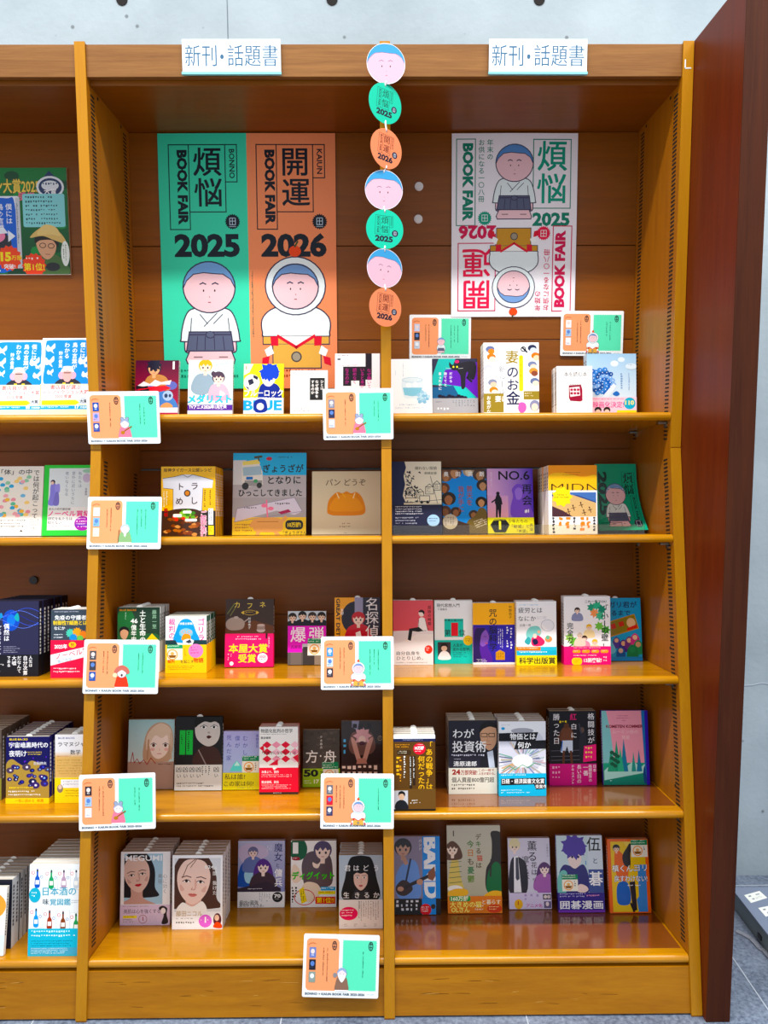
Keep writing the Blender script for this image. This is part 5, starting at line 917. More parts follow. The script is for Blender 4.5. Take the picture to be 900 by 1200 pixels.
# ------------------------------------------------------------------ the bookcase
case = tag(empty('bookcase', (0.0, 2.05, 0.0)), 'orange-brown veneered three-bay wall bookcase whose lower half slopes forward', 'bookcase')
def child(mb, name, mat, parent):
    """parts are modelled in room coordinates, then moved under their thing"""
    o = mb.build(name, mat, parent)
    if parent.type == 'EMPTY': o.matrix_parent_inverse = Matrix.Translation(-parent.location)
    return o
def low(t, d):
    """point of the sloping lower frame: t down along the front from the knee, d into the case"""
    return (KY - t * S_ + d * C_, KZ - t * C_ - d * S_)
TF = KZ / C_                                      # length of the sloping front down to the floor
def bk(z):                                        # back plane Y of the lower part at height z
    a, b = low(0, DB), low(TF, DB); return a[0] + (b[0] - a[0]) * (z - a[1]) / (b[1] - a[1])
PX = (-1.4955, -1.4708), (-0.7440, -0.7190), (0.0076, 0.0322), (0.7590, 0.7843)
BAYS = [(PX[i][1], PX[i + 1][0]) for i in range(3)]
zk2 = KZ - 0.029
outline = [(KY, TOPZ), (KY, KZ), low(TF, 0), (bk(0.0) + .014, 0.0), (bk(zk2) + .014, zk2), (KY + DB + .014, KZ + .03), (KY + DB + .014, TOPZ)]
for i, (x0, x1) in enumerate(PX):
    mb = MB(); mb.prism(outline, x0, x1); sp = child(mb, 'side_panel', M['case'], case)
    mb = MB(); f0 = 0.0025
    mb.prism([(KY - f0, TOPZ + .001), (KY - f0, KZ + .0015), (KY + .002, KZ + .0015), (KY + .002, TOPZ + .001)], x0 - .0006, x1 + .0006)
    a, b = low(0.001, -f0), low(TF - .004, -f0); c, d = low(TF - .004, .002), low(0.001, .002)
    mb.prism([a, b, c, d], x0 - .0006, x1 + .0006); child(mb, 'edge_strip', M['edge'], sp)
    if i in (1, 3):
        sid = x1 + .0004 if i == 1 else x0 - .0004
        for dd in (0.036, 0.283):
            mb = MB()
            z = KZ + .02
            while z < HB - .03:
                mb.box(min(sid, sid + (.0006 if i == 1 else -.0006)), max(sid, sid + (.0006 if i == 1 else -.0006)), KY + dd - .0125, KY + dd + .0125, z, z + .0042); z += .0103
            child(mb, 'slot_strip', M['slot'], sp); mb = MB()
            t = .025
            while t < TF - .16:
                q = [low(t, dd - .0125), low(t, dd + .0125), low(t + .0042, dd + .0125), low(t + .0042, dd - .0125)]
                mb.prism(q, min(sid, sid + (.0006 if i == 1 else -.0006)), max(sid, sid + (.0006 if i == 1 else -.0006))); t += .0103
            child(mb, 'slot_strip', M['slot'], sp)
        sx = .0008 if i == 1 else -.0008
        for zz, dd in ((HB - .022, .075), (HB - .022, .255)): mb = MB(); mb.disc((sid, KY + dd, zz), .004, sx, 'x', 12); child(mb, 'peg_hole', M['slot'], sp)
        for t, dd in ((.09, .048), (.52, .05), (.87, .05)): y, z = low(t, dd); mb = MB(); mb.disc((sid, y, z), .004, sx, 'x', 12); child(mb, 'peg_hole', M['slot'], sp)

SHELF = {1: (2.0, 0.0600, 6.0), 2: (1.9588, -0.2550, 6.5), 3: (1.8931, -0.6100, 6.8), 4: (1.8327, -0.9360, 6.5), 5: (1.7699, -1.2760, 9.0)}
def shelf_pt(s, d, up=0.0):
    y0, z0, tl = SHELF[s]; t = R(tl)
    return (y0 + d * math.cos(t) + up * math.sin(t), z0 + FZ - d * math.sin(t) + up * math.cos(t))
def shelf_len(s): return (KY + DB - SHELF[1][0]) / math.cos(R(SHELF[1][2])) if s == 1 else DB / math.cos(TH - R(SHELF[s][2]))
seams_up = [HB - .012, 0.556 + FZ, 0.284 + FZ, KZ - .008, KZ - .064]
seams_lo = [0.008, 0.440, 0.822, 1.155, TF - .33 * 0 - .10]
for bi, (x0, x1) in enumerate(BAYS):
    mb = MB(); mb.box(x0, x1, KY + .004, KY + .022, HB, TOPZ - .003, bev=.0012); child(mb, 'header_board', M['header'], case)
    mb = MB(); mb.box(x0, x1, KY + .024, KY + DB + .012, 0.876 + FZ, 0.894 + FZ); child(mb, 'top_panel', M['back'], case)
    mb = MB()
    for za, zb in zip(seams_up, seams_up[1:]): mb.box(x0, x1, KY + DB, KY + DB + .012, zb + .0012, za - .0012, bev=.0008)
    for ta, tb in zip(seams_lo, seams_lo[1:]): mb.prism([low(ta + .0012, DB), low(tb - .0012, DB), low(tb - .0012, DB + .012), low(ta + .0012, DB + .012)], x0, x1)
    mb.box(x0, x1, KY + DB + .008, KY + DB + .013, KZ - .06, HB); mb.prism([low(.02, DB + .008), low(TF - .1, DB + .008), low(TF - .1, DB + .0125), low(.02, DB + .0125)], x0, x1)
    child(mb, 'back_panel', M['back'], case)
    mb = MB(); mb.prism([low(1.2925, .004), low(TF - .006, .004), low(TF - .006, .020), low(1.2885, .020)], x0, x1); kp = child(mb, 'kick_plate', M['kick'], case)
    mb = MB(); gs = random.Random(20 + bi)
    for k in range(16):
        t = gs.choice((1.318, 1.322, 1.350, 1.352, 1.375, gs.uniform(1.33, TF - .03))); xx = gs.uniform(x0 + .03, x1 - .09); ln = gs.uniform(.012, .05); sl = gs.uniform(-.004, .004); col = ('5a3206', 'd8b070', '6a3c08')[k % 3]; hw = .0007 if k % 3 != 1 else .0005
        y, z = low(t, .0037); y2, z2 = low(t + sl, .0037); q = [(xx, y, z), (xx + ln, y2, z2 - hw), (xx + ln, y2, z2 + hw * .3), (xx + ln * .4, (y + y2) / 2, (z + z2) / 2 + hw)]
        mb.add(q, [(0, 1, 2, 3)], col)
    child(mb, 'scuff_marks', M['ink'], kp)
    for s in SHELF:
        L = shelf_len(s) - .001; th = .021; r = th / 2; prof = [(L, 0), (r, 0)]
        prof += [(r - r * math.sin(R(a)), -r + r * math.cos(R(a))) for a in range(18, 180, 18)] + [(r, -th), (L, -th)]
        mb = MB(); mb.prism([shelf_pt(s, d, u) for d, u in prof], x0 + .0012, x1 - .0012); child(mb, 'shelf', M['shelf'], case)
        if bi == 2 and s < 5:
            for dd in (.04, .27):
                mb = MB(); y, z = shelf_pt(s, dd, -.0215)
                mb.box(x1 - .022, x1 - .0005, y - .010, y + .010, z - .006, z, bev=.0008); mb.box(x1 - .003, x1 - .0004, y - .006, y + .006, z - .016, z); child(mb, 'shelf_support', M['metal'], case)
for x, z in ((0.121, 0.723), (0.119, 0.631)):
    mb = MB(); mb.disc((x, KY + DB - .005, z + FZ), .0125, .005); mb.disc((x, KY + DB - .0075, z + FZ), .0095, .003); child(mb, 'screw_cap', M['cap'], case)['label'] = 'round white plastic screw cap'
y, z = low(.335, DB - .004); mb = MB(); mb.disc((-1.024, y - .004, z), .012, .008); child(mb, 'screw_cap', M['blackcap'], case)['label'] = 'round black plastic screw cap'
mb = MB(); mb.prism([(KY - .0032, 0.905 + FZ), (KY - .0032, 0.925 + FZ), (KY - .0026, 0.925 + FZ), (KY - .0026, 0.905 + FZ)], .7625, .7655)
mb.box(.7640, .7790, KY - .0032, KY - .0026, 0.903 + FZ, 0.906 + FZ); child(mb, 'tape_scrap', M['cap'], case)['label'] = 'scrap of white tape'

mb = MB(); mb.prism([(1.7267, 0.0), (1.7267, TOPZ + .002), (2.343, TOPZ + .002), (2.343, 0.0)], 0.7862, 0.8440)
ep = tag(empty('end_panel', (0.815, 2.0, 0.0)), 'tall dark reddish-brown end panel closing off the bookcase', 'panel')
child(mb, 'board', M['red'], ep)
mb = MB(); mb.box(0.7860, 0.8442, 1.7245, 1.7275, 0.001, TOPZ + .003, bev=.001); child(mb, 'edge_strip', M['redface'], ep)

# ------------------------------------------------------------------ books
def book_meshes(key, art, w, h, t, side, scol, hard, mat, slip, bandtop_h=None):
    c = .0022 if hard else .0007; ov = .0025 if hard else 0.0
    H = art.H; zz = lambda y: h * (1 - y / H); X = lambda x: (x / 100 - .5) * w
    cv = MB(); cv.box(-w / 2, w / 2, 0, c, 0, h, art.base); cv.box(-w / 2, w / 2, t - c, t, 0, h, scol)
    sg = -1 if side == 'L' else 1; xs = sorted((sg * w / 2, sg * (w / 2 - c))); cv.box(xs[0], xs[1], c, t - c, 0, h, scol)
    if sum(hx(scol)[:3]) < 1.2 or True:      # lettering down the spine
        g = random.Random(hash(key) % 999 if False else sum(map(ord, key))); p = h * .9; col = 'f0f0f0' if sum(hx(scol)[:3]) < 1.3 else '3a3a44'
        sz = min(t * .5, .009)
        while p > h * .3:
            e = sg * (w / 2 + .00008); k = sz * g.uniform(.6, .9); ya = t / 2 - sz * .42
            cv.add([(e, ya, p), (e, ya + sz * g.uniform(.5, .85), p), (e, ya + sz * .8, p - k), (e, ya, p - k)], [(0, 1, 2, 3)], col); p -= sz * 1.05
    art.emit(cv, False, lambda x, y, d: (X(x), -d, zz(y)), 8e-6, 3e-5)
    pg = MB(); e = .0025 if hard else .0008
    pg.box(-w / 2 + (e if sg > 0 else c), w / 2 - (e if sg < 0 else c), c, t - c, ov, h - max(ov, .0006), 'eee8dc')
    out = {'cover': cv.mesh('cover', mat), 'pages': pg.mesh('pages', M['pages'])}
    if art.band_y is not None:
        zt = zz(art.band_y); bd = MB(); f = .0013
        bd.box(-w / 2 - .0003, w / 2 + .0003, -f, -f + .0002, 0.0, zt, art.bcol); xe = sg * (w / 2 + .0002); xs = sorted((xe, xe + sg * .0002)); bd.box(xs[0], xs[1], -f, t, 0.0, zt, art.bcol)
        art.emit(bd, True, lambda x, y, d: (X(x), -f - d, zz(y)), 8e-6, 3e-5); out['paper_band'] = bd.mesh('paper_band', mat)
    if slip:
        sl = MB(); n = 12; r = .0085; pts = [(r * math.cos(math.pi * k / n), h - .001 + .75 * r * math.sin(math.pi * k / n)) for k in range(n + 1)]
        sl.add([(x, t * .5, z) for x, z in pts] + [(x, t * .5 + .0004, z) for x, z in pts], [tuple(range(n + 1)), tuple(range(2 * n + 1, n, -1))] + [(k, k + 1, n + 2 + k, n + 1 + k) for k in range(n)], 'f4f4f2'); out['sales_slip'] = sl.mesh('sales_slip', M['ink'])
    return out

ORD = ('frontmost', 'second', 'third', 'fourth', 'fifth', 'sixth', 'seventh', 'eighth', 'ninth', 'tenth')
ROWN = {1: 'top', 2: 'second', 3: 'third', 4: 'fourth', 5: 'bottom'}
def booklet(x, d, w, h, n, label, short):
    """floppy booklets: the foot slides forward, the free side more"""
    for k in range(n):
        a = ART['fair_booklet'](); mb = MB(); mb.box(-w / 2, w / 2, 0, .003, 0, h, 'f0f0ee')
        mb.box(-w / 2, w / 2, -.0004, -.0002, 0, h, a.base)
        if k == 0: a.emit(mb, False, lambda X, y, q: ((X / 100 - .5) * w, -.0004 - q, h * (1 - y / a.H)), 8e-6, 3e-5)
        me = mb.mesh('booklet', M['gloss']); bm = bmesh.new(); bm.from_mesh(me)
        for i in range(1, 14): bmesh.ops.bisect_plane(bm, geom=bm.verts[:] + bm.edges[:] + bm.faces[:], plane_co=(0, 0, h * i / 14), plane_no=(0, 0, 1))
        for i in range(1, 5): bmesh.ops.bisect_plane(bm, geom=bm.verts[:] + bm.edges[:] + bm.faces[:], plane_co=(w * (i / 5 - .5), 0, 0), plane_no=(1, 0, 0))
        for v in bm.verts: v.co.y -= (1 - v.co.z / h) ** 2.2 * (.030 + .062 * (v.co.x / w + .5)); v.co.z += .014 * (1 - v.co.z / h) * (v.co.x / w - .5) * 0
        bm.to_mesh(me); bm.free(); o = bpy.data.objects.new('booklet', me); COL.objects.link(o)
        y, z = shelf_pt(2, d + k * .0045); o.location = (x + .0015 * k, y, z + .0065); o.rotation_euler = (-R(9), 0, 0)
        tag(o, '%s, %s' % (label, 'front of its stack' if k == 0 else '%s in its stack' % ORD[k]), 'booklet', 'stacked copies of the %s' % short)
def put_books(key, s, x, d, w, h, lean, art, n=1, t=.016, side='R', scol='e8e6e2', hard=0, gloss=0, slip=0, yaw=0.0, label='', short=''):
    ms = book_meshes(key, art, w, h, t, side, scol, hard, M['gloss'] if gloss else M['ink'], slip)
    first = None
    for k in range(n):
        jx = (rng.uniform(-.0012, .0012) if k else 0)
        y, z = shelf_pt(s, d + k * (t + .0016) / math.cos(R(lean - SHELF[s][2])) )
        if first is None:
            root = empty('book'); parts = []
            for nm, me in ms.items():
                o = bpy.data.objects.new(nm, me); COL.objects.link(o); o.parent = root; parts.append(o)
            first = (root, parts)
        else:
            root = first[0].copy(); COL.objects.link(root)
            for o in first[1]:
                c = o.copy(); c.parent = root; COL.objects.link(c)
        # lean about the front bottom edge; the block's rear foot stays on the shelf
        root.location = (x + jx, y, z + (.0014 if s in (4, 5) and x > .03 else .0004) + max(0.0, math.sin(R(lean - SHELF[s][2]))) * t); root.rotation_euler = (-R(lean), 0, R(yaw))
        bay = 'left bay' if key[0] == 'l' else 'middle bay' if x < 0.01 else 'right bay'
        if n == 1: tag(root, label, 'book', 'books facing out on the %s shelf of the %s' % (ROWN[s], bay))
        else: tag(root, '%s, %s' % (label, 'front of its stack' if k == 0 else '%s in its stack' % ORD[k]), 'book', 'stacked copies of the %s' % short)
    return first
# key, shelf, x, depth, width, height, lean: then the cover and make of each book
put_books('lla', 1, -0.9974, 0.1300, 0.1347, 0.2257, 12.0, ART['birds']('18'), n=1, t=.016, side='R', scol='f0f0f4', hard=0, gloss=0, slip=0, label='blue paperback of birds, cut off by the picture edge', short='')
put_books('llb', 1, -0.8637, 0.1300, 0.1359, 0.2313, 12.0, ART['birds']('17'), n=1, t=.016, side='R', scol='f0f0f4', hard=0, gloss=0, slip=0, label='blue paperback of birds, complete, beside the left post', short='')
put_books('r1a', 1, -0.6326, 0.2000, 0.1235, 0.1816, 12.0, ART['red_comic'](), n=1, t=.015, side='R', scol='d8d0d4', hard=0, gloss=1, slip=0, label='dark red comic with black-haired man and white numeral', short='')
put_books('r1b', 1, -0.4796, 0.2000, 0.1272, 0.1823, 12.0, ART['skate_comic'](), n=1, t=.015, side='R', scol='e8eef0', hard=0, gloss=1, slip=0, label='pale aqua comic with blond and dark-haired figures', short='')
put_books('r1c', 1, -0.3277, 0.2000, 0.1140, 0.1704, 12.0, ART['blue_comic'](), n=1, t=.013, side='R', scol='e8e040', hard=0, gloss=1, slip=0, label='yellow comic with blue-haired youth and football', short='')
put_books('r1d', 1, -0.1980, 0.2000, 0.1067, 0.1511, 12.0, ART['white_pocket'](), n=1, t=.011, side='R', scol='eeeeee', hard=0, gloss=0, slip=0, label='small white pocket book with one black title block, on the top shelf', short='')
put_books('r1e', 1, -0.0598, 0.2000, 0.1286, 0.1997, 12.0, ART['black_blocks'](), n=1, t=.015, side='R', scol='f0f0f4', hard=0, gloss=0, slip=0, label='white book with stepped black shape and magenta title, beside the middle post', short='')
put_books('r1f', 1, 0.0937, 0.2000, 0.1202, 0.1827, 12.0, ART['iced_glass'](), n=1, t=.016, side='L', scol='f4f8fa', hard=0, gloss=0, slip=0, label='very pale book with an iced drink and hydrangea on its cover', short='')
put_books('r1g', 1, 0.2194, 0.2000, 0.1287, 0.1835, 12.0, ART['black_cat'](), n=1, t=.016, side='L', scol='2a2a44', hard=0, gloss=0, slip=0, label='purple and teal book with a black cat and grey paper band', short='')
put_books('r1h', 1, 0.3700, 0.1500, 0.1543, 0.2142, 6.0, ART['wife_money'](), n=3, t=.018, side='L', scol='f2f2f0', hard=0, gloss=0, slip=0, label='white book with gold and navy title on the top shelf', short='white book with gold and navy title')
put_books('r1i', 1, 0.5460, 0.1500, 0.0998, 0.1481, 6.0, ART['reading_book'](), n=4, t=.014, side='L', scol='f0eee8', hard=0, gloss=0, slip=0, label='small plain white book with crimson picture', short='small plain white book with crimson picture')
put_books('r1j', 1, 0.6647, 0.2000, 0.1410, 0.1928, 6.0, ART['hydrangea'](), n=2, t=.016, side='L', scol='d8e8f2', hard=0, gloss=0, slip=0, label='pale blue book with blue hydrangeas and pink band', short='pale blue hydrangea book')
put_books('llc', 2, -1.0055, 0.1600, 0.1371, 0.1954, 12.0, ART['immune_white'](), n=1, t=.018, side='R', scol='e8e6e0', hard=0, gloss=0, slip=0, label='off-white book scattered with small coloured shapes, at the left picture edge', short='')
put_books('lld', 2, -0.8652, 0.1600, 0.1396, 0.1984, 12.0, ART['green_aging'](), n=1, t=.018, side='R', scol='58d862', hard=0, gloss=0, slip=0, label='white book with bright green border and purple figure', short='')
put_books('r2a', 2, -0.5144, 0.1000, 0.1461, 0.1877, 6.5, ART['tiger_recipe'](), n=7, t=.014, side='R', scol='e0a410', hard=0, gloss=1, slip=0, label='yellow recipe book with grey shirt on its cover', short='yellow recipe book with grey shirt')
put_books('r2b', 2, -0.3100, 0.1900, 0.2078, 0.2339, 12.0, ART['dumpling_move'](), n=1, t=.010, side='R', scol='46b6ea', hard=1, gloss=1, slip=0, label='tall picture book with blue sky, white truck and yellow strip', short='')
put_books('r2c', 2, -0.0921, 0.1900, 0.1947, 0.1800, 12.0, ART['bread_please'](), n=1, t=.010, side='R', scol='d0c6a8', hard=1, gloss=0, slip=0, label='square cream picture book with one orange-brown bread roll', short='')
put_books('r2d', 2, 0.1050, 0.1500, 0.1381, 0.2029, 12.0, ART['night_street'](), n=1, t=.020, side='L', scol='2b3150', hard=1, gloss=0, slip=0, label='cream and navy book with ink street drawing and navy band', short='')
put_books('r2e', 2, 0.2401, 0.1700, 0.1240, 0.1795, 12.0, ART['sky_faces'](), n=1, t=.018, side='L', scol='2a4a8a', hard=0, gloss=0, slip=0, label='book with brown faces ringing a bright blue sky', short='')
put_books('r2f', 2, 0.3690, 0.1700, 0.1288, 0.1838, 12.0, ART['silhouette_purple'](), n=1, t=.016, side='L', scol='6a50b8', hard=0, gloss=0, slip=0, label='lilac book with black standing silhouette and yellow-green band', short='')
put_books('r2g', 2, 0.5245, 0.1000, 0.1316, 0.1865, 6.5, ART['orange_midn'](), n=6, t=.022, side='L', scol='f0e8dc', hard=0, gloss=0, slip=0, label='thick orange book with white band and sandy hillside picture', short='thick orange book with white band')
put_books('lle', 3, -0.9538, 0.0535, 0.1372, 0.1943, 6.8, ART['dark_swirl'](), n=8, t=.022, side='R', scol='1a1826', hard=1, gloss=0, slip=0, label='dark navy book with glowing blue swirls', short='dark navy book with glowing swirls')
put_books('llf', 3, -0.7960, 0.0314, 0.0960, 0.1747, 6.8, ART['immune_red'](), n=4, t=.014, side='R', scol='d8d4d0', hard=0, gloss=0, slip=1, label='dark grey pocket book with red and white band', short='dark grey pocket book with red band')
put_books('r3a', 3, -0.6415, 0.1019, 0.1123, 0.1720, 6.8, ART['soil_book'](), n=5, t=.017, side='R', scol='d8d8d8', hard=0, gloss=0, slip=1, label='dark green pocket book with bold white vertical title', short='dark green pocket book')
put_books('r3b', 3, -0.5112, 0.0857, 0.1081, 0.1493, 6.8, ART['gorilla'](), n=5, t=.022, side='R', scol='1f5a44', hard=0, gloss=0, slip=0, label='white book with blue ape, pink title and yellow band', short='book with blue ape and yellow band')
put_books('r3c', 3, -0.3581, 0.1606, 0.1320, 0.1845, 11.8, ART['dark_table'](), n=1, t=.020, side='R', scol='2e2422', hard=1, gloss=0, slip=1, label='dark brown book with gold title and hot pink band', short='')
put_books('r3d', 3, -0.2025, 0.1878, 0.1065, 0.1479, 11.8, ART['bomb_photo'](), n=1, t=.016, side='R', scol='6a6a74', hard=0, gloss=0, slip=0, label='small book with four dark-suited people and magenta title strip', short='')
put_books('r3e', 3, -0.0615, 0.1830, 0.1276, 0.1855, 11.8, ART['detective'](), n=1, t=.014, side='R', scol='e8a018', hard=0, gloss=1, slip=1, label='yellow and black comic with red-haired figure, behind the white card', short='')
put_books('r3f', 3, 0.0933, 0.1842, 0.1112, 0.1782, 6.8, ART['solitude'](), n=2, t=.012, side='L', scol='f0ecec', hard=0, gloss=0, slip=1, label='pink-topped white book with a person sitting on a ledge', short='pink-topped white book')
put_books('r3g', 3, 0.2067, 0.2003, 0.1061, 0.1760, 6.8, ART['thought_intro'](), n=2, t=.012, side='L', scol='eef1f4', hard=0, gloss=0, slip=1, label='white pocket book with teal square and large red numeral', short='white pocket book with teal square')
put_books('r3h', 3, 0.3169, 0.1831, 0.1159, 0.1700, 6.8, ART['curse_brain'](), n=2, t=.012, side='L', scol='f0f0f0', hard=0, gloss=0, slip=1, label="orange-topped purple pocket book with a woman's profile", short='orange and purple pocket book')
put_books('r3i', 3, 0.4318, 0.1660, 0.1103, 0.1757, 6.8, ART['fatigue'](), n=3, t=.013, side='L', scol='eeeef2', hard=0, gloss=0, slip=1, label='white pocket book with watercolour figures and yellow band', short='white pocket book with yellow band')
put_books('r3j', 3, 0.5734, 0.1720, 0.1285, 0.1882, 6.8, ART['first_grade'](), n=2, t=.016, side='L', scol='eeeef2', hard=0, gloss=0, slip=1, label='white book of leaves and children with hot pink band', short='white book with hot pink band')
put_books('r3k', 3, 0.6735, 0.2210, 0.1390, 0.1764, 11.8, ART['snack_book'](), n=1, t=.016, side='L', scol='2a8ac0', hard=0, gloss=1, slip=1, label="cyan children's book with slanting yellow-brown sign and a crowd", short='')
put_books('llg', 4, -1.0546, 0.1103, 0.1155, 0.1832, 6.5, ART['brown_plain'](), n=7, t=.022, side='R', scol='6a5a50', hard=0, gloss=0, slip=0, label='grey-brown book at the left picture edge', short='grey-brown book at the picture edge')
put_books('llh', 4, -0.9157, 0.0829, 0.1118, 0.1731, 6.5, ART['dark_cosmos'](), n=8, t=.018, side='R', scol='34307a', hard=0, gloss=0, slip=1, label='navy pocket book with golden cells and yellow band', short='navy pocket book with golden cells')
put_books('lli', 4, -0.7970, 0.0862, 0.0980, 0.1768, 6.5, ART['ramanujan'](), n=4, t=.015, side='R', scol='d8d4d0', hard=0, gloss=0, slip=1, label='grey and tan pocket book half behind the post', short='grey and tan pocket book')
put_books('r4a', 4, -0.6276, 0.1823, 0.1256, 0.1855, 11.5, ART['beige_girl'](), n=1, t=.014, side='R', scol='a08478', hard=0, gloss=1, slip=0, label="beige comic with a pale-haired girl's face on teal", short='')
put_books('r4b', 4, -0.4945, 0.1695, 0.1272, 0.1947, 11.5, ART['doll_dark'](), n=1, t=.018, side='R', scol='17171b', hard=1, gloss=0, slip=1, label='black book with white doll face and two green bars', short='')
put_books('r4c', 4, -0.3786, 0.1737, 0.0997, 0.1551, 11.5, ART['lilac_house'](), n=1, t=.013, side='R', scol='a8acd8', hard=0, gloss=0, slip=0, label='small lilac book with blue title and yellow-green band', short='')
put_books('r4d', 4, -0.2715, 0.1387, 0.1038, 0.1795, 6.5, ART['red_pattern'](), n=3, t=.012, side='R', scol='c8202c', hard=0, gloss=0, slip=1, label='white pocket book with red and pink diamonds and red band', short='white pocket book with red diamonds')
put_books('r4e', 4, -0.1619, 0.1894, 0.1005, 0.1530, 11.5, ART['ark'](), n=1, t=.016, side='R', scol='3a322c', hard=0, gloss=0, slip=0, label='small dark grey-brown book with white title and green band', short='')
put_books('r4f', 4, -0.0505, 0.1736, 0.1114, 0.1805, 11.5, ART['antler_comic'](), n=1, t=.014, side='R', scol='2c2226', hard=0, gloss=1, slip=0, label='dark comic with pale horned figure, above the white card by the middle post', short='')
put_books('r4g', 4, 0.0860, 0.0128, 0.1050, 0.1889, 6.5, ART['war_brown'](), n=5, t=.015, side='L', scol='4a3018', hard=0, gloss=0, slip=1, label='brown pocket book with large yellow vertical title', short='brown pocket book with yellow title')
put_books('r4h', 4, 0.2465, 0.1280, 0.1284, 0.1947, 6.5, ART['invest'](), n=4, t=.020, side='L', scol='d8d4c8', hard=0, gloss=0, slip=1, label='dark book with a man in glasses and cream band', short='dark book with man in glasses')
put_books('r4i', 4, 0.3756, 0.1094, 0.1239, 0.1964, 6.5, ART['price_book'](), n=4, t=.020, side='L', scol='e0e0e6', hard=0, gloss=0, slip=1, label='pale book with blurred shop aisle and cyan band', short='pale book with cyan band')
put_books('r4j', 4, 0.5288, 0.1886, 0.1288, 0.2030, 6.5, ART['boxing'](), n=2, t=.018, side='L', scol='1a1a22', hard=0, gloss=0, slip=1, label="black book with a boxer's back and magenta band", short='black book with boxer')
put_books('r4k', 4, 0.6762, 0.1855, 0.1275, 0.1993, 11.5, ART['comet'](), n=1, t=.014, side='L', scol='4434b0', hard=1, gloss=0, slip=0, label='pink book with green and blue mountain spikes and violet edge', short='')
put_books('llj', 5, -0.9980, 0.0602, 0.1240, 0.1702, 9.0, ART['dark_navy'](), n=7, t=.020, side='R', scol='d8dae0', hard=0, gloss=0, slip=1, label='navy book with white edges, beside the white book of bottles', short='navy book with white edges')
put_books('llk', 5, -0.8115, 0.0236, 0.1290, 0.2220, 9.0, ART['sake'](), n=8, t=.020, side='R', scol='e8eaea', hard=0, gloss=0, slip=0, label='white book of small drink bottles with cyan band', short='white book of drink bottles')
put_books('llm', 5, -0.9936, 0.0228, 0.1131, 0.1615, 14.0, ART['orange_white'](), n=1, t=.012, side='R', scol='f0ece6', hard=0, gloss=0, slip=0, label='white-edged orange book cut off by the left picture edge, on the bottom shelf', short='')
put_books('r5a', 5, -0.6343, 0.1801, 0.1329, 0.1924, 9.0, ART['beauty_white'](), n=5, t=.019, side='R', scol='d8d0d4', hard=0, gloss=0, slip=1, label='white-bordered book with a dark-haired woman and lilac foot', short='white-bordered book with lilac foot')
put_books('r5b', 5, -0.4879, 0.1539, 0.1335, 0.1922, 9.0, ART['beauty_brown'](), n=5, t=.020, side='R', scol='e4e0e0', hard=0, gloss=0, slip=1, label='white-bordered book with a brown-haired woman and pink disc', short='white-bordered book with pink disc')
put_books('r5c', 5, -0.3377, 0.2780, 0.1318, 0.1810, 11.0, ART['witch_novel'](), n=1, t=.015, side='R', scol='9094c0', hard=0, gloss=0, slip=0, label='lavender-blue novel with purple-haired figure and white band', short='')
put_books('r5d', 5, -0.1898, 0.2760, 0.1283, 0.1808, 11.0, ART['green_comic'](), n=1, t=.014, side='R', scol='e8e8e8', hard=0, gloss=1, slip=0, label='white comic with dark-haired youth and bright green title', short='')
put_books('r5e', 5, -0.0533, 0.1510, 0.1154, 0.1900, 9.0, ART['long_hair_photo'](), n=5, t=.017, side='R', scol='c8ccd0', hard=0, gloss=0, slip=1, label='photo book of a woman with long black hair', short='photo book of long black hair')
put_books('r5f', 5, 0.1003, 0.2236, 0.1278, 0.2042, 14.0, ART['band_comic'](), n=1, t=.015, side='L', scol='4a4456', hard=0, gloss=1, slip=0, label='comic with a guitarist in blue shirt beside a bright blue strip', short='')
put_books('r5g', 5, 0.2594, 0.2284, 0.1493, 0.2309, 14.0, ART['cat_apron'](), n=1, t=.013, side='L', scol='b8b4a0', hard=0, gloss=1, slip=0, label='large grey-beige comic with big dark green shape and orange band', short='')
put_books('r5h', 5, 0.4169, 0.2512, 0.1177, 0.1878, 14.0, ART['flower_comic'](), n=1, t=.014, side='L', scol='c8c4d8', hard=0, gloss=1, slip=0, label='pale lilac comic with blond youth and purple-haired girl', short='')
put_books('r5i', 5, 0.5538, 0.2282, 0.1283, 0.2016, 14.0, ART['go_comic'](), n=1, t=.014, side='L', scol='8a88c0', hard=0, gloss=1, slip=0, label='comic with purple-haired youth over dark violet band', short='')
put_books('r5j', 5, 0.6869, 0.2208, 0.1138, 0.1941, 14.0, ART['orange_comic'](), n=1, t=.014, side='L', scol='d85818', hard=0, gloss=1, slip=0, label='orange-bordered yellow comic, last of its row beside the end panel', short='')
booklet(.691, .255, .120, .196, 4, 'floppy green booklet with a round-headed cartoon child', 'green booklet')
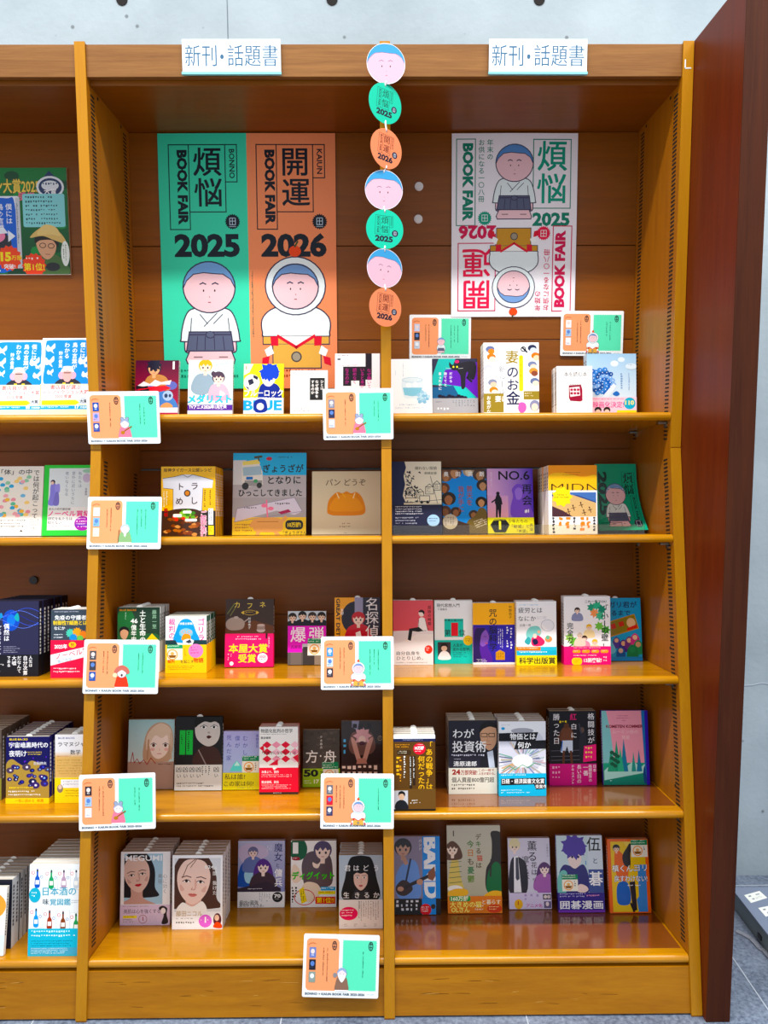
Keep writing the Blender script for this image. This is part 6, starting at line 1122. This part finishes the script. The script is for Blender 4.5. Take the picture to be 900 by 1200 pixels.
# ------------------------------------------------------------------ posters, signs, cards
BKY = KY + DB
def sheet(name, art, w, h, loc, folds_y=(), folds_x=(), amp=.0025, mat='ink', thick=.0003):
    """a flat printed sheet with folds, facing the aisle; loc = its top left corner"""
    mb = MB(); H = art.H
    mb.box(0, w, 0, thick, -h, 0, art.base)
    art.emit(mb, False, lambda x, y, d: (x / 100 * w, -d, -h * y / H), 8e-6, 3e-5)
    me = mb.mesh(name, M[mat]); bm = bmesh.new(); bm.from_mesh(me)
    zs = [-h * q / H for q in folds_y]; xs = [w * q / 100 for q in folds_x]
    for z in zs: bmesh.ops.bisect_plane(bm, geom=bm.verts[:] + bm.edges[:] + bm.faces[:], plane_co=(0, 0, z), plane_no=(0, 0, 1))
    for x in xs: bmesh.ops.bisect_plane(bm, geom=bm.verts[:] + bm.edges[:] + bm.faces[:], plane_co=(x, 0, 0), plane_no=(1, 0, 0))
    def tri(v, cuts, lo, hi):
        c = [lo] + sorted(cuts) + [hi]
        for i in range(len(c) - 1):
            if c[i] - 1e-6 <= v <= c[i + 1] + 1e-6:
                f = (v - c[i]) / (c[i + 1] - c[i]); return f if i % 2 == 0 else 1 - f
        return 0
    for v in bm.verts:
        q = (tri(v.co.z, zs, -h, 0) if zs else 0) + (tri(v.co.x, xs, 0, w) if xs else 0); v.co.y -= amp * q
    bm.to_mesh(me); bm.free()
    o = bpy.data.objects.new(name, me); COL.objects.link(o); o.location = loc; return o

a = Art(142); a.base = '5ad4b0'
a.r(0, 0, 50, 142, '5ad4b0'); a.r(50, 0, 100, 142, 'f29c78')
INK = '141c28'
fairbox(a, INK, '煩悩', 'BONNO', '2025'); fairbox(a, INK, '開運', 'KAIUN', '2026', 49.4)
kid(a, 27, 84.6, 14.6); kid2(a, 76.4, 84, 12.9)
a.at(52.2, 76, 90); a.fine(0, 0, 52, 1.6, 1, '1f6a58'); a.at(); a.fine(6, 131, 46, 137, 2, '1a7a60'); a.fine(56, 131, 94, 137, 2, 'a04a28')
po = tag(sheet('poster', a, .5135, .729, (-.635, BKY - .0042, .872 + FZ), (35.7, 72.4, 108.6), (50,), .0018), 'large half green, half orange poster with two round-headed cartoon children', 'poster', 'fair posters on the back panels')

a = Art(142); a.base = 'f0eef4'
def halfsheet(a, ink, ink2, kanji, yr, lead):
    a.fr(3.8, 4.4, 18.7, 70.7, .7, ink); a.at(15.8, 7.5, 90); a.t('BOOK FAIR', 0, -1, 10.5, ink, 1.6, 60); a.at()
    a.v(lead, 27.8, 4.6, 5.1, ink, .5, 1.06); a.v('お供になる一〇八冊', 21, 4.6, 5.1, ink, .4, 1.06)
    a.fr(64.8, 4.8, 94.6, 57.5, .7, ink); a.t(kanji[0], 67.5, 5.4, 24.5, ink2, .6); a.t(kanji[1], 67.5, 30.5, 24.5, ink2, .6)
    a.star(26.4, 65.2, 5.7, 4.7, 20, ink2); a.fr(24.2, 62.6, 28.6, 67.4, .4, 'e8f4f0'); a.l([(26.4, 62.6), (26.4, 67.4)], .4, 'e8f4f0'); a.l([(24.2, 65), (28.6, 65)], .4, 'e8f4f0')
    a.t(yr, 64.4, 61, 13.4, ink, 1.3, 30)
halfsheet(a, '0f8068', '149a80', '煩悩', '2025', '年末の'); kid(a, 49.8, 22.8, 14.6, cap='6a94cc')
class Turn:                       # the second half of the sheet is printed upside down
    def __init__(self, a): self.a = a
    def __enter__(self):
        a = self.a; self.tr = a._tr; a._tr = lambda p: (100 - self.tr(p)[0], a.H - self.tr(p)[1]); return a
    def __exit__(self, *k): del self.a._tr
with Turn(a): halfsheet(a, 'd02a58', 'e83a5a', '開運', '2026', '年始の'); kid2(a, 50, 23, 12.8, stand='c8964c')
tag(sheet('poster', a, .366, .5205, (.216, BKY - .0045, .8705 + FZ), (71,), (50,), .0026), 'white poster printed in green and, upside down, in red', 'poster', 'fair posters on the back panels')

a = Art(72); a.base = '14502c'
a.g(0, 0, 100, 72, '1f7a3a', '0c3a24'); g = random.Random(2)
for k in range(40): a.e(g.uniform(0, 100), g.uniform(0, 72), g.uniform(2, 6), g.uniform(1.5, 4), ('1a6a34', '2a8a44', '104828')[k % 3], 9)
a.t('書店員が選ぶ', 8, 2, 5, 'f0f0e0', .6); a.t('ノンフィクション大賞2025', 6, 7.5, 10, '6a4a08', 2.2, 75); a.t('ノンフィクション大賞2025', 6, 7.5, 10, 'f0d470', .9, 75); a.t('受賞', 66, 16.5, 6, 'f07a9a', 1)
a.p([(82, 9), (88, 2), (95, 9), (98, 16), (79, 16)], '2a3a60'); a.e(88.5, 13, 9.5, 7.5, 'dfe4ea'); a.e(88.5, 13, 8, 6, '2a3a60'); a.e(88.5, 12, 6, 3.4, 'dfe4ea'); a.t('大賞', 84, 14, 4.4, 'f4f4f4', 1); a.fine(83.5, 10, 94, 13, 1, '2a3a60')
a.rr(38, 19, 67, 68, 2, 'e8ecf4'); a.b([(39, 24), (44, 20.5), (58, 20.5), (63.5, 24), (63.5, 66), (39, 66)], '1f62d0'); a.v('僕には', 57, 24, 4.6, 'f4f4fa', .6); a.v('鳥の言葉が', 51, 24, 4.6, 'f4f4fa', .6); a.v('わかる', 45, 24, 4.6, 'f4f4fa', .6); a.b([(42, 46), (47, 40), (54, 42), (60, 50), (56, 60), (44, 60)], '2a2a34'); a.e(50, 46, 6, 4.4, 'f090b0'); a.p([(46, 41), (55, 40), (58, 44), (48, 45)], 'e8ecf4'); a.p([(58, 42), (63, 46), (58, 50)], 'e8ecf4'); a.r(64, 20, 67, 68, 'c8ccd4'); a.fine(64.6, 24, 66.6, 56, 1, '556', True)
a.rr(69, 17.5, 98, 40, 1.4, '8fd4d8'); a.fine(71, 19, 96.5, 39.5, 7, '1c4a50')
a.b([(70, 72), (73, 62), (82, 57), (94, 61), (99, 72)], '4a6a3c'); a.b([(77, 50), (80, 46), (88, 46), (91, 51), (89.5, 58), (84.5, 62), (79.5, 58)], 'd8a888'); a.b([(76.5, 51), (77, 46), (85, 43), (92, 47), (92, 54), (88.5, 49), (80, 49)], '1c1814'); a.b([(73, 47), (82, 40), (93, 43), (98, 51), (90, 49), (82, 46)], 'd8b878'); a.b([(78, 45), (83, 38.5), (91, 40), (94, 46), (88, 45)], 'e4c888'); a.ring(81.6, 52.4, 2.1, 1.6, .45, '222', 10); a.ring(87.4, 52.8, 2.1, 1.6, .45, '222', 10); a.l([(83.4, 58.4), (86.2, 58.6)], .5, '9a5a4a'); a.e(88, 67, 5, 3, '26262c')
a.e(97, 58, 2.9, 8.6, 'e6ece6'); a.fine(95.4, 52, 98.6, 64, 2, '2a5a34', True)
a.star(58, 61, 9, 7.6, 14, 'f05030'); a.t('15', 52, 57, 8, 'f8e020', 1.6, 7.4); a.t('万部', 59.6, 59, 3.6, 'f8e020', .8); a.t('突破!', 54, 65, 3.6, 'fff', .8)
a.star(75, 66, 8.6, 7.4, 14, 'f0482c'); a.fine(69.6, 60.5, 80.4, 63.6, 1, 'ffe8d8'); a.t('第1位!', 68, 64.4, 5.4, 'f8e840', 1, 14); a.fine(20, 69, 54, 71, 1, 'e8f0e8')
bd = tag(empty('award_board', (-1.320, BKY - .0085, .776 + FZ)), 'dark green display board showing a man in a straw hat', 'board')
sh = sheet('printed_face', a, .4205, .300, (0, -.0002, 0), (), (), 0, 'gloss'); sh.parent = bd
mb = MB(); mb.box(0, .4205, 0, .008, -.3012, 0, 'f0f0f0'); mb.build('foam_core', M['ink'], bd)

# header signs: a card in a clear holder
def header_sign(x, label, tilt):
    t = tag(empty('header_sign', (x, KY - .0062, .972 + FZ)), label, 'sign', 'header signs')
    t.rotation_euler = (0, R(tilt), 0); w, h = .2425, .0815
    mb = MB(); mb.box(0, w, 0, .004, -h, 0, 'e4eef2', bev=.0008); mb.build('card', M['ink'], t)
    a = Art(100 * h / w); a.r(.8, .8, 99.2, a.H - 2.4, 'eef4f6'); [a.t(q, x, 5.0, 17.4, '42627e', .25, w_, 1.3) for q, x, w_ in (('新刊', 3, 32), ('話題書', 46, 51))]; a.e(40.4, 17, 1.9, 2.4, '42627e')
    b = MB(); a.emit(b, False, lambda X, y, d: (X / 100 * w, -d, -y / 100 * w), 1e-5, 4e-5); b.build('lettering', M['ink'], t)
    mb = MB(); mb.box(-.0015, w + .0015, -.004, .0042, -h - .0025, -h + .004, bev=.0008); mb.build('holder_rail', M['teal'], t)
M['teal'] = plain('pale_cyan_acrylic_edge', '86cfd8', 0.15, coat=0.4)
header_sign(-.479, 'white sign with dark blue lettering on the header of the middle bay', 0.0)
header_sign(.277, 'white sign with dark blue lettering on the header of the right bay', 0.2)

# recommendation cards
def little(a, kind):
    x, y, r = 51.5, 43, 6.2
    if kind == 'rice': kid2(a, x, 42, 6.6, ln='777088'); return
    if kind == 'robe': kid(a, x, 42, 6, ln='777088'); return
    body, cap, ear, tool = {'lute': ('f08aa0', '9aa6c0', 1, 1), 'elder': ('8aae7c', 'b8c4d8', 0, 2), 'red': ('e0584c', 'c87868', 0, 3), 'brown': ('8a6a5a', '9ab0d0', 0, 4)}[kind]
    if ear:
        for s in (-1, 1): a.e(x + s * 3.4, y - 6.4, 2.4, 2.4, cap); a.ring(x + s * 3.4, y - 6.4, 2.4, 2.4, .5, '667', 12)
    a.b([(x - 5, y + 4), (x + 5, y + 4), (x + 8, y + 11), (x + 8, y + 19), (x - 8, y + 19), (x - 8, y + 11)], body)
    if tool == 3: a.b([(x - 9, y + 1), (x - 8, y - 6), (x, y - 10), (x + 8, y - 6), (x + 9, y + 1)], 'c8746a')
    a.e(x, y, r, r, 'f4dfe2'); a.ring(x, y, r, r, .5, '77748c', 18); a.b([(x - r, y), (x - 4, y - 5), (x, y - 6.2), (x + 4, y - 5), (x + r, y), (x, y - 3.6)], cap)
    a.e(x - 2, y + .4, .4, .5, '222', 6); a.e(x + 2, y + .4, .4, .5, '222', 6); a.l([(x - 8, y + 19), (x + 8, y + 19)], 1.6, 'f6f0f0')
    if tool == 1: a.l([(x - 4, y + 12), (x + 9, y + 4)], 1.6, '8a5a2c'); a.e(x - 3, y + 12, 3, 2.4, 'b07838')
    if tool == 2: a.l([(x - 8, y + 2), (x - 9, y + 18)], 1, '5a4630'); a.b([(x - 2, y + 4), (x + 2, y + 4), (x, y + 11)], 'f4f4f4')
    if tool == 3: a.e(x - 9, y + 3, 3, 3, 'e8d8b0'); a.e(x, y + 3, 1.4, 1.8, '3a3030')
    if tool == 4: a.b([(x - 5, y + 2), (x + 5, y + 2), (x, y + 10)], 'f4f4f4'); a.e(x - 9, y + 2, 2.6, 2.6, '8a8a90')

def card(px, pz, y, w, h, kind, thumbs, cols, label, roll=0, pitch=0, group='recommendation cards on the shelf edges'):
    a = Art(70); a.base = 'f4f8fa'
    a.rr(4, 4.6, 47.2, 62.6, 5, 'f5a880'); a.rr(51.5, 5.6, 96.8, 62.4, .5, '72e2ba')
    for k in range(17):
        for e in (5.6, 62.4): a.e(53.6 + 2.6 * k, e, .85, .85, 'f4f8fa', 9)
    for k in range(21):
        for e in (51.5, 96.8): a.e(e, 7.4 + 2.66 * k, .85, .85, 'f4f8fa', 9)
    a.l([(6.6, 12), (9, 10.2), (12.5, 9.6), (16, 10.6)], .5, 'c06848')
    for k, c in enumerate(thumbs):
        y0 = 14.5 + 13.6 * k; a.r(8, y0, 16.6, y0 + 11.6, c); a.e(12.3, y0 + 4.6, 2.6, 2.8, ('e8d8d4', '6a88c8', 'f0f0f4')[k]); a.fine(9, y0 + 8, 15.6, y0 + 11, 1, ('f4f4f8', '445', '99a')[k])
    for x, c in ((40.8, '8a4a34'), (88.6, '1f7a62')): a.ring(x, 12.2, 2.6, 4.6, .9, '2a2c38', 18); a.l([(x - 1.4, 10), (x + 1.4, 10)], .7, '2a2c38'); a.l([(x, 9), (x, 15)], .7, '2a2c38'); a.l([(x - 1.4, 13.4), (x + 1.4, 13.4)], .7, '2a2c38')
    for i in range(cols[0]): a.fine(32 - 5.2 * i - .8, 15, 32 - 5.2 * i + .8, (56, 50, 40)[i], 1, '7a4030', True, .9, seed=len(label) + i)
    for i in range(cols[1]): a.fine(79 - 5.6 * i - .8, 17, 79 - 5.6 * i + .8, (50, 46, 56)[i], 1, '1a6a58', True, .9, seed=len(label) + 9 + i)
    little(a, kind); a.t('BONNO × KAIUN BOOK FAIR 2025-2026', 4, 64.6, 3.5, '33465c', .8, 78); a.fine(85, 65, 96, 67.4, 1, 'b8c4cc')
    o_ = Art(70); o_.rr(0, 0, 100, 70, 2.2, 'f4f8fa'); outl = o_.ops[0][1][0]
    mb = MB(); n = len(outl); q = [((X / 100 - .5) * w, (.5 - yy / 70) * h) for X, yy in outl]
    tri = tessellate_polygon([[Vector((u, v, 0)) for u, v in q]])
    mb.add([(u, 0, v) for u, v in q] + [(u, .0016, v) for u, v in q], [tuple(t) for t in tri] + [tuple(i + n for i in t) for t in tri] + [(i, (i + 1) % n, n + (i + 1) % n, n + i) for i in range(n)], a.base)
    a.emit(mb, False, lambda X, yy, d: ((X / 100 - .5) * w, -d, (.5 - yy / 70) * h), 8e-6, 3e-5)
    o = mb.build('card', M['gloss']); o.location = (px, y, pz); o.rotation_euler = (R(pitch), R(roll), 0)
    return tag(o, label, 'card', group)
TILT = -10.49; AH = .1345
card(-.654, .050 + FZ, KY - .012, .1850, .1335, 'lute', ('3a5aa8', 'c0a8d8', '4a58a0'), (1, 2), 'card with a pink lute-playing cartoon figure, on the top shelf edge by the left post', -.3)
card(-.0525, .0565 + FZ, KY - .012, .1800, .1300, 'lute', ('8a8a98', '2a3050', 'c8ccd4'), (1, 2), 'card with a pink lute-playing cartoon figure, on the top shelf edge by the middle post', -.5)
card(-.6505, -.2175 + FZ, 1.953, .1880, .1335, 'elder', ('f0f0f4', '8ab8e0', 'e8e0c8'), (2, 3), 'card with a green-robed cartoon elder, on the second shelf edge', .3, TILT)
card(-.650, -.5735 + FZ, 1.886, .1880, .1340, 'red', ('4a4a50', '3a3a44', '3058a8'), (2, 2), 'card with a red-robed cartoon figure holding a sack, on the third shelf edge', .6, TILT)
card(-.0565, -.568 + FZ, 1.887, .1830, .1320, 'rice', ('5a9ad0', 'c8d8e8', '3a3038'), (2, 3), 'card with a cartoon rice-cake child, below the yellow and black comic', 0, TILT)
card(-.6515, -.898 + FZ, 1.826, .1890, .1350, 'lute', ('3a2a30', 'a8c4e8', 'e8e8f0'), (2, 2), 'tilted card with a pink lute-playing cartoon figure, on the fourth shelf edge', -1.6, TILT)
card(-.0575, -.9005 + FZ, 1.825, .1815, .1330, 'rice', ('6a6a74', 'd83040', '3a3a60'), (3, 1), 'card with a cartoon rice-cake child, on the fourth shelf edge below the horned-figure comic', .6, TILT)
card(-.098, -1.2845 + FZ, 1.754, .1850, .1470, 'brown', ('7a88c0', '20202a', '8a9a90'), (2, 1), 'card with a brown-robed bearded cartoon figure, over the plinth at the bottom', 2.0, TILT)
card(.184, .292 + FZ, BKY - .0030, .1825, .1300, 'robe', ('c8d4f0', '22263c', 'c8d8e8'), (2, 3), 'card with a white-robed cartoon child, on the back panel above the iced-drink book', .2, 0, 'recommendation cards on the back panel')
card(.634, .3005 + FZ, BKY - .0075, .1860, .1310, 'rice', ('f0f0f4', 'a8c8e8', 'e8e8ec'), (2, 2), 'card with a cartoon rice-cake child, overlapping the white poster corner', .4, 0, 'recommendation cards on the back panel')

# the hanging paper garland
gl = tag(empty('hanging_garland', (.02, 1.964, .945 + FZ)), 'string of seven round paper discs hung down the middle post', 'garland')
def pdisc(x, z, r, kind, yaw, roll, label):
    a = Art(100)
    if kind == 'face':
        a.base = 'd4a8b6'; a.e(50, 50, 50, 50, 'd4a8b6', 40); a.at(50, 50, 0, 49); face(a, .03, '6a6480', '5090bc'); a.at(); a.ring(50, 50, 49.4, 49.4, .8, 'e8eef2', 40)
    else:
        base, ink, kj, yr, sd = ('22b494', '12503f', '煩悩', '2025', 'BONNO') if kind == 'green' else ('da8a6c', '5a1f20', '開運', '2026', 'KAIUN')
        a.base = base; a.e(50, 50, 50, 50, base, 40); a.fr(24, 16, 37, 64, .9, ink); a.fr(37, 16, 62, 64, .9, ink); a.fr(62, 16, 71, 44, .9, ink); a.at(33.6, 19, 90); a.t('BOOK FAIR', 0, -1, 8, ink, .8, 42); a.at(); a.at(69, 18, 90); a.t(sd, 0, 0, 5.6, ink, .4, 22); a.at()
        a.t(kj[0], 39, 17, 21, ink, .3); a.t(kj[1], 39, 40, 21, ink, .3); a.e(78, 58, 8.4, 8.4, '22263a'); a.fr(75, 54, 81, 62, .9, 'c8ccd8'); a.l([(78, 54), (78, 62)], .8, 'c8ccd8'); a.t(yr, 25, 67, 19, '1c1a2c', 1.4, 48)
    mb = MB(); n = 40; c = [(r * math.cos(2 * math.pi * k / n), r * math.sin(2 * math.pi * k / n)) for k in range(n)]
    mb.add([(u, 0, v) for u, v in c] + [(u, .0009, v) for u, v in c], [tuple(range(n)), tuple(range(2 * n - 1, n - 1, -1))] + [(i, (i + 1) % n, n + (i + 1) % n, n + i) for i in range(n)], a.base)
    a.emit(mb, False, lambda X, yy, d: ((X / 50 - 1) * r, -d, (1 - yy / 50) * r), 1e-5, 4e-5)
    o = mb.build('paper_disc', M['ink'], gl); o.location = (x - .02, 0, z - .945); o.rotation_euler = (0, R(roll), R(yaw)); o['label'] = label
DZ = [(.0223, .9005, 'face', 8, -2), (.0202, .8083, 'green', 33, 6), (.0223, .702, 'orange', 36, 7), (.016, .605, 'face', 10, 0), (.0178, .5105, 'green', 14, 3), (.0172, .4162, 'face', 22, 7), (.0187, .3209, 'orange', 32, 5)]
for x, z, k, yw, rl in DZ: pdisc(x, z, .0475, k, yw, rl, {'face': 'pink face disc with blue hair', 'green': 'green disc with date', 'orange': 'orange disc with date'}[k])
mb = MB()
mb.tube([(.0, .0016, -.002), (.0, .02, .000), (.0, .0325, -.002)], .0012)
for (xa, za, *_), (xb, zb, *_) in zip(DZ, DZ[1:]): mb.tube([(xa - .02, .0016, za - .945 - .040), (xa - .02, -.0004, za - .945 - .0465), ((xa + xb) / 2 - .02, .0004, (za + zb) / 2 - .945), (xb - .02, -.0006, zb - .945 + .0465), (xb - .02, .0016, zb - .945 + .040)], .0022, 8)
mb.build('string', M['cap'], gl)

# clear stop along the second shelf, clear mats on the fourth and bottom shelves of the right bay
y, z = shelf_pt(2, .016, .0003); mb = MB(); X0, X1 = .036, .690
mb.box(X0, X1, 0, .002, 0, .026); mb.box(X0, X1, .002, .030, 0, .0015)
o = mb.build('shelf_stop', M['clear']); o.location = (0, y, z); o.rotation_euler = (-R(6.5), 0, 0)
tag(o, 'long clear acrylic book stop along the second shelf of the right bay', 'shelf stop')
M['mat'] = plain('brown_tinted_acrylic', '8a4a12', 0.13, coat=0.8)
for s, lb in ((4, 'thin glossy brown mat lying on the fourth shelf of the right bay'), (5, 'thin glossy brown mat lying on the bottom shelf of the right bay')):
    y, z = shelf_pt(s, .036, .0001); mb = MB(); mb.box(.0360, .752, 0, .272, 0, .0007)
    o = mb.build('shelf_mat', M['mat']); o.location = (0, y, z); o.rotation_euler = (-R(SHELF[s][2]), 0, 0); tag(o, lb, 'mat', 'clear shelf mats')

# ------------------------------------------------------------------ floor unit at the right with its flat cable
M['unit'] = plain('grey_green_painted_steel', '7c8e8e', 0.45, 0.1); M['unittop'] = plain('slate_blue_lid', '7e8aa2', 0.45)
fu = tag(empty('floor_outlet_box', (1.22, 1.98, 0.0)), 'low grey-green metal box with white labels, on the tiled floor beside the end panel', 'floor box')
mb = MB(); mb.box(1.060, 1.40, 1.72, 2.185, 0.0, .052, bev=.002); child(mb, 'body', M['unit'], fu)
mb = MB(); mb.box(1.057, 1.403, 1.717, 2.188, .052, .057, bev=.0015); child(mb, 'lid', M['unittop'], fu)
def quad_label(pts, z):
    mb = MB(); mb.add([(x, y, z) for x, y in pts] + [(x, y, z + .0008) for x, y in pts], [(0, 1, 2, 3), (7, 6, 5, 4), (0, 1, 5, 4), (1, 2, 6, 5), (2, 3, 7, 6), (3, 0, 4, 7)], 'eef0ea')
    a = Art(100); a.rr(16, 20, 32, 36, 3, '8a9098'); a.rr(60, 24, 84, 40, 3, 'a8aeb4'); a.rr(22, 60, 36, 76, 3, '9aa0a6'); a.fine(44, 56, 88, 84, 3, '7a8088')
    def pl(X, yy, d):
        u, v = X / 100, yy / 100
        x = (1 - u) * (1 - v) * pts[0][0] + u * (1 - v) * pts[1][0] + u * v * pts[2][0] + (1 - u) * v * pts[3][0]; y2 = (1 - u) * (1 - v) * pts[0][1] + u * (1 - v) * pts[1][1] + u * v * pts[2][1] + (1 - u) * v * pts[3][1]
        return (x, y2, z + .0008 + d)
    a.emit(mb, False, pl); child(mb, 'paper_label', M['ink'], fu)
quad_label([(1.0774, 2.1477), (1.1334, 2.1684), (1.1392, 2.1342), (1.0795, 2.1101)], .057)
quad_label([(1.0887, 2.0856), (1.145, 2.1005), (1.150, 2.062), (1.090, 2.046)], .057)
mb = MB(); mb.box(1.0570, 1.0605, 2.004, 2.024, .012, .026, bev=.0008); child(mb, 'cable_socket', M['blackcap'], fu)
mb = MB(); pp = [(1.0178, 2.0636), (1.030, 2.050), (1.0429, 2.0296), (1.0465, 2.008), (1.0473, 1.9897), (1.0535, 1.978), (1.0560, 1.955), (1.062, 1.92), (1.050, 1.86)]
for (xa, ya), (xb, yb) in zip(pp, pp[1:]):
    d = Vector((xb - xa, yb - ya, 0)).normalized(); nx, ny = -d.y * .007, d.x * .007
    mb.add([(xa + nx, ya + ny, .0005), (xa - nx, ya - ny, .0005), (xb - nx, yb - ny, .0005), (xb + nx, yb + ny, .0005), (xa + nx, ya + ny, .004), (xa - nx, ya - ny, .004), (xb - nx, yb - ny, .004), (xb + nx, yb + ny, .004)], [(0, 1, 2, 3), (4, 5, 6, 7), (0, 1, 5, 4), (1, 2, 6, 5), (2, 3, 7, 6), (3, 0, 4, 7)])
cb = mb.build('flat_cable', M['cable'] if 'cable' in M else plain('grey_cable_cover', '8a8e9a', 0.6)); tag(cb, 'crumpled flat grey cable on the tiles beside the floor box', 'cable')
bpy.data.objects.remove(_fo); bpy.data.curves.remove(_fc)
